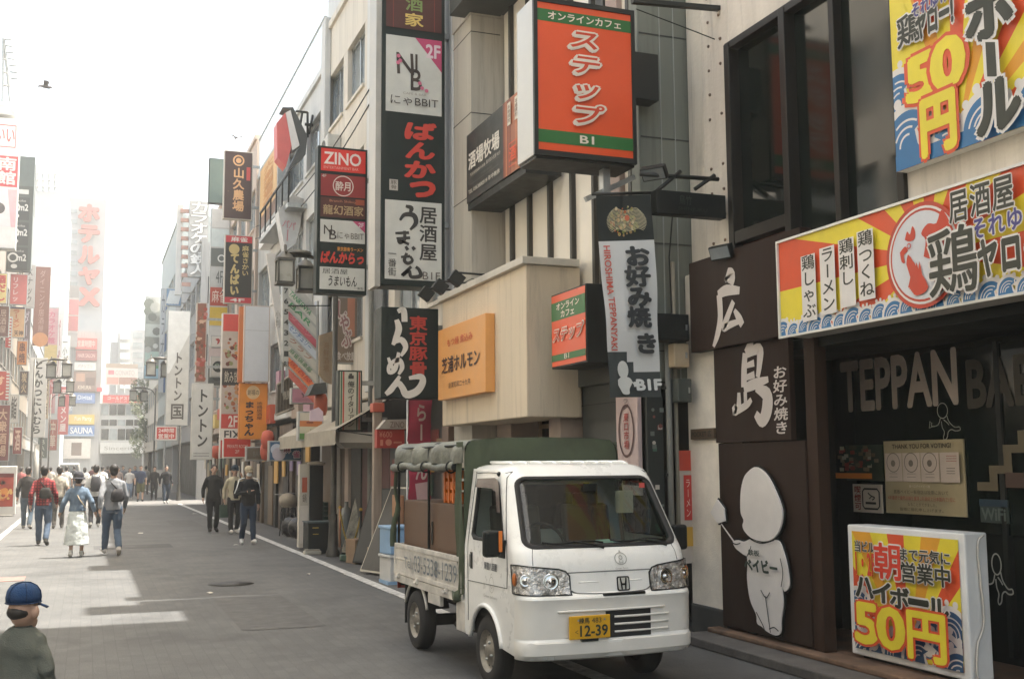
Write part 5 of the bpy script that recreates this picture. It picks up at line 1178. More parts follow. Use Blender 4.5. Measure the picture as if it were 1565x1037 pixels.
# ---- tall tenant sign
x0, x1, z0, z1 = proj(585, -60, 680, 440, 15.4)
t, f = sign_box('tenant_sign', 'tall black multi-tenant sign with white panels and red brushed writing', x0, x1, z0, z1, 15.4, .42, M('sign_black_green', (.011, .019, .016), .5, var=.08, spec=.3), None, .0, 4.96)
b = MB(); b.box(x0-.085, x0-.004, 15.42, 15.84, z0-.02, z1, M('sign_flank_metal', (.42, .40, .36), .45, .3)); b.build('flank', t)
VV = lambda py: (z1-at_y(632, py+ (0), 15.4).z)/(z1-z0)
PAN, BRN, REDB = P('c9c8c0', .4), P('4e241c', .45), P('c43a2a', .45)
k2 = P('3a2f28', .5)
def tenant(fr, kind, u0, v0, u1, v1, big=True):
    T = lambda s_, a, b_, c, d, m_, **k: fr.text(s_, u0+(u1-u0)*a, v0+(v1-v0)*b_, u0+(u1-u0)*c, v0+(v1-v0)*d, m_, **k)
    Rr = lambda a, b_, c, d, m_: fr.rect(u0+(u1-u0)*a, v0+(v1-v0)*b_, u0+(u1-u0)*c, v0+(v1-v0)*d, m_)
    Pl = lambda pts, m_: fr.poly([(u0+(u1-u0)*a, v0+(v1-v0)*b_) for a, b_ in pts], m_)
    if kind == 'shuka':
        Rr(0, 0, 1, 1, BRN)
        if big:
            Rr(.12, 0, .135, 1, P('7a3428')); Rr(.86, 0, .875, 1, P('7a3428')); T('龍幻酒', .34, 0, .66, .74, P('7e8f52'), bold=.02, vert=True); T('家', .34, .76, .66, .95, P('d8b866'), bold=.025)
        else: T('Branch Shibuya', .2, .10, .84, .26, P('b87a5a')); T('龍幻酒家', .06, .38, .96, .86, P('a8906a'), bold=.02); Rr(.78, .02, .98, .3, P('9c4a2c'))
    if kind == 'nb':
        Rr(0, 0, 1, 1, PAN); pk = P('b8446a')
        if big:
            Pl([(.52, 0), (1, 0), (1, .42)], pk); T('2F', .72, .07, .97, .24, P('d8c4c8'), bold=.03)
            T('N', .20, .22, .50, .50, k2, bold=.01, shear=-.05); T('B', .44, .42, .64, .70, k2, bold=.01); T('I', .52, .22, .56, .46, k2)
            for a, c in ((.22, .27), (.25, .33), (.21, .36), (.60, .60), (.64, .66), (.72, .69)): fr.disc(u0+(u1-u0)*a, v0+(v1-v0)*c, .03, P('c86a84'), 9)
            T('CAFE & BAR', .30, .735, .72, .765, P('9a9388')); T('にゃBBIT', .08, .79, .93, .91, k2)
        else: Pl([(.72, 0), (1, 0), (1, .5)], pk); T('2F', .85, .06, .97, .26, P('d8c4c8'), bold=.02); T('N', .08, .25, .26, .66, k2); T('B', .2, .45, .36, .88, k2); T('にゃBBIT', .38, .52, .97, .84, P('6a625a'))
    if kind == 'ban':
        if big:
            for i, ch in enumerate('ばんかっ'): fr.l += .002; fr._put('ばんから'[i] if i < 3 else 'っ', .05, REDB, u0+(u1-u0)*(.30+.03*(i % 2)), v0+(v1-v0)*(.02+.25*i-(.1 if i == 3 else 0)), u0+(u1-u0)*(.86+.06*(i == 3)), v0+(v1-v0)*(.25+.25*i), (0, .98, -.08, .86), shear=.12)
            Rr(.07, .79, .22, .93, P('b9b2a8')); T('豚骨', .09, .80, .20, .92, P('3a2c28'), vert=True)
        else: T('東京豚骨ラーメン', .38, .08, .96, .28, P('d08a34'), bold=.02); T('ばんからっ', .02, .34, .96, .88, REDB, bold=.05, shear=.1)
    if kind == 'uma':
        Rr(0, 0, 1, 1, PAN); kb = P('33302c', .5)
        if big:
            T('居酒屋', .60, .05, .92, .76, kb, bold=.02, vert=True); 
            fr.brush([[(36, 2, 5), (46, 4, 8), (44, 10, 5)], [(26, 22, 4), (34, 14, 7), (50, 14, 9), (54, 24, 8), (44, 34, 4)], [(18, 40, 4), (42, 38, 5)], [(20, 47, 4), (44, 45, 5)], [(34, 36, 5), (34, 48, 6), (26, 53, 5), (24, 49, 4), (42, 54, 5)], [(36, 57, 5), (40, 62, 6)], [(48, 57, 5), (52, 61, 7)], [(38, 66, 5), (34, 76, 6), (40, 80, 6), (48, 76, 5), (44, 70, 4)], [(28, 72, 4), (44, 70, 5)], [(46, 84, 5), (30, 97, 6), (42, 90, 6), (46, 98, 6), (62, 96, 7), (60, 88, 6), (54, 84, 5)]], u0, v0+(v1-v0)*.05, u1, v1-(v1-v0)*.02, kb)
            T('一番街', .05, .63, .20, .97, kb, vert=True); T('B1F', .66, .89, .97, .985, P('6a625a'))
        else: T('居酒屋', .06, .06, .62, .30, kb); T('うまいもん', .18, .38, .82, .84, kb, bold=.02, shear=.1); T('一番街', .76, .84, .97, .96, kb)
for kind, pa, pb in (('shuka', -55, 46), ('nb', 58, 174), ('ban', 184, 302), ('uma', 308, 428)):
    b = MB(); f = frY(x0+.055, x1-.055, at_y(632, pb, 15.4).z, at_y(632, pa, 15.4).z, 15.396); tenant(f, kind, 0, 0, 1, 1); f.mb.build('panel', t)
x0, x1, z0, z1 = proj(583, 468, 670, 609, 15.32)
t, f = sign_box('ramen_sign', 'square black ramen sign with white brushed and red lettering under the tenant sign', x0, x1, z0, z1, 15.32, .4, M('sign_black_green'), None, 0, 4.9)
f.text('東京豚骨', .48, .09, .80, .76, P('b83c30', .5), bold=.03, vert=True)
f.brush([[(28, 5, 6), (38, 3, 9), (40, 16, 9)], [(26, 14, 7), (30, 24, 10), (24, 36, 8), (20, 42, 5)], [(20, 40, 4), (34, 36, 9), (42, 44, 8), (34, 54, 4)], [(12, 56, 4), (18, 66, 6), (24, 68, 4)], [(30, 50, 5), (24, 68, 7), (14, 72, 6), (14, 64, 5), (30, 58, 7), (36, 66, 7), (30, 74, 4)], [(32, 76, 5), (18, 90, 9), (8, 96, 6)], [(10, 95, 5), (28, 84, 8), (36, 88, 9), (44, 96, 11), (62, 92, 11), (72, 82, 10), (68, 76, 9), (48, 78, 5)]], 0, 0, 1, 1, P('d8d4ca', .5), wmul=1.15)
f.mb.build('lettering', t)
# ---- second tenant sign with the red top panel
x0, x1, z0, z1 = proj(486, 222, 560, 451, 20.3)
t, f = sign_box('tenant_sign', 'smaller black tenant sign topped by a bright red ZINO panel', x0, x1, z0, z1, 20.3, .3, M('sign_black_green'), None, 0, 4.96)
RD = P('d8382c', .4); vz = lambda py: at_y(523, py, 20.3).z
f = frY(x0+.06, x1-.04, vz(263), vz(229), 20.296); f.rect(0, 0, 1, 1, RD); f.text('ZINO', .06, .14, .90, .70, P('e8d8d0'), bold=.02); f.text('ENTERTAINMENT BAR', .06, .78, .84, .90, P('e8a89c')); f.mb.build('panel', t)
f = frY(x0+.06, x1-.04, vz(301), vz(268), 20.296); f.rect(0, 0, 1, 1, P('8e2c2a')); f.ring(.5, .5, .19, .018, P('d8c8bc'), 28); f.text('酔月', .33, .3, .66, .72, P('d8c8bc'), bold=.02); f.text('4F', .02, .02, .12, .16, P('c8bcb0')); f.mb.build('panel', t)
for kind, pa, pb in (('shuka', 303, 333), ('nb', 337, 371), ('ban', 375, 406), ('uma', 409, 443)):
    f = frY(x0+.06, x1-.04, vz(pb), vz(pa), 20.296); tenant(f, kind, 0, 0, 1, 1, False); f.mb.build('panel', t)

# ---- signs beyond
def board(name, label, px0, py0, px1, py1, Y, col, draw=None, depth=.22, case=None, attach=5.0, cat='sign', group=None, border=.03):
    x0, x1, z0, z1 = proj(px0, py0, px1, py1, Y); t, f = sign_box(name, label, x0, x1, z0, z1, Y, depth, case or STEEL, col, border, attach if attach and attach > x1+.05 else None, cat, group)
    if draw: draw(f)
    f.mb.build('face', t); return t
def d_kyusu(f):
    g = P('d0a070'); f.ring(.5, .13, .16, .05, g, 18); f.disc(.5, .13, .09, g, 12); f.text('山久農場', .30, .24, .72, .90, g, bold=.03, vert=True); f.rect(.80, .22, .94, .42, P('b8403a')); f.fuzz(1, .12, .3, .16, .9, P('8a6a50'), .02)
board('vertical_sign', 'dark brown vertical sign with gold characters high on the brown building', 343, 229, 385, 337, 36.0, P('3e2620'), d_kyusu, case=P('b0a89c'))
def d_maj(f):
    g = P('b8a26a'); f.rect(0, 0, 1, .1, P('b8343a')); f.rect(0, .92, 1, 1, P('b8343a')); f.text('麻雀', .2, .015, .82, .085, P('d8d0c8'), bold=.02); f.text('4F', .2, .935, .75, .985, P('d8d0c8'), bold=.02)
    f.disc(.32, .2, .17, g, 16); f.text('てんぱい', .18, .26, .52, .9, g, bold=.06, vert=True); f.text('麻雀さかい', .62, .14, .88, .6, g, bold=.02, vert=True)
board('vertical_sign', 'black mahjong sign with red ends and gold lettering below the brown sign', 344, 358, 385, 465, 36.2, P('26241e'), d_maj, case=P('b0a89c'))
board('roof_board', 'plain dark teal panel high above the street beside the brown sign', 320, 241, 345, 312, 46, P('53655f'), None, .3, DKMET, cat='panel')
def d_yel(f):
    f.rect(0, .8, 1, 1, P('7a5a48')); 
    for i in range(5): f.text('大衆酒場串'[i], .25, .06+.14*i, .78, .18+.14*i, P('b87c34'), bold=.03)
X_ = 4.75
y0, y1 = at_x(397, 300, X_).y, at_x(424, 300, X_).y
t = E('gold_poster_sign', 'pale gold street-facing sign with dark gold characters under the roof line', 'sign', (4.9, (y0+y1)/2, 7)); za, zb_ = at_x(410, 238, X_).z, at_x(410, 342, X_).z
b = MB(); b.box(X_, 5.08, y1, y0, zb_, za, STEEL); b.build('case', t); f = frX(y0-.1, y1+.1, zb_+.1, za-.1, X_-.002); f.rect(0, 0, 1, 1, P('c9a066')); d_yel(f); f.mb.build('face', t)
za, zb_ = at_x(410, 344, X_).z, at_x(410, 364, X_).z
t = E('blank_sign', 'small blank white sign hanging right under the gold poster sign', 'panel', (4.9, (y0+y1)/2, zb_)); b = MB(); b.box(X_, 5.06, y1, y0, zb_, za, P('d8d6d2')); b.build('body', t, bevel=.01)
# red and white diamond box
t = E('diamond_light_box', 'red and white light box in black frame turned on its corner', 'sign', (4.3, 27, 8)); Y = 27
def yz(px, py, Y_): p = at_y(px, py, Y_); return p
a, b1, c1, d1, e1, f1 = yz(423, 183, 27.4), yz(433, 166, 27), yz(455, 232, 27), yz(440, 261, 27.4), yz(447, 166, 27.3), yz(468, 235, 27.3)
def slab(pts, d, m, name, par): b = MB(); b.prism(pts, d, m); return b.build(name, par, fix=True)
slab([yz(423, 188, 27.0), yz(436, 172, 27.0), yz(446, 222, 27.0), yz(437, 255, 27.0), yz(424, 240, 27.0)], (0, .5, 0), P('c4605c'), 'red_face', t)
slab([yz(437, 172, 26.98), yz(444, 168, 26.98), yz(458, 222, 26.98), yz(447, 230, 26.98)], (0, .45, 0), P('cfcac6'), 'white_face', t)
slab([yz(432, 164, 27.02), yz(448, 164, 27.02), yz(470, 208, 27.02), yz(467, 236, 27.02), yz(439, 262, 27.02), yz(459, 222, 27.02), yz(445, 168, 27.02)], (0, .6, 0), M('dark_frame', (.06, .062, .06), .5), 'frame', t)
b = MB(); 
for px0, py0, px1, py1 in ((452, 170, 470, 172), (462, 172, 458, 196), (470, 172, 470, 210), (478, 176, 472, 205)): b.tube([yz(px0, py0, 27.3), yz(px1, py1, 27.3)], .03, DKMET, 6)
b.tube([yz(466, 190, 27.3), (5.09, 27.3, yz(466, 190, 27.3).z)], .04, DKMET, 6); b.build('bracket', t)
# glassy diamond sign
t = E('faceted_glass_sign', 'milky faceted sign box with faint pink lettering beneath the diamond box', 'sign', (4.4, 29, 6))
slab([yz(425, 322, 28.5), yz(447, 297, 28.5), yz(464, 304, 28.5), yz(459, 345, 28.5), yz(452, 372, 28.5), yz(436, 384, 28.5)], (0, .55, 0), M('milky_acrylic', (.50, .50, .49), .2, var=.12, scale=2), 'body', t)
f = Fr(yz(432, 330, 28.49), (.92, 0, -.25), (-.2, 0, -.97), .42, .6); f.text('パパ', .1, .1, .9, .45, P('b87c82'), bold=.02); f.line([(.5, .5), (.6, 1)], .03, P('b87c82')); f.mb.build('lettering', t)
# directory sign with slanting stripes
t = E('directory_sign', 'grey directory sign with slanted tenant stripes and floor numbers', 'sign', (4.0, 26, 4)); Y = 25.0
pts = [(432, 432), (446, 424), (484, 470), (486, 600), (480, 600), (432, 552)]
slab([yz(a, c, Y) for a, c in pts], (0, .22, 0), M('grey_sign_metal', (.40, .40, .37), .45, var=.1), 'body', t)
mb = MB(); f = Fr((0, Y-.002, 0), (1, 0, 0), (0, 0, -1), 1, 1, mb)
def PXq(pts, m): f.l += .0015; mb.add([yz(a, c, Y-.004-f.l) for a, c in pts], [(3, 2, 1, 0)], m)
for i, cc in enumerate(('c4c2b8', 'bab8ae', 'b25a64', 'b8c0c8', 'b4b2a8', 'b9b4a8', 'd87848', 'c0685a')):
    y = 440+i*17.5; k = 0 if i else 0
    PXq([(441, y), (483, y+44), (483, y+57), (441, y+13)], P(cc))
for i, (s_, cc) in enumerate((('TANKENYA', '3f8a5a'), ('BAR', '4a8a5c'), ('ダーツ', 'c87c84'), ('センチュリー', '4a6a98'), ('クラブ', '9a6a60'), ('麻雀倶楽部', '5a8060'), ('居酒屋', 'b8402c'), ('カラオケ', 'b85a48'))):
    a = yz(446, 444+i*17.5, Y-.02); e = yz(478, 444+i*17.5+33, Y-.02); d = (e-a); fr = Fr(a, d, (d.normalized().z*1, 0, -d.normalized().x), d.length, .11, mb); fr.text(s_, 0, 0, 1, 1, P(cc), bold=.01)
for i, s_ in enumerate(('7', '6', '5', '4', '3', '2', '1', 'B1')):
    a = yz(434, 440+i*16, Y-.01); fr = Fr(a, (1, 0, 0), (0, 0, -1), .10, .12, mb); fr.text(s_, 0, 0, 1, 1, P('3a3a36'), bold=.02)
mb.build('tenant_stripe', t)
b = MB(); b.tube([yz(432, 428, Y+.1), yz(432, 600, Y+.1)], .03, STEEL, 6); b.tube([yz(484, 460, Y+.1), yz(486, 640, Y+.1)], .05, STEEL, 8); b.tube([yz(440, 467, Y-.05), yz(505, 467, Y-.05)], .015, DKMET, 5); b.build('post', t)
# pale slab behind the directory
t = E('white_slanted_board', 'white slanted board with faint writing left of the directory sign', 'board', (3.9, 30, 5)); slab([yz(407, 388, 29), yz(420, 386, 29), yz(436, 520, 29), yz(429, 542, 29)], (0, .15, 0), P('c2bdb6'), 'body', t)
b = MB(); fr = Fr(yz(420, 470, 28.99), (1, 0, 0), (0, 0, -1), .16, .6, b); fr.text('小判', .1, .1, .9, .9, P('7a746a'), vert=True); fr.mb.build('lettering', t)
def blank(f): f.rect(0, .32, 1, .325, P('9a9a98'))
board('blank_sign', 'large blank pale grey vertical sign panel above the orange sign', 374, 466, 411, 584, 33, M('blank_acrylic', (.56, .56, .57), .3, var=.06, scale=1), blank, case=P('b8a89c'))
def d_macch(f):
    k = P('3a241c'); f.disc(.48, .15, .2, P('d8b888'), 20); f.text('創福の', .28, .1, .7, .2, k); f.text('まっちゃん', .16, .32, .54, .96, k, bold=.05, vert=True); f.text('地鶏居酒屋', .62, .32, .84, .66, k, vert=True)
board('orange_vertical_sign', 'orange vertical sign with black handwritten lettering below the blank panel', 366, 585, 408, 671, 33.2, P('dd8a2c'), d_macch, case=P('c8782a'))
def d_photo(f):
    f.rect(0, 0, 1, .12, P('c8483c'))
    rn = random.Random(5)
    for i in range(70): f.disc(rn.uniform(.08, .92), rn.choice([rn.uniform(.16, .36), rn.uniform(.5, .68)]), rn.uniform(.03, .07), P(rn.choice(['8c4a34', 'a8603c', 'c08858', '6a3a2c', 'b8a284', '8a8a5a', 'b85a48'])), 8, l=.006+i*.0002)
    f.rect(0, .38, 1, .50, P('36322c')); f.text('飲み放題', .1, .40, .9, .48, P('c8bca8')); f.rect(0, .70, 1, .80, P('c0453a')); f.text('2F', .3, .71, .7, .79, P('e0d4c8'), bold=.02); f.rect(0, .80, 1, .88, P('d8d0c4')); f.text('FIX', .14, .815, .86, .87, P('2c2c2a'), bold=.02); f.rect(0, .88, 1, 1, P('b8382c')); f.text('private room', .1, .92, .9, .96, P('d8c0b4'))
board('photo_sign', 'tall red menu sign with food photos in a white frame', 340, 478, 374, 700, 35, P('b9aa9c'), d_photo, case=P('cfc8be'))
def d_red(f): f.text('PRIVATE ROOM', .12, .34, .88, .52, P('dcc4b8')); f.text('2F', .42, .62, .58, .8, P('dcc4b8'))
board('red_sign', 'low wide red sign in a white frame at the foot of the photo sign', 341, 668, 384, 699, 34.4, P('c23c30'), d_red, case=P('cfc8be'))
def d_ton(s_): 
    def g(f): f.text(s_, .22, .06, .80, .86, P('4a4640'), bold=.03, vert=True); f.fuzz(2, .1, .91, .9, .98, P('8a857c'), .03)
    return g
board('white_vertical_sign', 'white vertical sign with four black katakana next to the photo sign', 294, 585, 324, 702, 37, P('cfccc4'), d_ton('トントン'), case=P('c4c0b6'))
def d_spots(f):
    rn = random.Random(9)
    for i in range(60): f.disc(rn.uniform(.05, .95), rn.uniform(.02, .98), rn.uniform(.03, .09), P(rn.choice(['9a5a44', 'b8766a', '8a6a52', 'c8a48a', 'a84a3c', '74503c'])), 7, l=.005+.0002*i)
board('picture_strip_sign', 'narrow brown picture strip sign above the white katakana sign', 301, 462, 314, 584, 38, P('8c5a48'), d_spots, case=P('b8aca0'))
def d_panels(f):
    for i, cc in enumerate(('c8c6c2', 'c4ccca', '5a605c', 'b4b6b4', 'a84838', 'c8a83c', 'c0beba', 'b8a8a4', '4c504c')): f.rect(0, i/9, 1, (i+.93)/9, P(cc))
    f.ring(.6, .28, .13, .05, P('d0d0cc'), 14); f.text('麻雀', .1, .46, .9, .53, P('d8c8bc')); f.text('4F', .3, .35, .7, .42, P('5a605c')); f.disc(.5, .94, .2, P('2c302c'), 12)
board('panel_stack_sign', 'stack of grey and white tenant panels behind the mahjong sign', 323, 318, 346, 592, 44, P('b4b2ae'), d_panels, case=STEEL)
board('orange_strip_sign', 'thin bright orange edge-lit strip beside the orange vertical sign', 366, 468, 373, 584, 33.4, P('c8743c'), None, case=P('b86a3a'))
def d_round(f): f.disc(.5, .5, .42*f.W, P('2c302c'), 18); f.disc(.42, .46, .2*f.W, P('6a7a6a'), 14); f.text('BAR', .25, .4, .8, .62, P('b8b4a4'))
board('round_logo_sign', 'white sign with a dark round logo among the photo signs', 322, 544, 345, 576, 40, P('bdb8b0'), d_round, attach=5)
def d_redbird(f): f.poly(spline([(.3, .3), (.55, .2), (.7, .4), (.6, .7), (.45, .75), (.5, .5), (.3, .3)], 3), P('a83c34')); 
board('bird_logo_sign', 'small white sign with a red bird mark above the round logo', 322, 512, 343, 531, 40.2, P('c8c2ba'), d_redbird)
# carved hexagonal wooden plate, outlined pink sign, wooden lattice sign, small signs near the lamp
t = E('wooden_plate', 'golden wooden hexagonal plate hanging by the lamp post', 'sign', (4.3, 21.6, 4)); slab([yz(488, 512, 21.5), yz(511, 505, 21.5), yz(511, 588, 21.5), yz(497, 583, 21.5), yz(488, 572, 21.5)], (0, .1, 0), M('gold_brown_wood', (.30, .22, .14), .6), 'body', t)
f = Fr(yz(494, 522, 21.49), (1, 0, 0), (0, 0, -1), .12, .6); f.text('海鮮酒場', 0, 0, 1, 1, P('8a6a48'), vert=True); f.mb.build('lettering', t)
def d_neon(f):
    f.rect(.55, 0, .9, .6, P('c88a70')); pk = P('c8a4a0')
    for i, ch in enumerate('しゃぶ'): f.text(ch, .1+.1*i, .05+.22*i, .5+.12*i, .32+.22*i, P('e0d4cc'), bold=.09); f.l += .002; f.text(ch, .1+.1*i, .05+.22*i, .5+.12*i, .32+.22*i, P('a87c7c'), bold=.02)
    f.text('食べ放題', .05, .84, .95, .97, P('d8d0c8'), bold=.02)
board('outline_letter_sign', 'pinkish sign with outlined lettering in the gap right of the lamp post', 511, 452, 547, 556, 22.5, P('8c7a6c'), d_neon, attach=5.1)
def d_ita(f):
    f.rect(.04, 0, .11, 1, P('3c6848')); f.rect(.14, 0, .21, 1, P('b84a3c')); f.rect(.80, 0, .86, 1, P('2c5038')); f.rect(.90, 0, .97, 1, P('b84a3c')); k = P('3c3830')
    f.line([(.40, .09), (.66, .09)], .06, k); f.line([(.5, .03), (.53, .09)], .05, k); f.text('俺のイタリアン', .36, .16, .70, .96, k, vert=True, bold=.01)
board('italian_sign', 'white vertical sign with green and red stripes and handwritten lettering', 517, 565, 553, 659, 19.6, P('c0bba8'), d_ita, case=P('2e362e'), attach=5.1)
b = MB(); x0, x1, z0, z1 = proj(519, 660, 558, 680, 19.5); b.box(x0, x1+.2, 19.5, 19.9, z0+.05, z1, P('d0c8b8')); b.prism([(x0, 19.5, z0+.048), (x1+.2, 19.5, z0+.048), (x1+.2, 19.5, z0-.05), (x0+.1, 19.5, z0-.05)], (0, .4, 0), P('7c7264'))
tag(b.build('sign_canopy'), 'pale box canopy right under the striped handwritten sign', 'canopy')
t = E('lattice_sign', 'brown lattice sign box hung with cord above the pink sign', 'sign', (4.2, 27, 3)); slab([yz(424, 588, 26.5), yz(447, 572, 26.5), yz(449, 622, 26.5), yz(422, 634, 26.5)], (0, .2, 0), M('brown_lattice', (.14, .115, .09), .8, var=.2, scale=10), 'body', t)
b = MB()
for i in range(6): b.tube([yz(425+4.2*i, 588-3*i, 26.47), yz(424+4.6*i, 632-2.3*i, 26.47)], .014, P('6a6052'), 5)
for a, c in (((423, 588), (448, 571)), ((422, 634), (450, 623))): b.tube([yz(*a, 26.46), yz(*c, 26.46)], .03, P('9a9080'), 6)
b.build('lattice', t); f = Fr(yz(431, 598, 26.45), (1, 0, .2), (.2, 0, -1), .18, .2); f.text('焼鳥', 0, 0, 1, 1, P('a8a090'), bold=.03); f.mb.build('lettering', t)
def d_pink(f): f.line(spline([(.45, .3), (.55, .5), (.5, .6)]), .03, P('6a5058')); f.fuzz(2, .1, .65, .9, .9, P('a8788a'), .02)
board('pink_sign', 'small plain pink sign below the lattice sign', 445, 592, 480, 617, 25.6, P('c08a9c'), d_pink, attach=None)
b = MB(); x = [yz(a, c, 20.6) for a, c in ((474, 627), (487, 622), (494, 629), (494, 643), (474, 643))]; b.prism(x, (0, .06, 0), P('d0b8c0')); tag(b.build('pentagon_sign'), 'pale pink house-shaped sign hanging from the lamp post', 'sign')
b = MB(); b.lathe(yz(490, 618, 21), [(.0, .22), (.10, .2), (.13, .1), (.13, -.1), (.10, -.2), (.0, -.22)], P('b0563c'), 14); tag(b.build('red_lantern'), 'round red lantern hanging beside the lamp post', 'lantern')
t = E('small_roof', 'dark little tiled roof canopy on the lamp post above the red lantern', 'canopy', (4.3, 21, 3)); slab([yz(472, 603, 20.5), yz(480, 586, 20.5), yz(498, 584, 20.5), yz(500, 600, 20.5)], (0, .5, 0), M('dark_roof', (.055, .055, .048), .7), 'roof', t)
def d_flag(f): f.rect(0, .3, 1, .52, P('c87c48')); f.rect(0, .52, 1, .78, P('c8c2a8')); f.rect(0, .78, 1, 1, P('5c8a48')); f.text('A', .46, .6, .54, .72, P('4a5a3c')); f.rect(.3, .33, .6, .4, P('8a4c34'))
board('striped_sign', 'sign with orange, cream and green stripes behind the lamp post', 456, 628, 494, 673, 22.2, P('cfc6b4'), d_flag, attach=None)
def d_blue(f):
    f.rect(.3, 0, 1, .35, P('4c7f98')); f.disc(.2, .42, .13, P('b8bcc4'), 16); f.disc(.28, .68, .15, P('b4aab0'), 16)
    f.text('麻', .42, .18, .66, .62, P('cfc4cc'), bold=.09); f.l += .002; f.text('麻', .43, .2, .65, .6, P('8c3c58'), bold=.02); f.text('雀', .72, .5, .96, .9, P('cfc4cc'), bold=.09); f.l += .002; f.text('雀', .73, .52, .95, .88, P('b8668c'), bold=.02); f.line(spline([(.7, .2), (.8, .1), (.9, .25)]), .05, P('c8b44c'))
board('blue_mahjong_sign', 'blue sign with mahjong characters and pale circles above the awning', 411, 673, 462, 704, 25.2, P('3a5a78'), d_blue, attach=None)
def d_dark(f): f.text('BAR', .3, .3, .7, .7, P('6a675c')); f.rect(0, .9, 1, 1, P('7c7466'))
board('dark_shop_sign', 'dark brown shop fascia sign beyond the blue mahjong sign', 376, 682, 410, 704, 29, P('5c5040'), d_dark, attach=None)

# ---- awnings and shop fronts along the pavement
t = E('cream_awning', 'long cream shop awning sloping over the pavement by the stools', 'awning', (4.5, 23, 2.2))
b = MB(); AW = M('cream_awning_cloth', (.34, .30, .235), .8, var=.15, scale=3); ya, yb = 19.2, 25.4
b.add([(5.08, ya, 2.95), (5.08, yb, 2.95), (4.05, yb, 2.35), (4.05, ya, 2.35)], [(0, 1, 2, 3)], AW); b.add([(4.05, ya, 2.35), (4.05, yb, 2.35), (4.04, yb, 2.08), (4.04, ya, 2.08)], [(0, 1, 2, 3)], AW); b.build('cloth', t)
b = MB()
for y in (ya+.05, (ya+yb)/2, yb-.05): b.tube([(5.08, y, 2.93), (4.06, y, 2.33), (5.08, y, 2.2)], .018, DKMET, 6)
b.build('frame', t)
t = E('red_shop_sign', 'red shop sign with 600 price lettering under a pale fascia by the ramen shop', 'sign', (4.8, 18.2, 2.2)); x0, x1, z0, z1 = proj(576, 656, 618, 684, 17.6)
b = MB(); b.box(x0, x1, 17.6, 17.75, z0, z1, P('a83428')); b.build('body', t); f = frY(x0, x1, z0, z1, 17.598); f.text('¥600', .08, .1, .55, .42, P('d08a70')); f.text('1', .12, .55, .22, .88, P('d08a70')); f.disc(.42, .70, .055, P('d08a70'), 10); f.fuzz(1, .6, .6, .9, .8, P('d08a70'), .03); f.mb.build('lettering', t)
t = E('grey_fascia', 'sloping grey awning fascia with faint ZINO lettering above the red price sign', 'awning', (4.9, 17.8, 2.5)); b = MB(); a = [yz(578, 655, 17.55), yz(590, 641, 17.55), yz(622, 640, 17.55), yz(622, 655, 17.55)]; b.prism(a, (0, .2, 0), M('pale_fascia', (.40, .36, .30), .7)); b.build('body', t, fix=True)
f = Fr(yz(596, 644, 17.545), (1, 0, 0), (0, 0, -1), .24, .10); f.text('ZINO', 0, 0, 1, 1, P('6a5a50')); f.mb.build('lettering', t)
sf = E('ramen_shop', 'dark ramen shop front with posters and menus behind the truck', 'shop front', (5.1, 17.5, 0))
b = MB(); b.box(5.0, 5.6, 15.4, 19.1, .0, 2.3, DKSHOP); b.box(4.9, 5.0, 15.4, 15.7, 0, 2.6, M('brown_post', (.16, .10, .07), .6)); b.build('front', sf)
b = MB(); rn = random.Random(12)
for i in range(26):
    y, z = rn.uniform(15.9, 18.7), rn.uniform(.5, 2.1); w_, h_ = rn.uniform(.15, .4), rn.uniform(.15, .45); b.box(4.985-.0005*i, 4.998, y, y+w_, z, z+h_, P(rn.choice(['8c2c24', '5a2420', 'a8642c', '7c6a54', '3a4a3c', 'b08a3c', '6a3028', '8a8474'])))
b.build('menu', sf)
b = MB(); b.box(5.0, 5.5, 19.15, 21.2, 0, 2.4, M('dark_red_front', (.09, .03, .025), .6)); b.box(4.98, 5.4, 21.25, 22.1, 0, 2.6, DKSHOP); b.box(4.95, 5.3, 22.2, 22.55, 0, 2.8, PINKW); b.box(5.0, 5.3, 22.6, 25.2, 0, 2.4, M('brown_front', (.12, .08, .05), .6)); b.box(4.97, 4.999, 23.1, 23.9, .1, 2.1, P('8c8478')); tag(b.build('shop_wall'), 'dark red and brown shop wall under the cream awning', 'shop front')
b = MB()
for i in range(6): y = 37.2+i*2.3; b.box(4.93, 5.4, y, y+1.9, 0, 2.7, P(('3a3028', '5c4838', '26261f', '4c3626', '6c5c48', '2e2822')[i])); b.box(4.9, 4.929, y+.3, y+1.1, .05, 2.05, P(('8a7a64', '22201a', '7c6c54', '1e1c19', '4a3222', '94866c')[i]))
tag(b.build('shop_row'), 'row of small brown shop doors under the signs before the crossing', 'shop front')
b = MB()
for i in range(4): y = 26.2+i*2.6; b.box(4.95, 5.5, y, y+2.1, 0, 2.8, P(('28231d', '44362a', '1e201c', '5a4c3c')[i])); b.box(4.92, 4.949, y+.4, y+1.2, .05, 2.1, P(('5c5548', '1e1b18', '6c5a44', '26221c')[i]))
tag(b.build('shop_row'), 'row of dark shop doors between the awning and the orange sign', 'shop front')
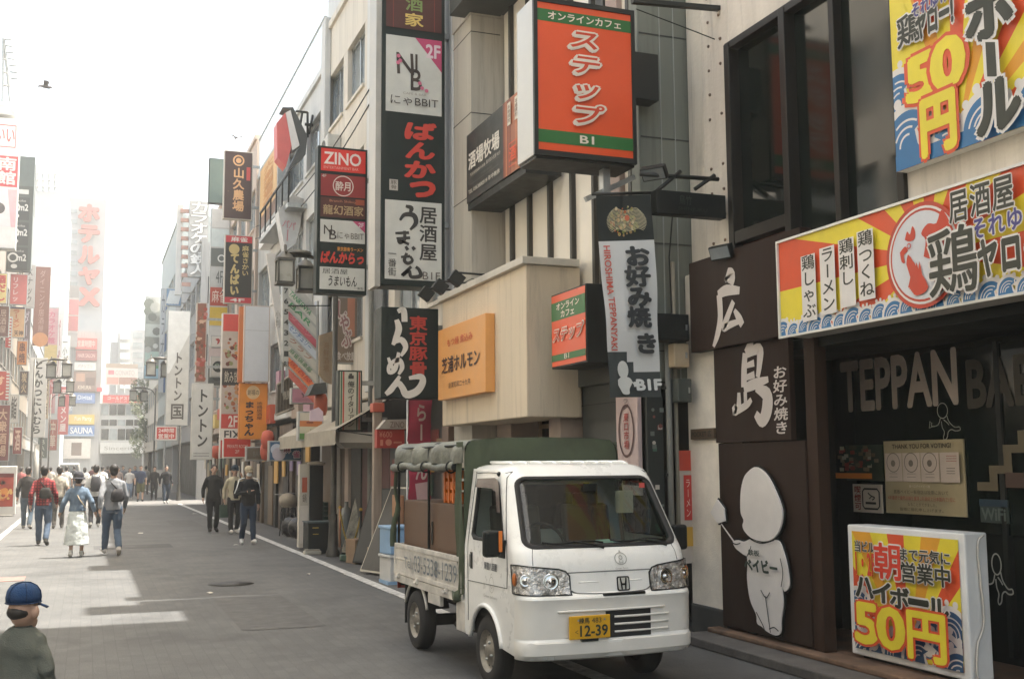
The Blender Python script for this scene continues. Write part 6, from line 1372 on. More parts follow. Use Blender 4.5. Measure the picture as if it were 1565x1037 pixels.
# yellow wall posters / light patches above the shops give the row its busy look
ORD = 'first second third fourth fifth sixth seventh eighth ninth tenth eleventh twelfth thirteenth fourteenth fifteenth sixteenth seventeenth eighteenth nineteenth twentieth twenty-first twenty-second'.split()
rn = random.Random(21)
for i in range(16):
    y = 26.3+i*1.55; z = rn.uniform(2.7, 3.7); x = 4.98-.02; b = MB(); cc = rn.choice(['b8a890', 'c08a70', '7a5a48', 'b8543c', 'c8b068', '5a6a5a', 'a87c8a', '8c7a6a']); w_, h_ = rn.uniform(.5, 1.1), rn.uniform(.35, .8)
    xx = (5.1 if y < 36.8 else 5.0)-.06
    b.box(xx-.12, xx+.05, y, y+w_, z, z+h_, P(cc)); t_ = b.build('wall_sign'); tag(t_, ORD[i]+' small flat wall sign over the far shop doors, counted from the awning', 'sign', 'small wall signs over the far shops')
# air conditioners, ducts and wires on the upper walls
def aircon(label, x, y, z):
    t = E('air_conditioner', label, 'air conditioner', (x, y, z), 0, 'outdoor air conditioners on the facades'); b = MB(); b.box(x-.3, x, y-.4, y+.4, z, z+.58, M('aircon_case', (.50, .49, .45), .55, var=.15, scale=5)); b.build('case', t, bevel=.02)
    b = MB(); b.lathe((x-.301, y+.08, z+.29), [(.001, 0), (.23, .0), (.245, .012), (.255, .0)], M('fan_grille', (.09, .09, .085), .6), 20, (-1, 0, 0)); b.build('fan_grille', t); b = MB(); b.box(x-.32, x+.06, y-.36, y-.32, z-.05, z-.003, DKMET); b.box(x-.32, x+.06, y+.32, y+.36, z-.05, z-.003, DKMET); b.build('bracket', t)
for i, (x, y, z) in enumerate(((5.09, 17.0, 6.1), (5.09, 18.6, 8.6), (5.09, 22.6, 5.9), (5.09, 24.3, 8.5), (5.09, 27.4, 5.6), (5.09, 30.2, 8.3), (5.09, 34.5, 5.7), (4.99, 39.0, 5.6), (4.99, 43.2, 8.4))): aircon(('pale air conditioner right behind the foot of the tall tenant sign', 'pale air conditioner high behind the tall tenant sign', 'pale air conditioner on the cream wall behind the red topped tenant sign', 'pale air conditioner under the top windows of the cream building', 'pale air conditioner beside the directory sign on the pale building', 'pale air conditioner near the diamond light box', 'pale air conditioner behind the faceted glass sign', 'pale air conditioner on the brown building near the blank sign', 'farthest pale air conditioner high on the brown building')[i], x, y, z)
b = MB()
for (p_, q_, sag) in (((4.9, 20.3, 9.0), (5.0, 36.8, 9.6), .5), ((4.9, 20.3, 8.7), (5.0, 36.8, 9.2), .6)):
    pts = [(p_[0]+(q_[0]-p_[0])*i/14, p_[1]+(q_[1]-p_[1])*i/14, p_[2]+(q_[2]-p_[2])*i/14-sag*4*(i/14)*(1-i/14)) for i in range(15)]; b.tube(pts, .013, BLACK, 5)
tag(b.build('overhead_cable'), 'pair of black cables sagging along the upper facades on the right', 'cable')
for i, (px, py, Y, r_) in enumerate(((409, 672, 27.5, .16), (407, 688, 27.6, .15), (332, 690, 40, .2))):
    c_ = yz(px, py, Y); b = MB(); b.lathe(c_, [(.04, .24), (r_*.75, .2), (r_, .06), (r_, -.06), (r_*.75, -.2), (.04, -.24)], P('b0503c', .6), 12); b.tube([c_+Vector((0, 0, .24)), c_+Vector((0, 0, .5))], .01, BLACK, 4)
    tag(b.build('red_lantern'), ('red paper lantern over the shops left of the blue mahjong sign', 'second red paper lantern just beneath the upper one', 'red paper lantern in front of the red private room sign')[i], 'lantern')
rn = random.Random(33)
for i in range(22):                                            # flat signs and stickers low on the shop fronts
    y = 26.0+i*1.15; xx = 4.89 if y < 36.6 else 4.87; w_, h_ = rn.uniform(.3, .6), rn.uniform(.4, .9); z = rn.uniform(.9, 2.0); b = MB(); b.box(xx-.03, xx, y, y+w_, z, z+h_, P(rn.choice(['c8bca8', 'a8443a', 'c89a4c', '5c6c60', '8a7a98', 'd0ccc4', '44403c'])))
    tag(b.build('shop_poster'), ORD[i]+' poster on the shop doors from the awning toward the crossing', 'poster', 'posters on the far shop doors')
FARW = M('far_cladding', (.36, .36, .355), .75, var=.10, scale=.6, streak=1)
# ================================================================== BEYOND THE CROSSING, AND THE LEFT SIDE
rbuilding('karaoke_building', 'tall pale building on the far corner of the crossing with karaoke lettering', 5.2, 58.2, 76, 13.2, FARW, [(4, 5.4), (7, 8.4), (10, 11.4)], 6)
rbuilding('grey_block', 'grey green office block behind the karaoke sign', 5.4, 76.1, 96, 18.5, M('grey_green_cladding', (.36, .40, .39), .6, var=.1, scale=.6), [(4, 5.6), (7.2, 8.8), (10.4, 12), (13.6, 15.2)], 7)
rbuilding('far_block', 'far pale block at the end of the right hand row', 5.6, 96.1, 124, 14.5, WARMW, [(4, 5.6), (7.2, 8.8), (10.4, 12)], 8)
def d_kara(f):
    for i, ch in enumerate('カラオケの鉄人'):
        f.text(ch, .08, .01+.14*i, .92, .14+.14*i, P('8a8a88'), bold=.07); f.l += .01; f.text(ch, .08, .01+.14*i, .92, .14+.14*i, P('dcdcda'), bold=.03)
board('karaoke_sign', 'tall white sign with large outlined karaoke lettering on the far corner', 290, 306, 317, 424, 58.6, P('b4b4b2'), d_kara, .4, attach=5.2)
b = MB()
for i in range(9): a = yz(283+.2*i, 322+14*i, 58.8); b.box(a.x-.22, a.x+.22, 58.8, 58.95, a.z-.1, a.z+.1, P('b08c80'))
b.box(yz(280, 0, 58.8).x, yz(289, 0, 58.8).x, 58.97, 59.2, yz(283, 450, 58.8).z, yz(283, 312, 58.8).z, PALEW)
tag(b.build('lamp_strip_sign'), 'narrow sign edge with a column of small squares beside the karaoke sign', 'sign')
def d_tonk(f):
    f.poly([(0, 0), (1, 0), (1, .2), (.1, .55), (0, .55)], P('d8d8d4')); f.text('トントン', .30, .36, .72, .80, P('55504a'), bold=.03, vert=True); f.text('国', .24, .82, .80, .95, P('55504a'), bold=.02)
board('white_vertical_sign', 'tall grey white sign with katakana on the far corner beyond the crossing', 257, 474, 287, 650, 56.6, P('bdbbb4'), d_tonk, .3, attach=5.2)
def d_24(f): f.rect(.06, .08, .94, .92, P('c03a34')); f.text('24時間', .14, .14, .86, .46, P('e0d0c8'), bold=.02); f.text('営業中', .14, .54, .86, .88, P('e0d0c8'), bold=.02)
t = board('open_hours_sign', 'red and white open 24 hours sign on a thin pole past the crossing', 237, 650, 271, 673, 58.4, P('d4ccc4'), d_24, .15, attach=None)
p = at_z(251, 762); b = MB(); x0, x1, z0, z1 = proj(250, 600, 252.5, 762, 58.65); b.tube([((x0+x1)/2, 58.66, 0), ((x0+x1)/2, 58.66, z0+4.6)], .05, STEEL, 8); b.build('pole', t)
def bill(*cols):
    def g(f):
        for i, cc in enumerate(cols): f.rect(.02, i/len(cols), .98, (i+.94)/len(cols), P(cc)); 
        rn = random.Random(len(cols))
        for i in range(14): f.disc(rn.uniform(.1, .9), rn.uniform(.05, .95), rn.uniform(.2, .5), P(rn.choice(['5a605c', 'a8aaa6', '7a8078', 'c4c6c2'])), 8, l=.02+.0005*i)
        f.rect(.1, .82, .95, .87, P('4c8a5c'))
    return g
board('billboard_tower', 'grey billboard tower with three photo panels beyond the crossing', 223, 452, 246, 580, 100, P('7c8480'), bill('b8bcba', '8a908c', 'b0b8b4', '6c726e', 'a8c0b8', '8ab0c4'), .6, PALEW, attach=5.5)
board('blue_vertical_sign', 'thin blue white vertical sign in front of the grey billboard tower', 246, 440, 257, 600, 90, P('c4c8cc'), lambda f: (f.rect(.5, 0, 1, 1, P('4a6a98')), f.text('カラオケ', .05, .05, .48, .9, P('6a7078'), vert=True)), .3, attach=5.5)
board('blue_hatched_panel', 'blue and white hatched panel high above the white katakana sign', 254, 440, 277, 468, 62, P('6c8cae'), lambda f: [f.line([(.1+.2*i, .9), (.35+.2*i, .1)], .2, P('c8d0d4')) for i in range(4)], .3, attach=5.3)
# the buildings that close the street
t = E('end_office', 'grey office building with a red rooftop sign closing the end of the street', 'building', (3, 165, 0)); Y = 158
x0, x1, z0, z1 = proj(152, 616, 219, 705, Y); b = MB(); b.box(x0, x1, Y, Y+16, 0, z1, M('grey_office', (.42, .42, .41), .7, var=.08, scale=.3)); b.build('wall', t)
wz = [(618, 634), (641, 650), (655, 672)]
for k, (pa, pb) in enumerate(wz):
    for i in range(5):
        a, c, d, e = proj(155+12.6*i, pa, 165.6+12.6*i, pb, Y); b = MB(); b.box(a, c, Y-.12, Y-.02, d, e, DGLASS if (i+k) % 3 else LGLASS); b.build('window', t)
a, c, d, e = proj(153, 676, 219, 692, Y-1); b = MB(); b.box(a, c, Y-1.2, Y-.02, d, e, PALEW); fr = frY(a, c, d, e, Y-1.21); fr.text('Sincerity', .1, .35, .85, .8, P('8a8680')); b.build('canopy', t); fr.mb.build('lettering', t)
a, c, d, e = proj(156, 693, 217, 706, Y-1); b = MB(); b.box(a, c, Y-.3, Y-.02, 0, e-.01, DKSHOP); b.build('ground_floor', t)
def fboard(name, label, px0, py0, px1, py1, Y, col, txts=(), par=None):
    x0, x1, z0, z1 = proj(px0, py0, px1, py1, Y); t = E(name, label, 'sign', ((x0+x1)/2, Y, z0)); b = MB(); b.box(x0, x1, Y, Y+.5, z0, z1, P(col)); b.build('board', t); f = frY(x0, x1, z0, z1, Y-.01, step=.01)
    for a in txts:
        if a[0] == 'r': f.rect(*a[1:5], P(a[5]))
        else: f.text(a[0], *a[1:5], P(a[5]), bold=.02)
    f.mb.build('face', t); return t
fboard('red_rooftop_sign', 'long red sign with pale characters on the office at the street end', 157, 603, 219, 616, 157.4, 'bc3c3a', (('コールドストーン', .12, .2, .9, .6, 'e0c4bc'), ('パレス', .3, .66, .6, .9, 'd8a8a0')))
fboard('white_rooftop_billboard', 'white billboard with a red heart shape above the red rooftop sign', 162, 555, 210, 588, 160, 'c4beb8', (('r', 0, 0, 1, .2, '9a8a7a'), ('CONATO', .3, .3, .9, .55, 'a8a4a0'), ('r', .05, .65, .4, .98, 'c08478'), ('r', .42, .65, .98, .98, '8a6a5c'), ('r', .08, .32, .26, .52, 'c0606a')))
b = MB()
for px in (166, 178, 190, 202): b.tube([yz(px, 600, 159.9), yz(px, 555, 160.6)], .1, STEEL, 5)
tag(b.build('steel_trestle'), 'steel legs holding the white rooftop billboard', 'frame')
t = E('apartment_block', 'pale apartment block with rounded balconies beyond the end office', 'building', (9, 205, 0)); Y = 200
x0, x1, z0, z1 = proj(182, 503, 222, 700, Y); b = MB(); b.box(x0, x1, Y, Y+14, 0, z1, FARW); b.box(x0-1.2, x0-.01, Y+2, Y+12, 0, z1-2, M('grey_cladding', (.3, .31, .32), .7)); b.build('wall', t)
for i in range(6):
    a, c, d, e = proj(184, 509+15*i, 198, 518+15*i, Y-1.2); b = MB(); b.box(a, c, Y-1.2, Y-.01, d, e, WHITE); b.build('balcony', t)
    a, c, d, e = proj(203, 508+15*i, 218, 517+15*i, Y); b = MB(); b.box(a, c, Y-.1, Y-.01, d, e, LGLASS); b.build('window', t)
t = E('white_tower', 'tall white tower with big red letters at the left end of the street', 'building', (-4, 180, 0)); Y = 172
x0, x1, z0, z1 = proj(88, 300, 149, 705, Y); b = MB(); b.box(x0, x1, Y, Y+14, 0, z1, M('white_tower_cladding', (.34, .35, .36), .7, var=.05, scale=.2)); a, c, d, e = proj(100, 262, 146, 300, Y); b.box(a, c, Y+3, Y+12, d, e, WHITE); b.tube([yz(113, 262, Y+6), yz(113, 225, Y+6)], .12, STEEL, 5); b.build('wall', t)
b = MB()
for i in range(22):
    a, c, d, e = proj(95, 318+16*i, 118, 326+16*i, Y); b.box(a, c, Y-.1, Y-.01, d, e, LGLASS)
b.build('window_band', t)
for i, ch in enumerate('ホテルヤX'):
    x0, x1, z0, z1 = proj(122, 313+32*i, 150, 338+32*i, Y-1); f = frY(x0, x1, z0, z1, Y-1.2, step=.02); f.text(ch, 0, 0, 1, 1, P('a8584e'), bold=.07); b = MB(); g = f.mb; k = len(g.v)
    o = f.mb.build('letter', t); so_ = o.modifiers.new('thick', 'SOLIDIFY'); so_.thickness = .6
t = E('white_screen_building', 'white building with a blank hoarding and roof scaffold on the left', 'building', (-7, 135, 0)); Y = 128
x0, x1, z0, z1 = proj(44, 290, 90, 705, Y); b = MB(); b.box(x0, x1, Y, Y+20, 0, z1, M('white_hoarding', (.42, .43, .44), .6, var=.06, scale=.2)); b.build('wall', t)
b = MB()
for i in range(5): b.tube([yz(48+9*i, 292, Y), yz(48+9*i, 262, Y)], .12, STEEL, 5)
for y in (264, 274, 284): b.tube([yz(46, y, Y-.2), yz(88, y+2, Y-.2)], .1, STEEL, 5)
b.build('roof_scaffold', t)
for (nm, lb, q) in (
 ('red_sign', 'faded red sign topmost in the sign stack at the street end', (116, 516, 148, 534, 'b85a54', (('営業時間中', .1, .2, .9, .8, 'd8b0a8'),))),
 ('maroon_sign', 'maroon sign with a pale line of text, second in the far sign stack', (116, 535, 148, 551, '8c4a48', (('HAIR SALON', .1, .3, .9, .7, 'c8a49c'),))),
 ('white_script_sign', 'white sign with thin grey script in the far sign stack', (114, 553, 146, 566, 'c8c4c0', (('パナソニック'[:5], .15, .25, .85, .75, 'a09c98'),))),
 ('photo_sign', 'brown food photo sign in the far sign stack', (113, 567, 146, 598, '7c6258', (('r', .1, .1, .5, .5, 'a8806a'), ('r', .55, .3, .95, .7, '5a4038'), ('KIMURA', .2, .7, .8, .9, 'c4b4a4')))),
 ('blue_sign', 'plain blue sign with white script in the far sign stack', (112, 600, 145, 616, '5a74a4', (('Digital', .2, .2, .85, .8, 'c0c8d4'),))),
 ('yellow_sign', 'yellow sign with white script right above the blue sauna sign', (104, 633, 144, 648, 'd0ac54', (('Fun Party', .25, .2, .9, .75, 'e0d8c4'),))),
 ('sauna_sign', 'blue and white sauna sign low in the far sign stack', (98, 650, 144, 666, '5878aa', (('SAUNA', .2, .15, .95, .78, 'dcdcdc'), ('r', 0, .85, 1, 1, '8aa0c0')))),
 ('photo_panel_sign', 'white panel with a dark portrait photo under the sauna sign', (98, 670, 138, 700, 'cfc8c0', (('r', .28, .2, .66, .85, '6a564a'),))),
 ('small_red_sign', 'small red square sign beside the far sign stack', (148, 592, 156, 598, 'b8484a', ())),
 ('narrow_sign_column', 'narrow column of red and white panels left of the far sign stack', (107, 436, 118, 530, 'b4aca8', (('r', 0, 0, 1, .2, '8a8482'), ('r', 0, .23, 1, .48, 'b8686a'), ('r', 0, .50, 1, .74, 'b05c5c'), ('r', 0, .77, 1, 1, '9a9492')))),
 ): fboard(nm, lb, *q[:4], 150, q[4], q[5])
a = yz(100, 700, 152); b = MB(); x0, x1, z0, z1 = proj(104, 505, 150, 706, 150.6); b.box(x0, x1, 150.6, 160, 0, z1, FARW); tag(b.build('sign_building'), 'pale narrow building carrying the far sign stack', 'building')

# ---- left row
rbuilding('rounded_building', 'greyish rounded building with stacked shop signs at the left frame edge', 4.3, 58, 72, 13.5, M('taupe_cladding', (.26, .235, .21), .75, var=.12, scale=.8, streak=1), [(4, 5.4), (7, 8.4), (10, 11.4)], 5, side=-1)
rbuilding('beige_building', 'tan building with balconies behind the left lamp posts', 4.4, 72.1, 92, 16, M('tan_cladding', (.30, .255, .20), .75, var=.12, scale=.8, streak=1), [(4, 5.6), (7, 8.6), (10, 11.6), (13, 14.6)], 6, side=-1)
rbuilding('grey_building', 'grey building farther along the left row', 4.5, 92.1, 126, 13, FARW, [(4, 5.6), (7, 8.6), (10, 11.6)], 8, side=-1)
rbuilding('office_building', 'plain pale office building facing the white truck across the street', 4.4, -8, 12, 12.5, M('bright_cladding', (.80, .74, .65), .8, var=.06, scale=.6), [(3.8, 5.4), (6.8, 8.4), (9.8, 11.4)], 6, side=-1)
rbuilding('office_building', 'second pale office building along the left pavement before the crossing', 4.4, 12.1, 34, 13.5, M('bright_cladding', (.80, .74, .65), .8, var=.06, scale=.6), [(3.8, 5.4), (6.8, 8.4), (9.8, 11.4)], 6, side=-1)
rbuilding('office_building', 'third pale office building along the left pavement at the crossing corner', 4.4, 34.1, 51.5, 12, M('bright_cladding', (.80, .74, .65), .8, var=.06, scale=.6), [(3.8, 5.4), (6.8, 8.4), (9.8, 11.2)], 5, side=-1)
def lboard(name, label, px0, py0, px1, py1, Y, col, draw=None, depth=.3, case=None): return board(name, label, px0, py0, px1, py1, Y, P(col), draw, depth, case or STEEL, attach=None)
t = lboard('rounded_sign_tower', 'round topped pale sign tower with logo panels at the left frame edge', -40, 176, 23, 380, 57.6, 'cfcac6', lambda f: (f.rect(0, .0, 1, .27, P('cfcccc')), f.line([(.2, .05), (.92, .05), (.92, .22), (.2, .22)], .06, P('b8605c')), f.text('いい', .5, .08, .9, .18, P('b8605c'), bold=.02), f.rect(0, .29, 1, .53, P('b8484c')), f.text('南館', .55, .30, .97, .52, P('d8c4c0'), bold=.03, vert=True), f.rect(0, .55, 1, .84, P('d0c4c4')), f.poly([(.8, .55), (1, .55), (1, .84), (.9, .84)], P('c8a0a4')), f.disc(.62, .70, .28, P('4a4444'), 14)), .8, PALEW)
b = MB(); x0, x1, z0, z1 = proj(-40, 155, 23, 176, 57.6); n = 12
b.prism([(x0, 57.6, z0+.0)]+[(x1-.55+.55*math.sin(R(90-90*i/n)), 57.6, z0+(z1-z0)*math.sin(R(90*i/n))) for i in range(n+1)]+[(x0, 57.6, z1)], (0, .8, 0), M('pale_mesh_grille', (.5, .5, .49), .6)); b.build('rounded_top', t, fix=True)
b = MB(); f0 = yz(-5, 156, 58); 
for px0, py0, px1, py1 in ((4, 156, 5, 58), (16, 156, 6, 58), (4, 130, 16, 132), (4, 110, 12, 112), (4, 90, 9, 91)): b.tube([yz(px0, py0, 58), yz(px1, py1, 58)], .07, STEEL, 5)
for i in range(7): b.tube([yz(8+1.6*i, 60+10*i, 58), yz(17+1.6*i, 61+10*i, 57.5)], .05, STEEL, 5)
tag(b.build('lamp_mast'), 'white lattice mast with small lamps above the rounded sign tower', 'mast')
def d_m2(f):
    f.rect(0, 0, 1, .26, P('5c6664')); f.rect(0, .29, .8, .33, P('c4c4c0'))
    for i in range(3):
        v = .36+.22*i; f.rect(0, v, .86, v+.20, P('3a3e3e')); f.text('m2', .42, v+.06, .80, v+.115, P('cccac6'), bold=.03); f.ring(.24, v+.09, .22, .09, P('cccac6'), 12); f.text('karaoke', .1, v+.02, .7, v+.04, P('b0aeaa')); f.disc(.3, v+.165, .16, P('c4c2be'), 10, ry=.12)
lboard('black_karaoke_sign', 'dark grey sign with three repeated white m2 logos on the left', 17, 237, 47, 415, 63, '4c5250', d_m2, .5, P('7a807e'))
lboard('pink_sign', 'coral pink vertical sign below the dark grey m2 sign', 16, 418, 41, 466, 63.2, 'c46a66', lambda f: f.text('リフレッシュ'[:4], .1, .08, .5, .92, P('dcc0ba'), vert=True, bold=.02))
lboard('cream_sign', 'cream and orange sign with dark characters below the coral sign', 14, 468, 37, 516, 63.4, 'c8a078', lambda f: (f.text('ラーメン', .2, .06, .7, .7, P('b8603c'), vert=True, bold=.03), f.text('天神', .35, .78, .95, .95, P('4a3a34'), bold=.02), f.rect(0, 0, 1, .05, P('54485c'))))
lboard('yellow_red_sign', 'yellow and red lettered sign at the very left edge above the lamps', -20, 416, 10, 464, 58.2, 'd0b878', lambda f: f.text('酒だし', .5, .05, .95, .95, P('b84038'), vert=True, bold=.05))
lboard('dark_slat_sign', 'dark striped red sign box at the left edge under the lamp arm', -20, 466, 13, 515, 59, '6c4a40', lambda f: f.text('居酒屋', .6, .1, .9, .9, P('b8a090'), vert=True))
lboard('film_strip_sign', 'red sign framed by black and white squares at the left edge', -16, 566, 14, 612, 60, 'b0443a', lambda f: ([f.rect(.84, i/9, 1, (i+.55)/9, P('cfcac0')) for i in range(9)], f.text('すし', .4, .15, .75, .85, P('d8b090'), vert=True, bold=.04)))
lboard('film_strip_sign', 'narrow red strip with white dots above the black and white framed sign', 9, 483, 17, 532, 60.4, 'b0403a', lambda f: [f.rect(.6, i/10, 1, (i+.5)/10, P('cfcac0')) for i in range(10)])
lboard('brown_vertical_sign', 'brown vertical sign ending in an orange disc left of the white tonkatsu sign', 54, 407, 73, 528, 82, '8a5c50', lambda f: (f.text('ダイニング居酒屋', .3, .04, .7, .84, P('b89488'), vert=True), f.disc(.5, .93, .5, P('d09060'), 16)), .4, P('7a544a'))
def d_ton2(f): f.text('とんかつにいむら', .22, .03, .80, .97, P('35322e'), bold=.035, vert=True)
lboard('tonkatsu_sign', 'white vertical sign with black brushed hiragana hanging from a post on the left', 46, 546, 68, 668, 70, 'd8d5cf', d_ton2, .35, P('c8c4be'))
p = at_z(54, 728); b = MB(); x = yz(56, 690, 70.2).x; b.tube([(x, 70.2, 0), (x, 70.2, 3.0)], .14, P('a8a49c'), 10); tag(b.build('sign_post'), 'stout pale post under the white hiragana sign', 'post')
lboard('pink_yellow_sign', 'pink and yellow vertical sign beyond the white hiragana sign', 70, 470, 84, 632, 95, 'c89aa0', lambda f: (f.rect(0, .35, 1, .6, P('d0b87c')), f.text('カラオケ館', .2, .03, .8, .34, P('c46a7c'), vert=True, bold=.03), f.text('飲放題', .2, .62, .8, .95, P('b85c5c'), vert=True, bold=.03)))
lboard('white_vertical_sign', 'white vertical sign with thin black writing on the left past the pink sign', 92, 512, 105, 588, 120, 'd2d0cc', lambda f: f.text('一小ホトリ', .25, .05, .75, .95, P('5a5854'), vert=True, bold=.02), .5)
lboard('red_vertical_sign', 'red vertical sign with white characters under the white one on the left', 89, 590, 104, 664, 118, 'b8484a', lambda f: f.text('ラーメン屋', .22, .05, .8, .95, P('dcc8c4'), vert=True, bold=.03), .5)
lboard('tall_white_sign', 'tall blank white sign strip by the hoarding on the left', 74, 420, 90, 470, 110, 'cccac8', None, .4)
# tree at the far corner
def tree(name, label, x, y, h, r):
    t = E(name, label, 'tree', (x, y, 0)); b = MB(); rn = random.Random(4); bk = M('bark', (.10, .08, .06), .9, var=.3, scale=8)
    b.tube([(x, y, 0), (x+.1, y, h*.35), (x-.05, y+.1, h*.7), (x, y, h*.92)], [.2, .16, .10, .03], bk, 8)
    for i in range(9):
        a = i*2.4; z = h*(.3+.06*i); b.tube([(x, y, z), (x+r*.5*math.cos(a), y+r*.5*math.sin(a), z+r*.35), (x+r*.85*math.cos(a), y+r*.85*math.sin(a), z+r*.5)], [.07, .04, .015], bk, 5)
    b.build('trunk', t); b = MB(); lv = [M('leaf_a', (.09, .12, .04), .6, var=.2), M('leaf_b', (.06, .09, .03), .6, var=.2), M('leaf_c', (.12, .13, .06), .6, var=.2)]
    cl = [(rn.uniform(-1, 1)*r*.75, rn.uniform(-1, 1)*r*.75, h*(.28+.68*rn.random()), rn.uniform(.35, .8)) for _ in range(26)]
    for i in range(3600):
        c = rn.choice(cl); d = Vector((rn.gauss(0, 1), rn.gauss(0, 1), rn.gauss(0, 1))).normalized()*c[3]*rn.uniform(.5, 1)
        p = Vector((x+c[0], y+c[1], c[2]))+d; u = Vector((rn.gauss(0, 1), rn.gauss(0, 1), rn.gauss(0, 1))).normalized(); v = u.orthogonal().normalized(); s = rn.uniform(.07, .15)
        b.add([p-u*s, p+v*s*.5, p+u*s, p-v*s*.5], [(0, 1, 2, 3)], rn.choice(lv))
    b.build('crown', t)
p = yz(229, 690, 118); tree('street_tree', 'slim green street tree in front of the far right blocks', p.x, 118, 10.5, 2.0)
p = yz(222, 690, 140); tree('street_tree', 'second green street tree farther off beside the end office', p.x, 140, 10, 2.0)

# ---- street lamps with lanterns
LAMPB = M('lamp_bronze', (.085, .08, .068), .5, .4, var=.2)
def lantern(par, x, y, z, s=1):
    b = MB(); gls = M('lantern_glass', (.42, .40, .34), .3, var=.1); b.box(x-.14*s, x+.14*s, y-.14*s, y+.14*s, z, z+.42*s, gls); ln = b.build('lantern', par, bevel=.01)
    b = MB()
    for a in (-1, 1):
        for c in (-1, 1): b.box(x+a*.15*s-.02, x+a*.15*s+.02, y+c*.15*s-.02, y+c*.15*s+.02, z-.02, z+.44*s, LAMPB)
    for zz in (z-.05, z+.42*s): b.box(x-.18*s, x+.18*s, y-.18*s, y+.18*s, zz, zz+.05, LAMPB)
    b.lathe((x, y, z+.47*s), [(.2*s, 0), (.1*s, .12*s), (.03, .16*s), (.03, .28*s), (.001, .3*s)], LAMPB, 10); b.build('cage', ln)
def lamp_post(label, x, y, h, side, n=2, s=1):
    t = E('street_lamp', label, 'street lamp', (x, y, 0), 0, 'lantern street lamps'); b = MB()
    b.tube([(x, y, 0), (x, y, .8), (x, y, h)], [.075, .06, .05], LAMPB, 10); b.lathe((x, y, 0), [(.13, 0), (.13, .08), (.10, .16), (.085, .5), (.08, .8)], LAMPB, 12); b.build('post', t)
    b = MB(); L_ = 1.0*s; b.tube(spline([(x, y, h-.5), (x-side*.3, y, h-.1), (x-side*L_*.6, y, h), (x-side*L_*1.1, y, h-.02)], 5), .035, LAMPB, 8); b.tube([(x-side*L_*1.1, y-.5, h-.02), (x-side*L_*1.1, y+.5, h-.02)], .03, LAMPB, 6); b.lathe((x-side*L_*.8, y, h+.02), [(.3*s, 0), (.28*s, .05), (.001, .08)], LAMPB, 14); b.build('arm', t)
    for k in range(n): lantern(t, x-side*L_*(1.1 if k == 0 else .55), y+(-.35 if k == 0 else .4), h-.62*s, s)
    return t
p = at_z(507, 850); lamp_post('tall bronze lantern lamp on the right pavement in front of the tenant sign', 4.43, 21.15, 5.75, 1, 2, .95)
for i, (X, Y, sd) in enumerate(((4.3, 57.5, 1), (4.3, 80, 1), (-2.55, 59.5, -1), (-2.55, 72, -1), (-2.6, 88, -1))):
    lamp_post(('bronze lantern lamp at the far right corner of the crossing', 'bronze lantern lamp farther along the right side past the crossing', 'bronze lantern lamp at the left frame edge', 'bronze lantern lamp by the white hiragana sign on the left', 'farthest bronze lantern lamp on the left')[i], X, Y, 7.0, sd, 2, 1.35)
# ---- birds
def bird(label, p, s, a):
    t = E('bird', label, 'bird', p, a); b = MB(); m = M('bird_grey', (.10, .10, .11), .8)
    b.tube([(-.16*s, 0, 0), (-.08*s, 0, .01), (0, 0, .015), (.1*s, 0, .01), (.15*s, 0, .03), (.19*s, 0, .03)], [.01*s, .04*s, .055*s, .045*s, .03*s, .006*s], m, 8); b.build('body', t, world=False)
    for sg in (-1, 1):
        b = MB(); q = [(.06*s, sg*.03*s, .02), (-.05*s, sg*.03*s, .02), (-.1*s, sg*.2*s, .09*s), (-.12*s, sg*.33*s, .06*s), (-.02*s, sg*.3*s, .08*s), (.06*s, sg*.16*s, .09*s)]; b.prism(q, (0, 0, .008), m); b.build('wing', t, world=False, fix=True)
bird('grey pigeon flying at upper left of the white sky', at_y(69, 133, 40), 1.3, .3); bird('grey pigeon flying above the brown vertical sign', at_y(361, 211, 44), .9, 1.9)
for i, (q, Y, cc, tx, tc, lb) in enumerate((
 ((38, 404, 52, 470), 74, 'b4aeaa', 'スナック', '6a6460', 'grey vertical sign with four characters beyond the m2 sign'),
 ((26, 520, 41, 558), 66, 'c07c48', '串焼', '5a2c20', 'orange grill sign under the cream and orange sign'),
 ((-6, 618, 13, 704), 61, '7a3a34', '大衆酒場', 'c8a488', 'dark red column sign low at the left frame edge'),
 ((14, 602, 28, 646), 65, 'c0bab2', '鮨', '4a4640', 'off white sign with one character beside the framed red sign'),
 ((30, 566, 43, 604), 68, '4c3e38', '炭火', 'b8a07c', 'dark brown sign just left of the white hiragana sign'),
 ((74, 640, 87, 688), 92, 'b0645a', '中華', 'd8c4b4', 'brick red sign right of the stout pale post'),
 ((66, 566, 74, 640), 86, 'b8a48c', '喫茶店', '5c5044', 'tan strip sign tucked behind the white hiragana sign'),
 ((20, 652, 33, 694), 64, '84403a', '酒', 'd0b09c', 'small maroon sign above the advert stand'),
 ((84, 480, 92, 590), 108, 'c4b8b4', 'パブ', '9a6a6a', 'pale pink strip sign between the pink and white vertical signs'),
 ((41, 250, 53, 330), 78, '8a8884', 'HOTEL', 'c4c2be', 'tall grey hotel sign high beside the m2 sign'),
 ((36, 470, 45, 540), 71, '6a5c60', 'ダーツ', 'b4a8b0', 'mauve strip sign at the foot of the grey vertical sign'),
 ((104, 600, 111, 632), 124, '9aa4b4', '薬', 'e0e0e0', 'small blue grey sign by the red vertical sign'),
 ((58, 668, 72, 700), 84, '58625c', 'BAR', 'b0b4a8', 'dark green bar sign below the white hiragana sign'))):
    lboard('side_sign', lb, *q, Y, cc, (lambda t_, c_: lambda f: f.text(t_, .18, .06, .82, .94, P(c_), bold=.02, vert=True))(tx, tc))
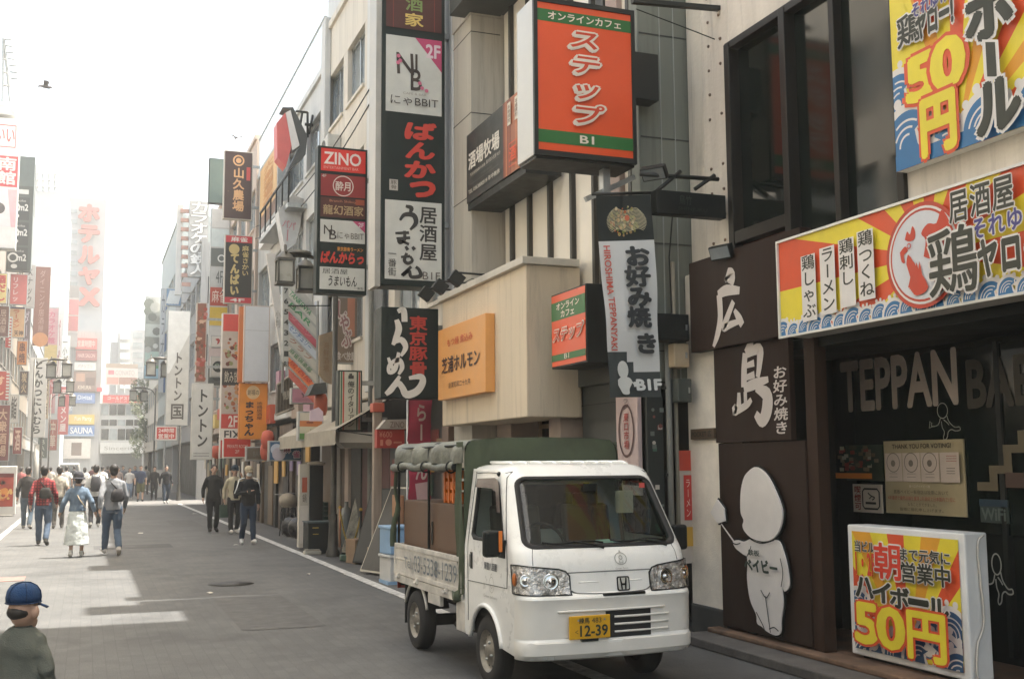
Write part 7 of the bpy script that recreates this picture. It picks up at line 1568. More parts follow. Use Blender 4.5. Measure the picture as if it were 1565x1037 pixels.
# ================================================================== THINGS ON THE PAVEMENT
def stool(label, x, y, rz):
    t = E('bar_stool', label, 'stool', (x, y, .004), rz, 'bar stools on the pavement'); FB = M('beige_seat', (.42, .36, .28), .6, var=.12, scale=4)
    b = MB(); b.lathe((0, 0, .72), [(.0, .05), (.15, .05), (.19, .03), (.19, -.01), (.17, -.03), (.001, -.03)], FB, 18); b.build('seat', t, world=False)
    b = MB(); n = 12; vs = []
    for i in range(n+1):
        a = R(-100+200*i/n); hh = .26*math.cos(R(-80+160*i/n))+.04
        for z, k in ((.74, 1), (.74+hh, 1.12)): vs += [(.19*k*math.sin(a), .19*k*math.cos(a), z)]
    b.add(vs, [(2*i, 2*i+2, 2*i+3, 2*i+1) for i in range(n)], FB, True); o = b.build('backrest', t, world=False); q = o.modifiers.new('thick', 'SOLIDIFY'); q.thickness = .03
    for sx in (-1, 1):
        for sy in (-1, 1): b = MB(); b.tube([(sx*.12, sy*.12, .70), (sx*.19, sy*.19, 0)], .014, DKMET, 6); b.build('leg', t, world=False)
    b = MB(); b.tube([(.165*math.cos(a), .165*math.sin(a), .28) for a in [PI/4+PI/2*i for i in range(4)]], .010, DKMET, 6, closed=True); b.build('footrest', t, world=False); return t
p = at_z(441, 818); stool('beige bar stool with curved back, left of the high table', p.x, p.y, R(160)); p = at_z(463, 823); stool('beige bar stool nearer the camera, right of the high table', p.x+.1, p.y, R(200))
p = at_z(453, 815); t = E('high_table', 'small square dark high table between the two beige stools', 'table', (p.x+.1, p.y+.2, .004)); x, y = p.x+.1, p.y+.2
b = MB(); b.box(x-.32, x+.32, y-.30, y+.30, .98, 1.02, M('dark_table_top', (.06, .055, .05), .4)); b.build('tabletop', t, bevel=.008); b = MB(); b.box(x-.12, x+.12, y-.12, y+.12, .03, .98, BLACK); b.box(x-.25, x+.25, y-.25, y+.25, .004, .03, BLACK); b.build('leg', t, bevel=.006)
p = at_z(491, 846); t = E('black_counter', 'black box counter with yellow stickers standing by the lamp post', 'counter', (p.x, p.y+.25, .004)); x, y = p.x, p.y+.25
b = MB(); b.box(x-.26, x+.26, y-.25, y+.3, .02, .60, BLACK); b.box(x-.28, x+.28, y-.27, y+.32, .60, .625, M('blue_grey_lid', (.06, .085, .09), .4)); b.build('body', t, bevel=.01)
b = MB(); b.box(x-.18, x-.06, y-.262, y-.252, .50, .52, P('b89a3c')); b.box(x-.17, x-.06, y-.262, y-.252, .38, .395, P('b89a3c')); b.build('sticker', t)
t = E('standing_sign', 'white and black standing sign with a red food photo behind the black counter', 'sign', (x-.05, y+1.0, .004)); b = MB(); b.box(x-.24, x-.03, y+.9, y+1.1, .05, 1.75, P('c4bcae')); b.box(x-.028, x+.24, y+.85, y+1.15, .05, 1.72, BLACK); b.build('body', t, bevel=.008)
f = frY(x-.24, x-.03, .05, 1.75, y+.898); f.rect(.25, .16, .75, .34, P('b85a3c')); f.rect(.1, .5, .9, .95, P('d4ccc0')); f.text('鍋', .3, .36, .7, .46, P('5a4a40')); f.mb.build('face', t); b = MB(); b.ball((x+.12, y+1.0, 1.76), .2, .12, .05, P('b8b0a4'), 10, 6); b.build('cloth_bundle', t)
b = MB(); b.box(p.x-.35, p.x-.02, p.y-.12, p.y+.05, .004, .07, P('b0aca0')); b.box(p.x-.33, p.x-.04, p.y-.10, p.y+.03, .07, .10, P('8a8478')); tag(b.build('base_block', bevel=.01), 'small pale weight block lying in front of the black counter', 'block')
# leaning menu boards
def easel(label, p, w_, h_, lean, m, face, rz, legs=True):
    t = E('menu_board', label, 'menu board', p, rz); b = MB(); q = Vector((0, math.sin(lean), math.cos(lean))); n = Vector((0, -math.cos(lean), math.sin(lean)))
    b.obox(q*(h_/2+.03), (w_/2, 0, 0), q*(h_/2), n*.018, m); b.build('board', t, world=False, bevel=.004)
    b = MB(); b.obox(q*(h_/2+.03)+n*.021, (w_/2-.03, 0, 0), q*(h_/2-.03), n*.002, face); b.build('face', t, world=False)
    if legs:
        for sx in (-1, 1): b = MB(); b.tube([q*h_+Vector((sx*w_*.45, .02, 0)), (sx*w_*.5, h_*.62, .0)], .014, m, 6); b.build('leg', t, world=False)
    return t
p = at_z(527, 850); easel('tall black menu board with pale photos leaning by the lamp post', (p.x+.15, p.y+.3, .01), .42, 1.5, .32, P('8a8478'), M('menu_photo', (.16, .16, .13), .4, var=.8, scale=5), R(-60))
p = at_z(558, 868); easel('wide black A-frame board leaning back behind the yellow chain', (p.x+.1, p.y+.45, .01), .62, 1.35, .34, BLACK, M('chalk_black', (.03, .032, .03), .5), R(-60))
p = at_z(572, 870); 
t = easel('large dark easel board with a pale edge nearest the truck', (4.28, 17.3, .01), .85, 1.45, .42, P('b4ae9e'), M('dark_chalkboard', (.045, .042, .036), .5, var=.4, scale=4), R(-72))
# stanchions and yellow chain
pa, pb = at_z(519, 846), at_z(551, 853)
st = []
for i, p in enumerate((pa, pb)):
    t = E('stanchion', ('stanchion post with red white sleeve and a round base by the lamp post', 'stanchion post farther right holding the other chain end')[i], 'stanchion', (p.x, p.y, .004)); b = MB(); b.lathe((p.x, p.y, .004), [(.17, 0), (.17, .06), (.14, .11), (.03, .13), (.001, .13)], M('concrete_foot', (.16, .14, .12), .9), 16); b.build('base', t); b = MB(); b.tube([(p.x, p.y, .1), (p.x, p.y, .88)], .025, BLACK if i else P('b8866a'), 8); b.ball((p.x, p.y, .9), .035, .035, .035, P('c8a03c'), 8, 6); b.build('pole', t)
b = MB(); pts = []
for i in range(25): u = i/24; q = pa.lerp(pb, u); q.z = .84-.62*(1-(2*u-1)**2); pts.append(q)
b.tube(pts, .014, M('yellow_chain', (.42, .28, .03), .5), 6)
for i in range(0, 24, 1): b.tube([pts[i], pts[i]+Vector((0, -.012, .0))], .02, M('yellow_chain'), 5)
tag(b.build('yellow_chain'), 'yellow plastic chain sagging between the two stanchions', 'chain')
# containers and crates
def tub(label, x, y, z, rz, m, wx=.36, wy=.46, h=.3):
    t = E('storage_tub', label, 'tub', (x, y, z), rz); b = MB(); b.prism([(-wx/2+.02, -wy/2+.02, 0), (wx/2-.02, -wy/2+.02, 0), (wx/2-.02, wy/2-.02, 0), (-wx/2+.02, wy/2-.02, 0)], (0, 0, h), m)
    for k in (-.3, 0, .3): b.box(k*wx-.015, k*wx+.015, -wy/2+.005, -wy/2+.019, .03, h-.05, m)
    b.build('body', t, world=False, bevel=.01, fix=True); b = MB(); b.box(-wx/2, wx/2, -wy/2, wy/2, h+.002, h+.045, m); b.build('lid', t, world=False, bevel=.01); return t
BLU1 = M('light_blue_plastic', (.27, .43, .62), .4, var=.08); CLEARP = M('milky_plastic', (.58, .57, .54), .35, var=.1)
p = at_z(601, 893); y0 = p.y+.2
tub('milky plastic tub with a blue base standing behind the truck, bottom of the stack', p.x+.1, y0, .05, .1, CLEARP, .40, .5, .33); tub('light blue tub stacked on the milky tub behind the truck', p.x+.1, y0, .435, .1, BLU1, .40, .5, .36)
b = MB(); b.box(p.x-.10, p.x+.30, y0-.25, y0+.25, .004, .048, BLU1); tag(b.build('plastic_tray'), 'flat light blue tray under the milky tub behind the truck', 'tray')
tub('light blue tub on the ground behind the truck, right of the stack', p.x+.62, y0-.5, .30, .1, BLU1, .42, .5, .5)
b = MB(); b.box(p.x+.38, p.x+.86, y0-.8, y0-.2, .004, .29, CLEARP); tag(b.build('milky_tub', bevel=.01), 'milky low tub under the right hand blue tub', 'tub')
p = at_z(409, 790)
for i, (dx, dz, lb) in enumerate(((0, 0, 'orange crate at the bottom of the pavement stack'), (0, .31, 'orange crate topmost on the pavement stack'), (.55, 0, 'orange crate on the ground right of the stack'))): crate(lb+' by the far shops', (p.x+dx, p.y+.1, .006+dz), ORC, .5, .4, .3, 'orange crates by the far shops')
# pole with red flag banner behind the truck, brown post, gas cylinders
t = E('red_flag_banner', 'red and white nobori flag on a thin pole behind the truck', 'banner', (4.75, 16.6, 0)); b = MB(); b.tube([(4.62, 16.6, 0), (4.62, 16.6, 2.9)], .014, WHITE, 6); b.build('pole', t)
b = MB(); n = 16; vs = []; RF = M('red_flag_cloth', lin('b83a52'), .8, var=.15, scale=3)
for i in range(n+1):
    z = 2.85-1.9*i/n
    for j in range(4): vs.append((4.63+.13*j+.02*math.sin(i*.7+j), 16.6+.03*math.sin(i*.9+j*1.3), z-.05*j*(i/n)))
b.add(vs, [(i*4+j, i*4+j+1, (i+1)*4+j+1, (i+1)*4+j) for i in range(n) for j in range(3)], RF, True)
b.build('cloth', t); f = frY(4.66, 4.98, 1.15, 2.75, 16.53); f.text('らーめん', .2, .05, .8, .8, P('d8b8b0'), vert=True, bold=.03); f.poly([(.2, .82), (.9, .8), (.8, 1.0), (.3, .98)], P('d0a8a4')); f.mb.build('print', t)
p = at_z(575, 872); b = MB(); b.box(p.x-.07, p.x+.07, p.y-.07, p.y+.07, .004, 3.0, M('worn_beige_post', (.34, .27, .21), .7, var=.3, scale=5, streak=1)); b.box(p.x-.1, p.x+.1, p.y-.1, p.y+.1, 2.6, 2.75, P('b85a44')); tag(b.build('wooden_post', bevel=.01), 'worn beige square post in front of the red shop front', 'post')
b = MB(); b.box(4.62, 4.68, 17.0, 17.5, .004, 1.25, M('orange_wood', (.38, .20, .10), .6)); tag(b.build('wooden_board', bevel=.005), 'orange brown board standing upright behind the truck bed', 'board')
p = at_z(10, 789); t = E('advert_stand', 'white framed advert stand with an orange food photo at the left edge', 'sign stand', (p.x-.3, p.y, .004)); x, y = p.x-.35, p.y
b = MB(); b.box(x-.7, x+.62, y, y+.25, .06, 1.75, P('cfccc6')); b.box(x-.6, x+.55, y-.03, y+.3, .004, .06, P('9a968e')); b.build('frame', t, bevel=.02)
f = frY(x-.6, x+.53, .35, 1.5, y-.002); f.rect(0, 0, 1, 1, P('a83c28')); f.rect(0, 0, 1, .12, P('6a2820'))
rn = random.Random(6)
for i in range(50): f.disc(.6+rn.gauss(0, .2), .55+rn.gauss(0, .15), rn.uniform(.04, .12), P(rn.choice(['d88a3c', 'c8602c', 'e0b060', '9a3420', 'c89a50'])), 9, l=.005+.0003*i)
f.mb.build('poster', t)
p = at_z(204, 762); b = MB(); b.box(3.5, 3.9, 62, 62.1, .05, 1.5, P('d4d0c8')); tag(b.build('white_sign_board'), 'plain white sign board standing among the far pedestrians', 'sign')
t = E('delivery_van', 'white delivery van parked far down the street beyond the crowd', 'van', (-.6, 95, 0)); x = yz(105, 720, 95).x
b = MB(); b.prism([(x-.85, 95, .35), (x+.85, 95, .35), (x+.85, 95, 1.2), (x+.75, 95.5, 1.95), (x-.75, 95.5, 1.95), (x-.85, 95, 1.2)], (0, 4, 0), WHITE); b.build('body', t, bevel=.08, fix=True); b = MB(); b.prism([(x-.72, 95.02, 1.22), (x+.72, 95.02, 1.22), (x+.66, 95.40, 1.82), (x-.66, 95.40, 1.82)], (0, -.03, .02), DGLASS); b.build('windscreen', t, fix=True)
for sx in (-1, 1):
    b = MB(); b.box(x+sx*.62-.14, x+sx*.62+.14, 94.95, 94.99, .75, .95, M('chrome')); b.build('headlight', t)
    for yy in (95.8, 98.2): b = MB(); b.lathe((x+sx*.75, yy, .32), [(.001, -.1), (.32, -.1), (.32, .1), (.001, .1)], TYRE, 18, (1, 0, 0)); b.build('wheel', t)
# more goods in front of the ramen shop and along the wall
KR = M('cardboard', (.26, .17, .10), .8, var=.15, scale=4)
for i, (x, y, z, w_, d_, h_, rz, lb) in enumerate(((4.72, 18.5, .004, .42, .36, .34, .1, 'cardboard carton at the foot of the pile by the red price sign'), (4.74, 18.52, .35, .36, .32, .28, -.15, 'smaller cardboard carton on top of the pile by the red price sign'), (4.65, 19.6, .004, .5, .4, .42, .2, 'wide cardboard carton beside the beige square post'))):
    t = E('cardboard_box', lb, 'box', (x, y, z), rz); b = MB(); b.box(-w_/2, w_/2, -d_/2, d_/2, 0, h_, KR); b.build('carton', t, world=False, bevel=.006); b = MB(); b.box(-.03, .03, -d_/2-.002, d_/2+.002, h_+.0005, h_+.003, P('b89a6c', .4)); b.box(-.03, .03, -d_/2-.003, -d_/2-.0005, h_-.09, h_+.002, P('b89a6c', .4)); b.build('tape', t, world=False)
DGC = M('dark_green_plastic', (.02, .05, .035), .5)
for i, lb in enumerate(('bottom dark green bottle crate by the shop door', 'middle dark green bottle crate by the shop door', 'topmost dark green bottle crate by the shop door')): crate(lb, (4.78, 24.6, .006+.31*i), DGC, .42, .36, .29, 'stacked dark green bottle crates')
for i, (x, y, lb) in enumerate(((4.78, 26.8, 'black rubbish bag slumped by the awning end'), (4.7, 27.3, 'second black rubbish bag just beyond the first'))):
    b = MB(); b.ball((x, y, .24), .26, .24, .26, M('black_bag', (.012, .012, .013), .3, bump=1, bscale=14), 16, 10); b.lathe((x, y, .46), [(.05, 0), (.03, .05), (.07, .11)], M('black_bag'), 8); tag(b.build('rubbish_bag'), lb, 'bag')
b = MB(); pts = [(4.55+.24*math.cos(a), 19.9+.24*math.sin(a), .03+.012*a/PI) for a in [i*PI/8 for i in range(64)]]; b.tube(pts, .02, M('green_hose', (.03, .07, .04), .5), 6); tag(b.build('coiled_hose'), 'coiled dark hose lying on the pavement by the menu boards', 'hose')
b = MB(); b.lathe((4.85, 21.9, .004), [(.12, 0), (.125, .06), (.125, .75), (.09, .86), (.04, .9), (.04, 1.0), (.001, 1.0)], M('gas_cylinder', (.20, .21, .20), .45, .3), 16); tag(b.build('gas_cylinder'), 'grey gas cylinder standing against the shop wall', 'gas cylinder')
t = E('bicycle', 'dark bicycle leaning by the shop doors beyond the awning', 'bicycle', (4.75, 28.2, .004)); x0, y0 = 4.72, 28.2
for q in (-.52, .52):
    b = MB(); b.tube([(x0, y0+q+.32*math.cos(a), .33+.32*math.sin(a)) for a in [2*PI*i/24 for i in range(24)]], .016, RUBBER, 6, closed=True)
    for i in range(8): a = 2*PI*i/8; b.tube([(x0, y0+q, .33), (x0, y0+q+.31*math.cos(a), .33+.31*math.sin(a))], .003, STEEL, 4)
    b.build('wheel', t)
b = MB()
for a, c in (((-.52, .33), (-.1, .33)), ((-.1, .33), (-.22, .78)), ((-.52, .33), (-.2, .72)), ((-.1, .33), (.38, .80)), ((-.2, .72), (.36, .76)), ((.36, .76), (.52, .33)), ((.36, .76), (.33, .98))): b.tube([(x0, y0+a[0], a[1]), (x0, y0+c[0], c[1])], .016, DKMET, 6)
b.build('frame', t); b = MB(); b.box(x0-.07, x0+.07, y0-.34, y0-.10, .79, .84, BLACK); b.build('saddle', t, bevel=.02); b = MB(); b.tube([(x0-.25, y0+.25, 1.0), (x0-.1, y0+.33, .99), (x0+.1, y0+.33, .99), (x0+.25, y0+.25, 1.0)], .013, STEEL, 6); b.build('handlebar', t)
# ================================================================== PEOPLE
SKIN = M('skin', (.46, .29, .21), .55, var=.06, scale=6); HAIRM = M('black_hair', (.018, .015, .013), .6, var=.3, scale=40)
FOLD = bpy.data.textures.new('fold', 'CLOUDS'); FOLD.noise_scale = .11; FOLD.noise_depth = 1
def CLO(h, **k): return P(h, .9, var=.10, scale=7, bump=.35, bscale=140)
def plaid():
    m = bpy.data.materials.new('red_plaid'); m.use_nodes = True; t = m.node_tree; n = t.nodes; L = t.links; b = n['Principled BSDF']; b.inputs['Roughness'].default_value = .9
    tc = n.new('ShaderNodeTexCoord'); w1 = n.new('ShaderNodeTexWave'); w1.bands_direction = 'X'; w1.inputs['Scale'].default_value = 5; w2 = n.new('ShaderNodeTexWave'); w2.bands_direction = 'Z'; w2.inputs['Scale'].default_value = 5
    for w_ in (w1, w2): L.new(tc.outputs['Object'], w_.inputs[0])
    mu = n.new('ShaderNodeMath'); mu.operation = 'MULTIPLY'; L.new(w1.outputs[1], mu.inputs[0]); L.new(w2.outputs[1], mu.inputs[1])
    mx = n.new('ShaderNodeMix'); mx.data_type = 'RGBA'; L.new(mu.outputs[0], mx.inputs[0]); mx.inputs[6].default_value = (.10, .012, .015, 1); mx.inputs[7].default_value = (.42, .05, .05, 1); L.new(mx.outputs[2], b.inputs[0]); return m
def ell_loft(mb, secs, m, n=16):      # sections: (cx, cy, z, rx, ry)
    vs = []; k = len(secs)
    for cx, cy, z, rx, ry in secs: vs += [(cx+rx*math.cos(2*PI*j/n), cy+ry*math.sin(2*PI*j/n), z) for j in range(n)]
    fs = [(i*n+j, i*n+(j+1) % n, (i+1)*n+(j+1) % n, (i+1)*n+j) for i in range(k-1) for j in range(n)]+[tuple(range(n-1, -1, -1)), tuple((k-1)*n+j for j in range(n))]
    mb.add(vs, fs, m, True)
def limb(mb, pts, rs, m, n=12):
    mb.tube(pts, rs, m, n)
    for p, r in zip(pts, rs): mb.ball(p, r*.98, r*.98, r*.98, m, 10, 7)
def soft(o, vox, sm=3, fold=0):
    r_ = o.modifiers.new('skin', 'REMESH'); r_.mode = 'VOXEL'; r_.voxel_size = vox; r_.use_smooth_shade = True
    if sm: s_ = o.modifiers.new('smooth', 'SMOOTH'); s_.iterations = sm; s_.factor = .5
    if fold: d_ = o.modifiers.new('folds', 'DISPLACE'); d_.texture = FOLD; d_.strength = fold; d_.mid_level = .5
    return o
def person(label, loc, rz, H=1.7, top='3a3a3a', sleeve=1, bottom='20242c', kind='trousers', hair='short', shoes='d0ccc4', vox=.013, phase=1, stride=1.0, hat=None, bag=None, arms=None, mask=False, face=True, tee=None, stripes=False, child=False, look=0, hatm='2a2a2c', topm=None, fem=False, skirt_z=.30, facing=False):
    t = E('person', label, 'person', loc, rz, None); k = H/1.7
    hs = 1.0 if not child else 1.42; S = lambda p: tuple(c*k for c in p)
    sw = (.185 if not fem else .165)*(1 if not child else .80)
    zsh = 1.39 if not child else 1.30; zn = 1.47 if not child else 1.36; hc = 1.61 if not child else 1.505
    ph = phase*stride
    legs = []
    for sg in (-1, 1):
        f = sg*ph
        if f > 0: kn, an, to = (sg*.10, -.15*f, .49), (sg*.10, -.26*f, .10+.02*f), (sg*.115, -.26*f-.15, .045+.05*f)
        elif f < 0: kn, an, to = (sg*.10, .02*f-.03, .47), (sg*.10, -.28*f, .10+.09*-f), (sg*.115, -.28*f-.12, .04)
        else: kn, an, to = (sg*.10, -.02, .48), (sg*.105, .02, .09), (sg*.125, -.13, .035)
        legs.append(((sg*.09, 0, .90), kn, an, to))
    A = []
    for i, sg in enumerate((-1, 1)):
        if arms and arms[i]: el, wr = arms[i]
        else: f = -sg*ph; el, wr = (sg*(sw+.055), .06-.10*f, zsh-.27), (sg*(sw+.065), -.02-.20*f, zsh-.49)
        A.append(((sg*(sw-.018), .0, zsh-.035), el, wr))
    b = MB()
    ell_loft(b, [(0, 0, z*k, rx*k, ry*k) for z, rx, ry in ((.84, .13, .10), (.92, .155, .11), (1.06, .13, .095), (1.22, .155, .11), (zsh-.06, .17, .105), (zsh+.02, .14, .085), (zn-.02, .06, .06), (zn+.06, .05, .055))], SKIN)
    hx, hy = math.sin(R(look)), -math.cos(R(look))
    HC = Vector((0, -.012, hc)); r = hs
    b.ball(S(HC+Vector((0, .012, .015*r))), .076*r*k, .092*r*k, .108*r*k, SKIN, 18, 12)
    b.ball(S(HC+Vector((hx*.035*r, hy*.035*r, -.065*r))), .054*r*k, .056*r*k, .052*r*k, SKIN, 14, 9)
    b.tube([S(HC+Vector((hx*.082*r, hy*.082*r, .02*r))), S(HC+Vector((hx*.104*r, hy*.104*r, -.018*r)))], [.010*r*k, .016*r*k], SKIN, 8)
    for sg in (-1, 1): b.ball(S(HC+Vector((-hy*sg*.08*r, hx*sg*.08*r+.008, -.005*r))), .014*(1.9 if child else 1)*r*k, .024*r*k, .034*(1.15 if child else 1)*r*k, SKIN, 8, 7)
    for hip, kn, an, to in legs:
        limb(b, [S(hip), S(kn), S(an)], [.078*k, .052*k, .036*k], SKIN); limb(b, [S(an), S((an[0], an[1]+.02, an[2]-.03)), S(to)], [.036*k, .036*k, .026*k], SKIN)
    for sg, (sh, el, wr) in zip((-1, 1), A):
        limb(b, [S(sh), S(el), S(wr)], [.047*k, .038*k, .026*k], SKIN)
        w_ = Vector(wr); d = (w_-Vector(el)).normalized(); side = d.cross(Vector((0, 1, 0))); side = side.normalized() if side.length > .1 else Vector((1, 0, 0)); nrm = d.cross(side)
        pc = w_+d*.055; b.tube([S(w_), S(pc), S(w_+d*.095)], [.026*k, .038*k, .034*k], SKIN, 10, flat=.55)
        fw = Vector((0, -1, 0)); across = (fw-d*fw.dot(d)).normalized() if abs(fw.dot(d)) < .9 else side; curl = Vector((-sg, 0, 0))
        for q, ln in zip((-1.5, -.5, .5, 1.5), (.060, .074, .080, .072)):
            p0 = w_+d*.088+across*q*.017; b.tube([S(p0), S(p0+d*ln*.5+curl*.006), S(p0+d*ln+curl*.026)], [.0095*k, .009*k, .0075*k], SKIN, 7)
        p0 = w_+d*.035+across*.028; b.tube([S(p0), S(p0+d*.03+across*.02+curl*.012), S(p0+d*.062+across*.018+curl*.024)], [.012*k, .010*k, .008*k], SKIN, 7)
    soft(b.build('body', t, world=False), vox*k*.8 if vox < .02 else vox, 2)
    # clothes
    tm = topm or CLO(top); b = MB(); g = .018 if not child else .026
    hem = .86 if kind != 'skirt' else .95
    ell_loft(b, [(0, 0, z*k, (rx+g)*k, (ry+g)*k) for z, rx, ry in ((hem, .155, .115), (.94, .155, .112), (1.08, .138, .10), (1.22, .158*(.9 if child else 1), .112), (zsh-.05, .172*(.82 if child else 1), .108), (zsh+.03, .13*(.85 if child else 1), .082), (zsh+.075, .062, .06))], tm)
    for sh, el, wr in A:
        e, w_ = Vector(el), Vector(wr)
        pts = [S(sh), S(e), S(e.lerp(w_, .92))] if sleeve >= 1 else [S(sh), S(Vector(sh).lerp(e, .75))]
        limb(b, pts, [.066*k, .056*k, .044*k][:len(pts)] if sleeve >= 1 else [.066*k, .062*k], tm)
    if fem and kind != 'skirt': pass
    soft(b.build('jacket' if sleeve >= 1 else 'shirt', t, world=False), vox*k, 3, (.022 if not child else .034)*k)
    if tee:
        b = MB(); ell_loft(b, [(0, -.045, z*k, rx*k, ry*k) for z, rx, ry in ((.90, .10, .10), (1.10, .085, .092), (1.25, .085, .10), (zsh-.02, .06, .085))], CLO(tee)); soft(b.build('inner_shirt', t, world=False), vox*k, 2)
    b = MB(); bm_ = CLO(bottom)
    if kind == 'skirt': ell_loft(b, [(0, 0, 1.0*k, .135*k, .105*k), (0, 0, .9*k, .17*k, .13*k), (0, .01*ph, .6*k, .22*k, .18*k), (0, .02*ph, skirt_z*k, .25*k, .21*k)], bm_); o = soft(b.build('skirt', t, world=False), vox*k, 2, .03*k)
    else:
        ell_loft(b, [(0, 0, z*k, rx*k, ry*k) for z, rx, ry in ((.80, .13, .105), (.90, .165, .122), (1.0, .15, .112), (1.03, .145, .108))], bm_)
        for hip, kn, an, to in legs:
            a_, K_ = Vector(an), Vector(kn)
            pts = [S(hip), S(Vector(hip).lerp(K_, .5)), S(K_), S(K_.lerp(a_, .55)), S(a_+Vector((0, 0, .01)))] if kind == 'trousers' else [S(hip), S(Vector(hip).lerp(K_, .5)), S(Vector(hip).lerp(K_, .95))]
            limb(b, pts, [.098*k, .090*k, .072*k, .066*k, .060*k] if kind == 'trousers' else [.10*k, .098*k, .092*k], bm_)
        soft(b.build('trousers' if kind == 'trousers' else 'shorts', t, world=False), vox*k, 3, .02*k)
    for hip, kn, an, to in legs:
        b = MB(); a_, t_ = Vector(an), Vector(to); h_ = a_+Vector((0, .055, -.055)); sm_ = CLO(shoes)
        b.tube([S(h_), S(a_+Vector((0, -.01, -.045))), S(t_+Vector((0, .05, .012))), S(t_), S(t_+Vector((0, -.055, -.004)))], [.036*k, .046*k, .044*k, .040*k, .020*k], sm_, 12); b.ball(S(a_+Vector((0, .01, -.01))), .045*k, .05*k, .045*k, sm_, 10, 7)
        o = b.build('shoe', t, world=False)
    # hair and hats
    hm = HAIRM if isinstance(hair, str) and hair != 'grey' else CLO('5a5652')
    if hat != 'full' and not child:
        b = MB(); b.ball(S(HC+Vector((-hx*.016*r, -hy*.016*r+.010, (.035 if not child else .055)*r))), .086*r*k, .098*r*k, (.100 if not child else .075)*r*k, hm, 18, 11)
        if child: pass
        elif hair == 'long': b.ball(S(HC+Vector((-hx*.03, -hy*.03+.02, -.05))), .085*r*k, .085*r*k, .14*r*k, hm, 14, 9)
        else: b.ball(S(HC+Vector((-hx*.035*r, -hy*.035*r+.012, -.03*r))), .072*r*k, .066*r*k, .075*r*k, hm, 14, 9)
        o = b.build('hair', t, world=False); soft(o, vox*k*.8, 2)
    if hat:
        b = MB(); hh = CLO(hatm); HT = HC+Vector((0, .01, .045*r)); F = Vector((hx, hy, 0))
        n = 20; prof = [(1.0, -.02), (1.01, .02), (.93, .06), (.72, .092), (.4, .108), (.02, .113)] if not child else [(.93, .0), (.97, .03), (.90, .066), (.72, .092), (.42, .107), (.02, .113)]
        vs = [S(HT+Vector((.098*q*r*math.cos(2*PI*j/n), .108*q*r*math.sin(2*PI*j/n), z*r))) for q, z in prof for j in range(n)]
        b.add(vs, [(i*n+j, i*n+(j+1) % n, (i+1)*n+(j+1) % n, (i+1)*n+j) for i in range(len(prof)-1) for j in range(n)], hh, True)
        if hat in ('cap', 'full'):
            vs = []; q = Vector((-hy, hx, 0))
            for j in range(11):
                a = -1+.2*j; p0 = HT+q*a*.088*r+F*(.105*r*math.sqrt(max(0, 1-a*a*.9)))+Vector((0, 0, -.012*r)); p1 = HT+q*a*.080*r+F*(.100*r+(.055 if child else .075)*r*math.sqrt(max(0, 1-a*a)))+Vector((0, 0, -.030*r-.012*a*a)); vs += [S(p0), S(p1)]
            b.add(vs, [(2*j, 2*j+1, 2*j+3, 2*j+2) for j in range(10)], hh, True)
            b.ball(S(HT+Vector((0, 0, .113*r))), .008*k, .008*k, .006*k, hh, 8, 5)
        else:
            vs = [S(HT+Vector((.100*q*r*math.cos(2*PI*j/n), .110*q*r*math.sin(2*PI*j/n), z*r))) for q, z in ((1, -.018), (1.35, -.05)) for j in range(n)]
            b.add(vs, [(j, (j+1) % n, n+(j+1) % n, n+j) for j in range(n)], hh, True)
        if child:
            for j in range(6):
                a = PI*j/6*2; b.tube([S(HT+Vector((.1005*q*r*math.cos(a), .1105*q*r*math.sin(a), (z+.002)*r))) for q, z in prof], .0022, CLO('122c4c'), 5)
            b.tube([S(HT+Vector((.0935*r*math.cos(2*PI*j/24), .1035*r*math.sin(2*PI*j/24), .002*r))) for j in range(24)], .004, CLO('122c4c'), 5, closed=True)
        o = b.build('cap' if hat in ('cap', 'full') else 'hat', t, world=False); sm2 = o.modifiers.new('thick', 'SOLIDIFY'); sm2.thickness = .006*k
    if child:
        b = MB(); b.ball(S(HC+Vector((-hx*.02*r, -hy*.02*r+.006, -.005*r))), .073*r*k, .090*r*k, .050*r*k, HAIRM, 16, 9); soft(b.build('hair', t, world=False), vox*k*.7, 2)
        b = MB(); b.tube([S((.066*math.cos(2*PI*j/20), .062*math.sin(2*PI*j/20)+.004, zsh+.078)) for j in range(20)], .012*k, CLO('3c403c'), 7, closed=True); b.build('collar', t, world=False)
    if facing:
        for sg in (-1, 1):
            e = HC+Vector((sg*.030, -.088, .012)); b = MB(); b.ball(S(e), .011*k, .006*k, .006*k, P('241c18', .3), 8, 6); b.build('eye', t, world=False)
            b = MB(); b.tube([S(e+Vector((-sg*.012, -.004, .02))), S(e+Vector((sg*.018, .002, .022)))], .004*k, HAIRM, 5); b.build('eyebrow', t, world=False)
        if not mask: b = MB(); b.tube([S(HC+Vector((-.022, -.088, -.062))), S(HC+Vector((0, -.094, -.063))), S(HC+Vector((.022, -.088, -.062)))], .005*k, P('7a4a40', .5), 6); b.build('mouth', t, world=False)
    if mask:
        b = MB(); b.ball(S(HC+Vector((0, -.052, -.045))), .064*k, .058*k, .052*k, WHITE, 14, 9); b.build('face_mask', t, world=False)
    if stripes:
        b = MB()
        for sg, (sh, el, wr) in zip((-1, 1), A): b.tube([S((sg*.09, -.01, zsh+.10)), S((sg*(sw+.03), -.02, zsh+.062)), S((sg*(sw+.095), el[1]-.03, zsh-.14)), S(Vector(el)+Vector((sg*.062, -.02, .02)))], .014*k, WHITE, 6)
        b.build('sleeve_stripe', t, world=False)
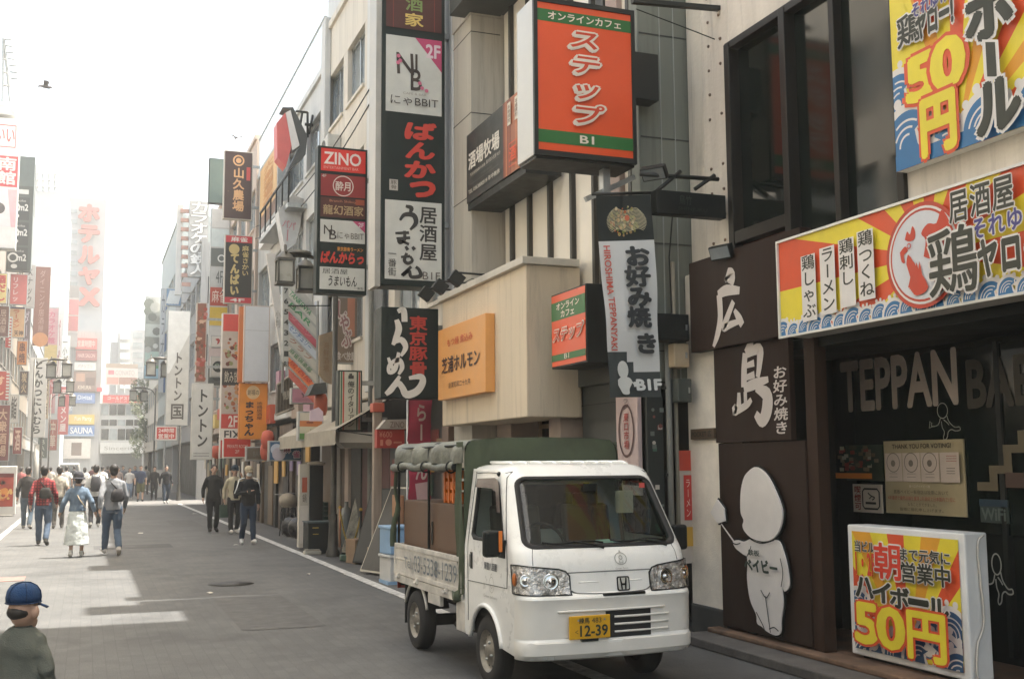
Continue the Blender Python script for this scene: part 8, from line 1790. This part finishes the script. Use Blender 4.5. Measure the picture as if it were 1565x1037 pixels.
    if bag:
        kd, cc = bag[0], CLO(bag[1])
        b = MB()
        if kd == 'backpack':
            ell_loft(b, [(0, .20*k, z*k, rx*k, ry*k) for z, rx, ry in ((1.0, .10, .06), (1.03, .135, .085), (1.2, .14, .09), (1.36, .12, .075), (1.42, .07, .04))], cc)
            for sg in (-1, 1): b.tube([S((sg*.09, .14, 1.40)), S((sg*.10, .0, 1.455)), S((sg*.10, -.13, 1.33)), S((sg*.12, -.10, 1.14)), S((sg*.14, .12, 1.06))], .016*k, cc, 6)
            b.build('backpack', t, world=False)
        if kd == 'sling':
            s_ = bag[2]; ell_loft(b, [(s_*.06*k, .17*k, z*k, rx*k, ry*k) for z, rx, ry in ((1.02, .09, .04), (1.06, .13, .06), (1.18, .12, .06), (1.26, .07, .04))], cc)
            b.tube([S((s_*.10, .15, 1.20)), S((-s_*.02, .14, 1.34)), S((-s_*.11, .03, 1.455)), S((-s_*.06, -.13, 1.32)), S((s_*.12, -.11, 1.08)), S((s_*.17, .08, 1.08))], .014*k, cc, 6); b.build('shoulder_bag', t, world=False)
        if kd == 'strap':
            b.tube([S((-.15, .10, 1.02)), S((-.03, .145, 1.20)), S((.10, .06, 1.45)), S((.05, -.12, 1.32)), S((-.12, -.12, 1.06))], .012*k, cc, 6); b.build('strap', t, world=False)
        if kd == 'hand':
            w_ = A[bag[2]][2]; b.box(w_[0]*k-.11*k, w_[0]*k+.11*k, w_[1]*k-.05, w_[1]*k+.05, w_[2]*k-.48*k, w_[2]*k-.16*k, cc); b.tube([S((w_[0]-.06, w_[1], w_[2]-.16)), S((w_[0], w_[1], w_[2]-.10)), S((w_[0]+.06, w_[1], w_[2]-.16))], .006, cc, 5); b.build('carrier_bag', t, world=False, bevel=.02)
    return t
g = lambda px, py: at_z(px, py)
# walking towards the camera on the right
person('man in a black jacket and black trousers walking toward the camera, hands down', g(325, 813), R(6), 1.72, '191b1c', 1, '17181a', shoes='1a1816', vox=.011, phase=-1, stride=.45, facing=True)
t = person('person in a black track jacket, beige cap and white mask holding a phone, blue jeans', g(378, 831), R(5), 1.66, '1b1d20', 1, '2c3a4c', shoes='d8d5d0', vox=.011, phase=1, stride=.5, hat='cap', hatm='a89c84', mask=True, stripes=True, facing=True, arms=[((-.26, -.02, 1.12), (-.07, -.20, 1.18)), None])
b = MB(); b.obox(Vector((-.045, -.30, 1.17)), (.036, 0, 0), (0, .025, .065), (0, -.004, .002), BLACK); tag(b.build('phone', None), None, None); o = bpy.data.objects['phone']; o.parent = None; o.location = t.location; o.rotation_euler = t.rotation_euler; tag(o, 'small black phone in the hand of the masked person', 'phone')
person('person with a dark cap and open beige shirt over black, hand raised to the face', g(357, 815), R(10), 1.68, 'b0a68c', 1, '1c1c1e', shoes='c8c4bc', vox=.012, phase=-1, stride=.3, hat='cap', hatm='23303a', tee='1a1a1c', facing=True, bag=('hand', '3a4c40', 0), arms=[None, ((.30, -.08, 1.16), (.14, -.18, 1.46))])
# walking away on the sunlit left
person('person in a red plaid shirt with a black bag walking away in the sun', g(64, 833), R(172), 1.72, 'a83030', 1, '4a5a6e', shoes='4a4844', vox=.012, phase=1, stride=.55, topm=plaid(), bag=('sling', '24221f', -1))
person('woman in a dark bucket hat, denim shirt and long white skirt walking away', g(116, 851), R(178), 1.58, '66788a', 1, 'cfd4d0', 'skirt', 'short', 'd8d4cc', vox=.012, phase=-1, stride=.3, hat='bucket', hatm='34343a', bag=('strap', 'c4b49c'), fem=True, skirt_z=.26, arms=[((-.27, .05, 1.13), (-.33, -.06, .94)), ((.27, .05, 1.12), (.33, -.05, .94))])
person('man in a grey jacket and blue jeans with a black sling bag striding away', g(170, 848), R(186), 1.74, '85878a', 1, '45566a', shoes='d8d0c8', vox=.012, phase=1, stride=.85, bag=('sling', '2c2a2c', -1))
person('person in a white shirt with a dark grey backpack walking away', g(144, 806), R(180), 1.74, 'd4d2ce', 1, '26262a', shoes='b0aca4', vox=.014, phase=-1, stride=.65, bag=('backpack', '3c3c40'))
person('person in a dark jacket and jeans walking away left of the red plaid shirt', g(40, 808), R(170), 1.70, '33302e', 1, '4c5a66', shoes='8a8680', vox=.015, phase=1, stride=.4)
person('person in a loose beige shirt walking away between red plaid and denim', g(88, 807), R(180), 1.70, 'b0a89a', .5, '5a5650', shoes='6a6660', vox=.015, phase=-1, stride=.3, hair='short')
far = [(214, 766, 1.72, '2f3a52', .5, '55563c', 'shorts', 0, 'man in a navy tee and olive shorts walking toward the camera'),
 (197, 763, 1.60, 'd0ccc8', .5, '8a9cb4', 'trousers', 4, 'woman in a white top and pale jeans right behind the crowd'),
 (235, 764, 1.66, '2a2828', 1, '2c2a2c', 'trousers', 0, 'dark clothed person standing by the white sign board'),
 (253, 769, 1.70, '222326', 1, '2e3a48', 'trousers', 10, 'person in a black jacket and dark jeans at the crossing kerb'),
 (205, 758, 1.70, '3a4660', .5, '3c4048', 'trousers', 0, 'person in a dark blue shirt behind the navy tee'),
 (30, 770, 1.68, '8c4a48', 1, '3a3a40', 'trousers', 175, 'person in a faded red top at the left edge of the crowd'),
 (22, 762, 1.66, '4a4848', 1, '2c2c30', 'trousers', 180, 'grey topped person by the advert stand'),
 (100, 768, 1.70, 'd2d0cc', .5, '54504c', 'trousers', 182, 'person in a white tee left of the dark hat'),
 (128, 765, 1.64, 'cfcac4', .5, '3c3c44', 'trousers', 178, 'shorter person in a pale tee just beyond the dark hat'),
 (155, 766, 1.68, 'd6d4d0', 1, '6a6a70', 'trousers', 180, 'person in a white hooded top beyond the backpack'),
 (163, 757, 1.7, '5a4c48', 1, '38383c', 'trousers', 180, 'person in a brown top far down the sunlit street'),
 (180, 758, 1.62, 'b8a49c', .5, '6c6a70', 'trousers', 0, 'person in a dusty pink tee walking toward the camera far off'),
 (187, 755, 1.7, '6a6c74', 1, '2e2e34', 'trousers', 0, 'person in a slate top far off near the office front'),
 (112, 754, 1.72, '34363c', 1, '3c3e44', 'trousers', 180, 'person in a charcoal top far off near the white van'),
 (76, 760, 1.66, 'c8beb0', .5, '4e4c4c', 'trousers', 180, 'person in a cream tee half hidden behind the crowd on the left'),
 (170, 752, 1.70, 'c4c8cc', .5, '4c5464', 'trousers', 0, 'tiny pale figure in the middle of the far street'),
 (222, 755, 1.68, '8c8a84', 1, '3a3a3c', 'trousers', 180, 'person in a stone grey coat near the street tree'),
 (140, 752, 1.68, '7c3c3c', 1, '38363a', 'trousers', 180, 'person in a maroon top in the thick of the far crowd')]
for i, (px, py, H, a, sl2, c, kd, rz, lb) in enumerate(far):
    q = g(px, py); person(lb, q, R(rz), H, a, sl2, c, kd, 'long' if i in (1, 8, 11) else 'short', 'b0aca6' if i % 2 else '3a3834', vox=.022, phase=(-1)**i, stride=.3+.13*(i % 4))
# the child in front
kp = at_y(46, 900, 6.5)
cb = MB()
kid = person('small boy in a blue cap and grey green sweatshirt seen from behind', (kp.x-.03, 6.5, 0), R(163), 1.12, '5b5f59', 1, '2c3038', child=True, vox=.010, phase=0, stride=0, hat='cap', hatm='17375e', look=-22, shoes='8a8680', arms=[((-.215, .03, 1.04), (-.22, -.10, .86)), ((.205, .02, 1.04), (.17, -.14, .90))])
# ================================================================== AIR
def haze(density):
    b = MB(); b.box(-130, 130, -40, 330, -1.05, 75, WHITE); o = b.build('haze'); o.data.materials.clear()
    m = bpy.data.materials.new('haze_air'); m.use_nodes = True; t = m.node_tree; t.nodes.remove(t.nodes['Principled BSDF'])
    v = t.nodes.new('ShaderNodeVolumePrincipled'); v.inputs['Color'].default_value = (.97, .97, .96, 1); v.inputs['Density'].default_value = density; v.inputs['Anisotropy'].default_value = .0
    t.links.new(v.outputs[0], t.nodes['Material Output'].inputs['Volume']); o.data.materials.append(m); o['kind'] = 'stuff'
    return o
haze(.0013)
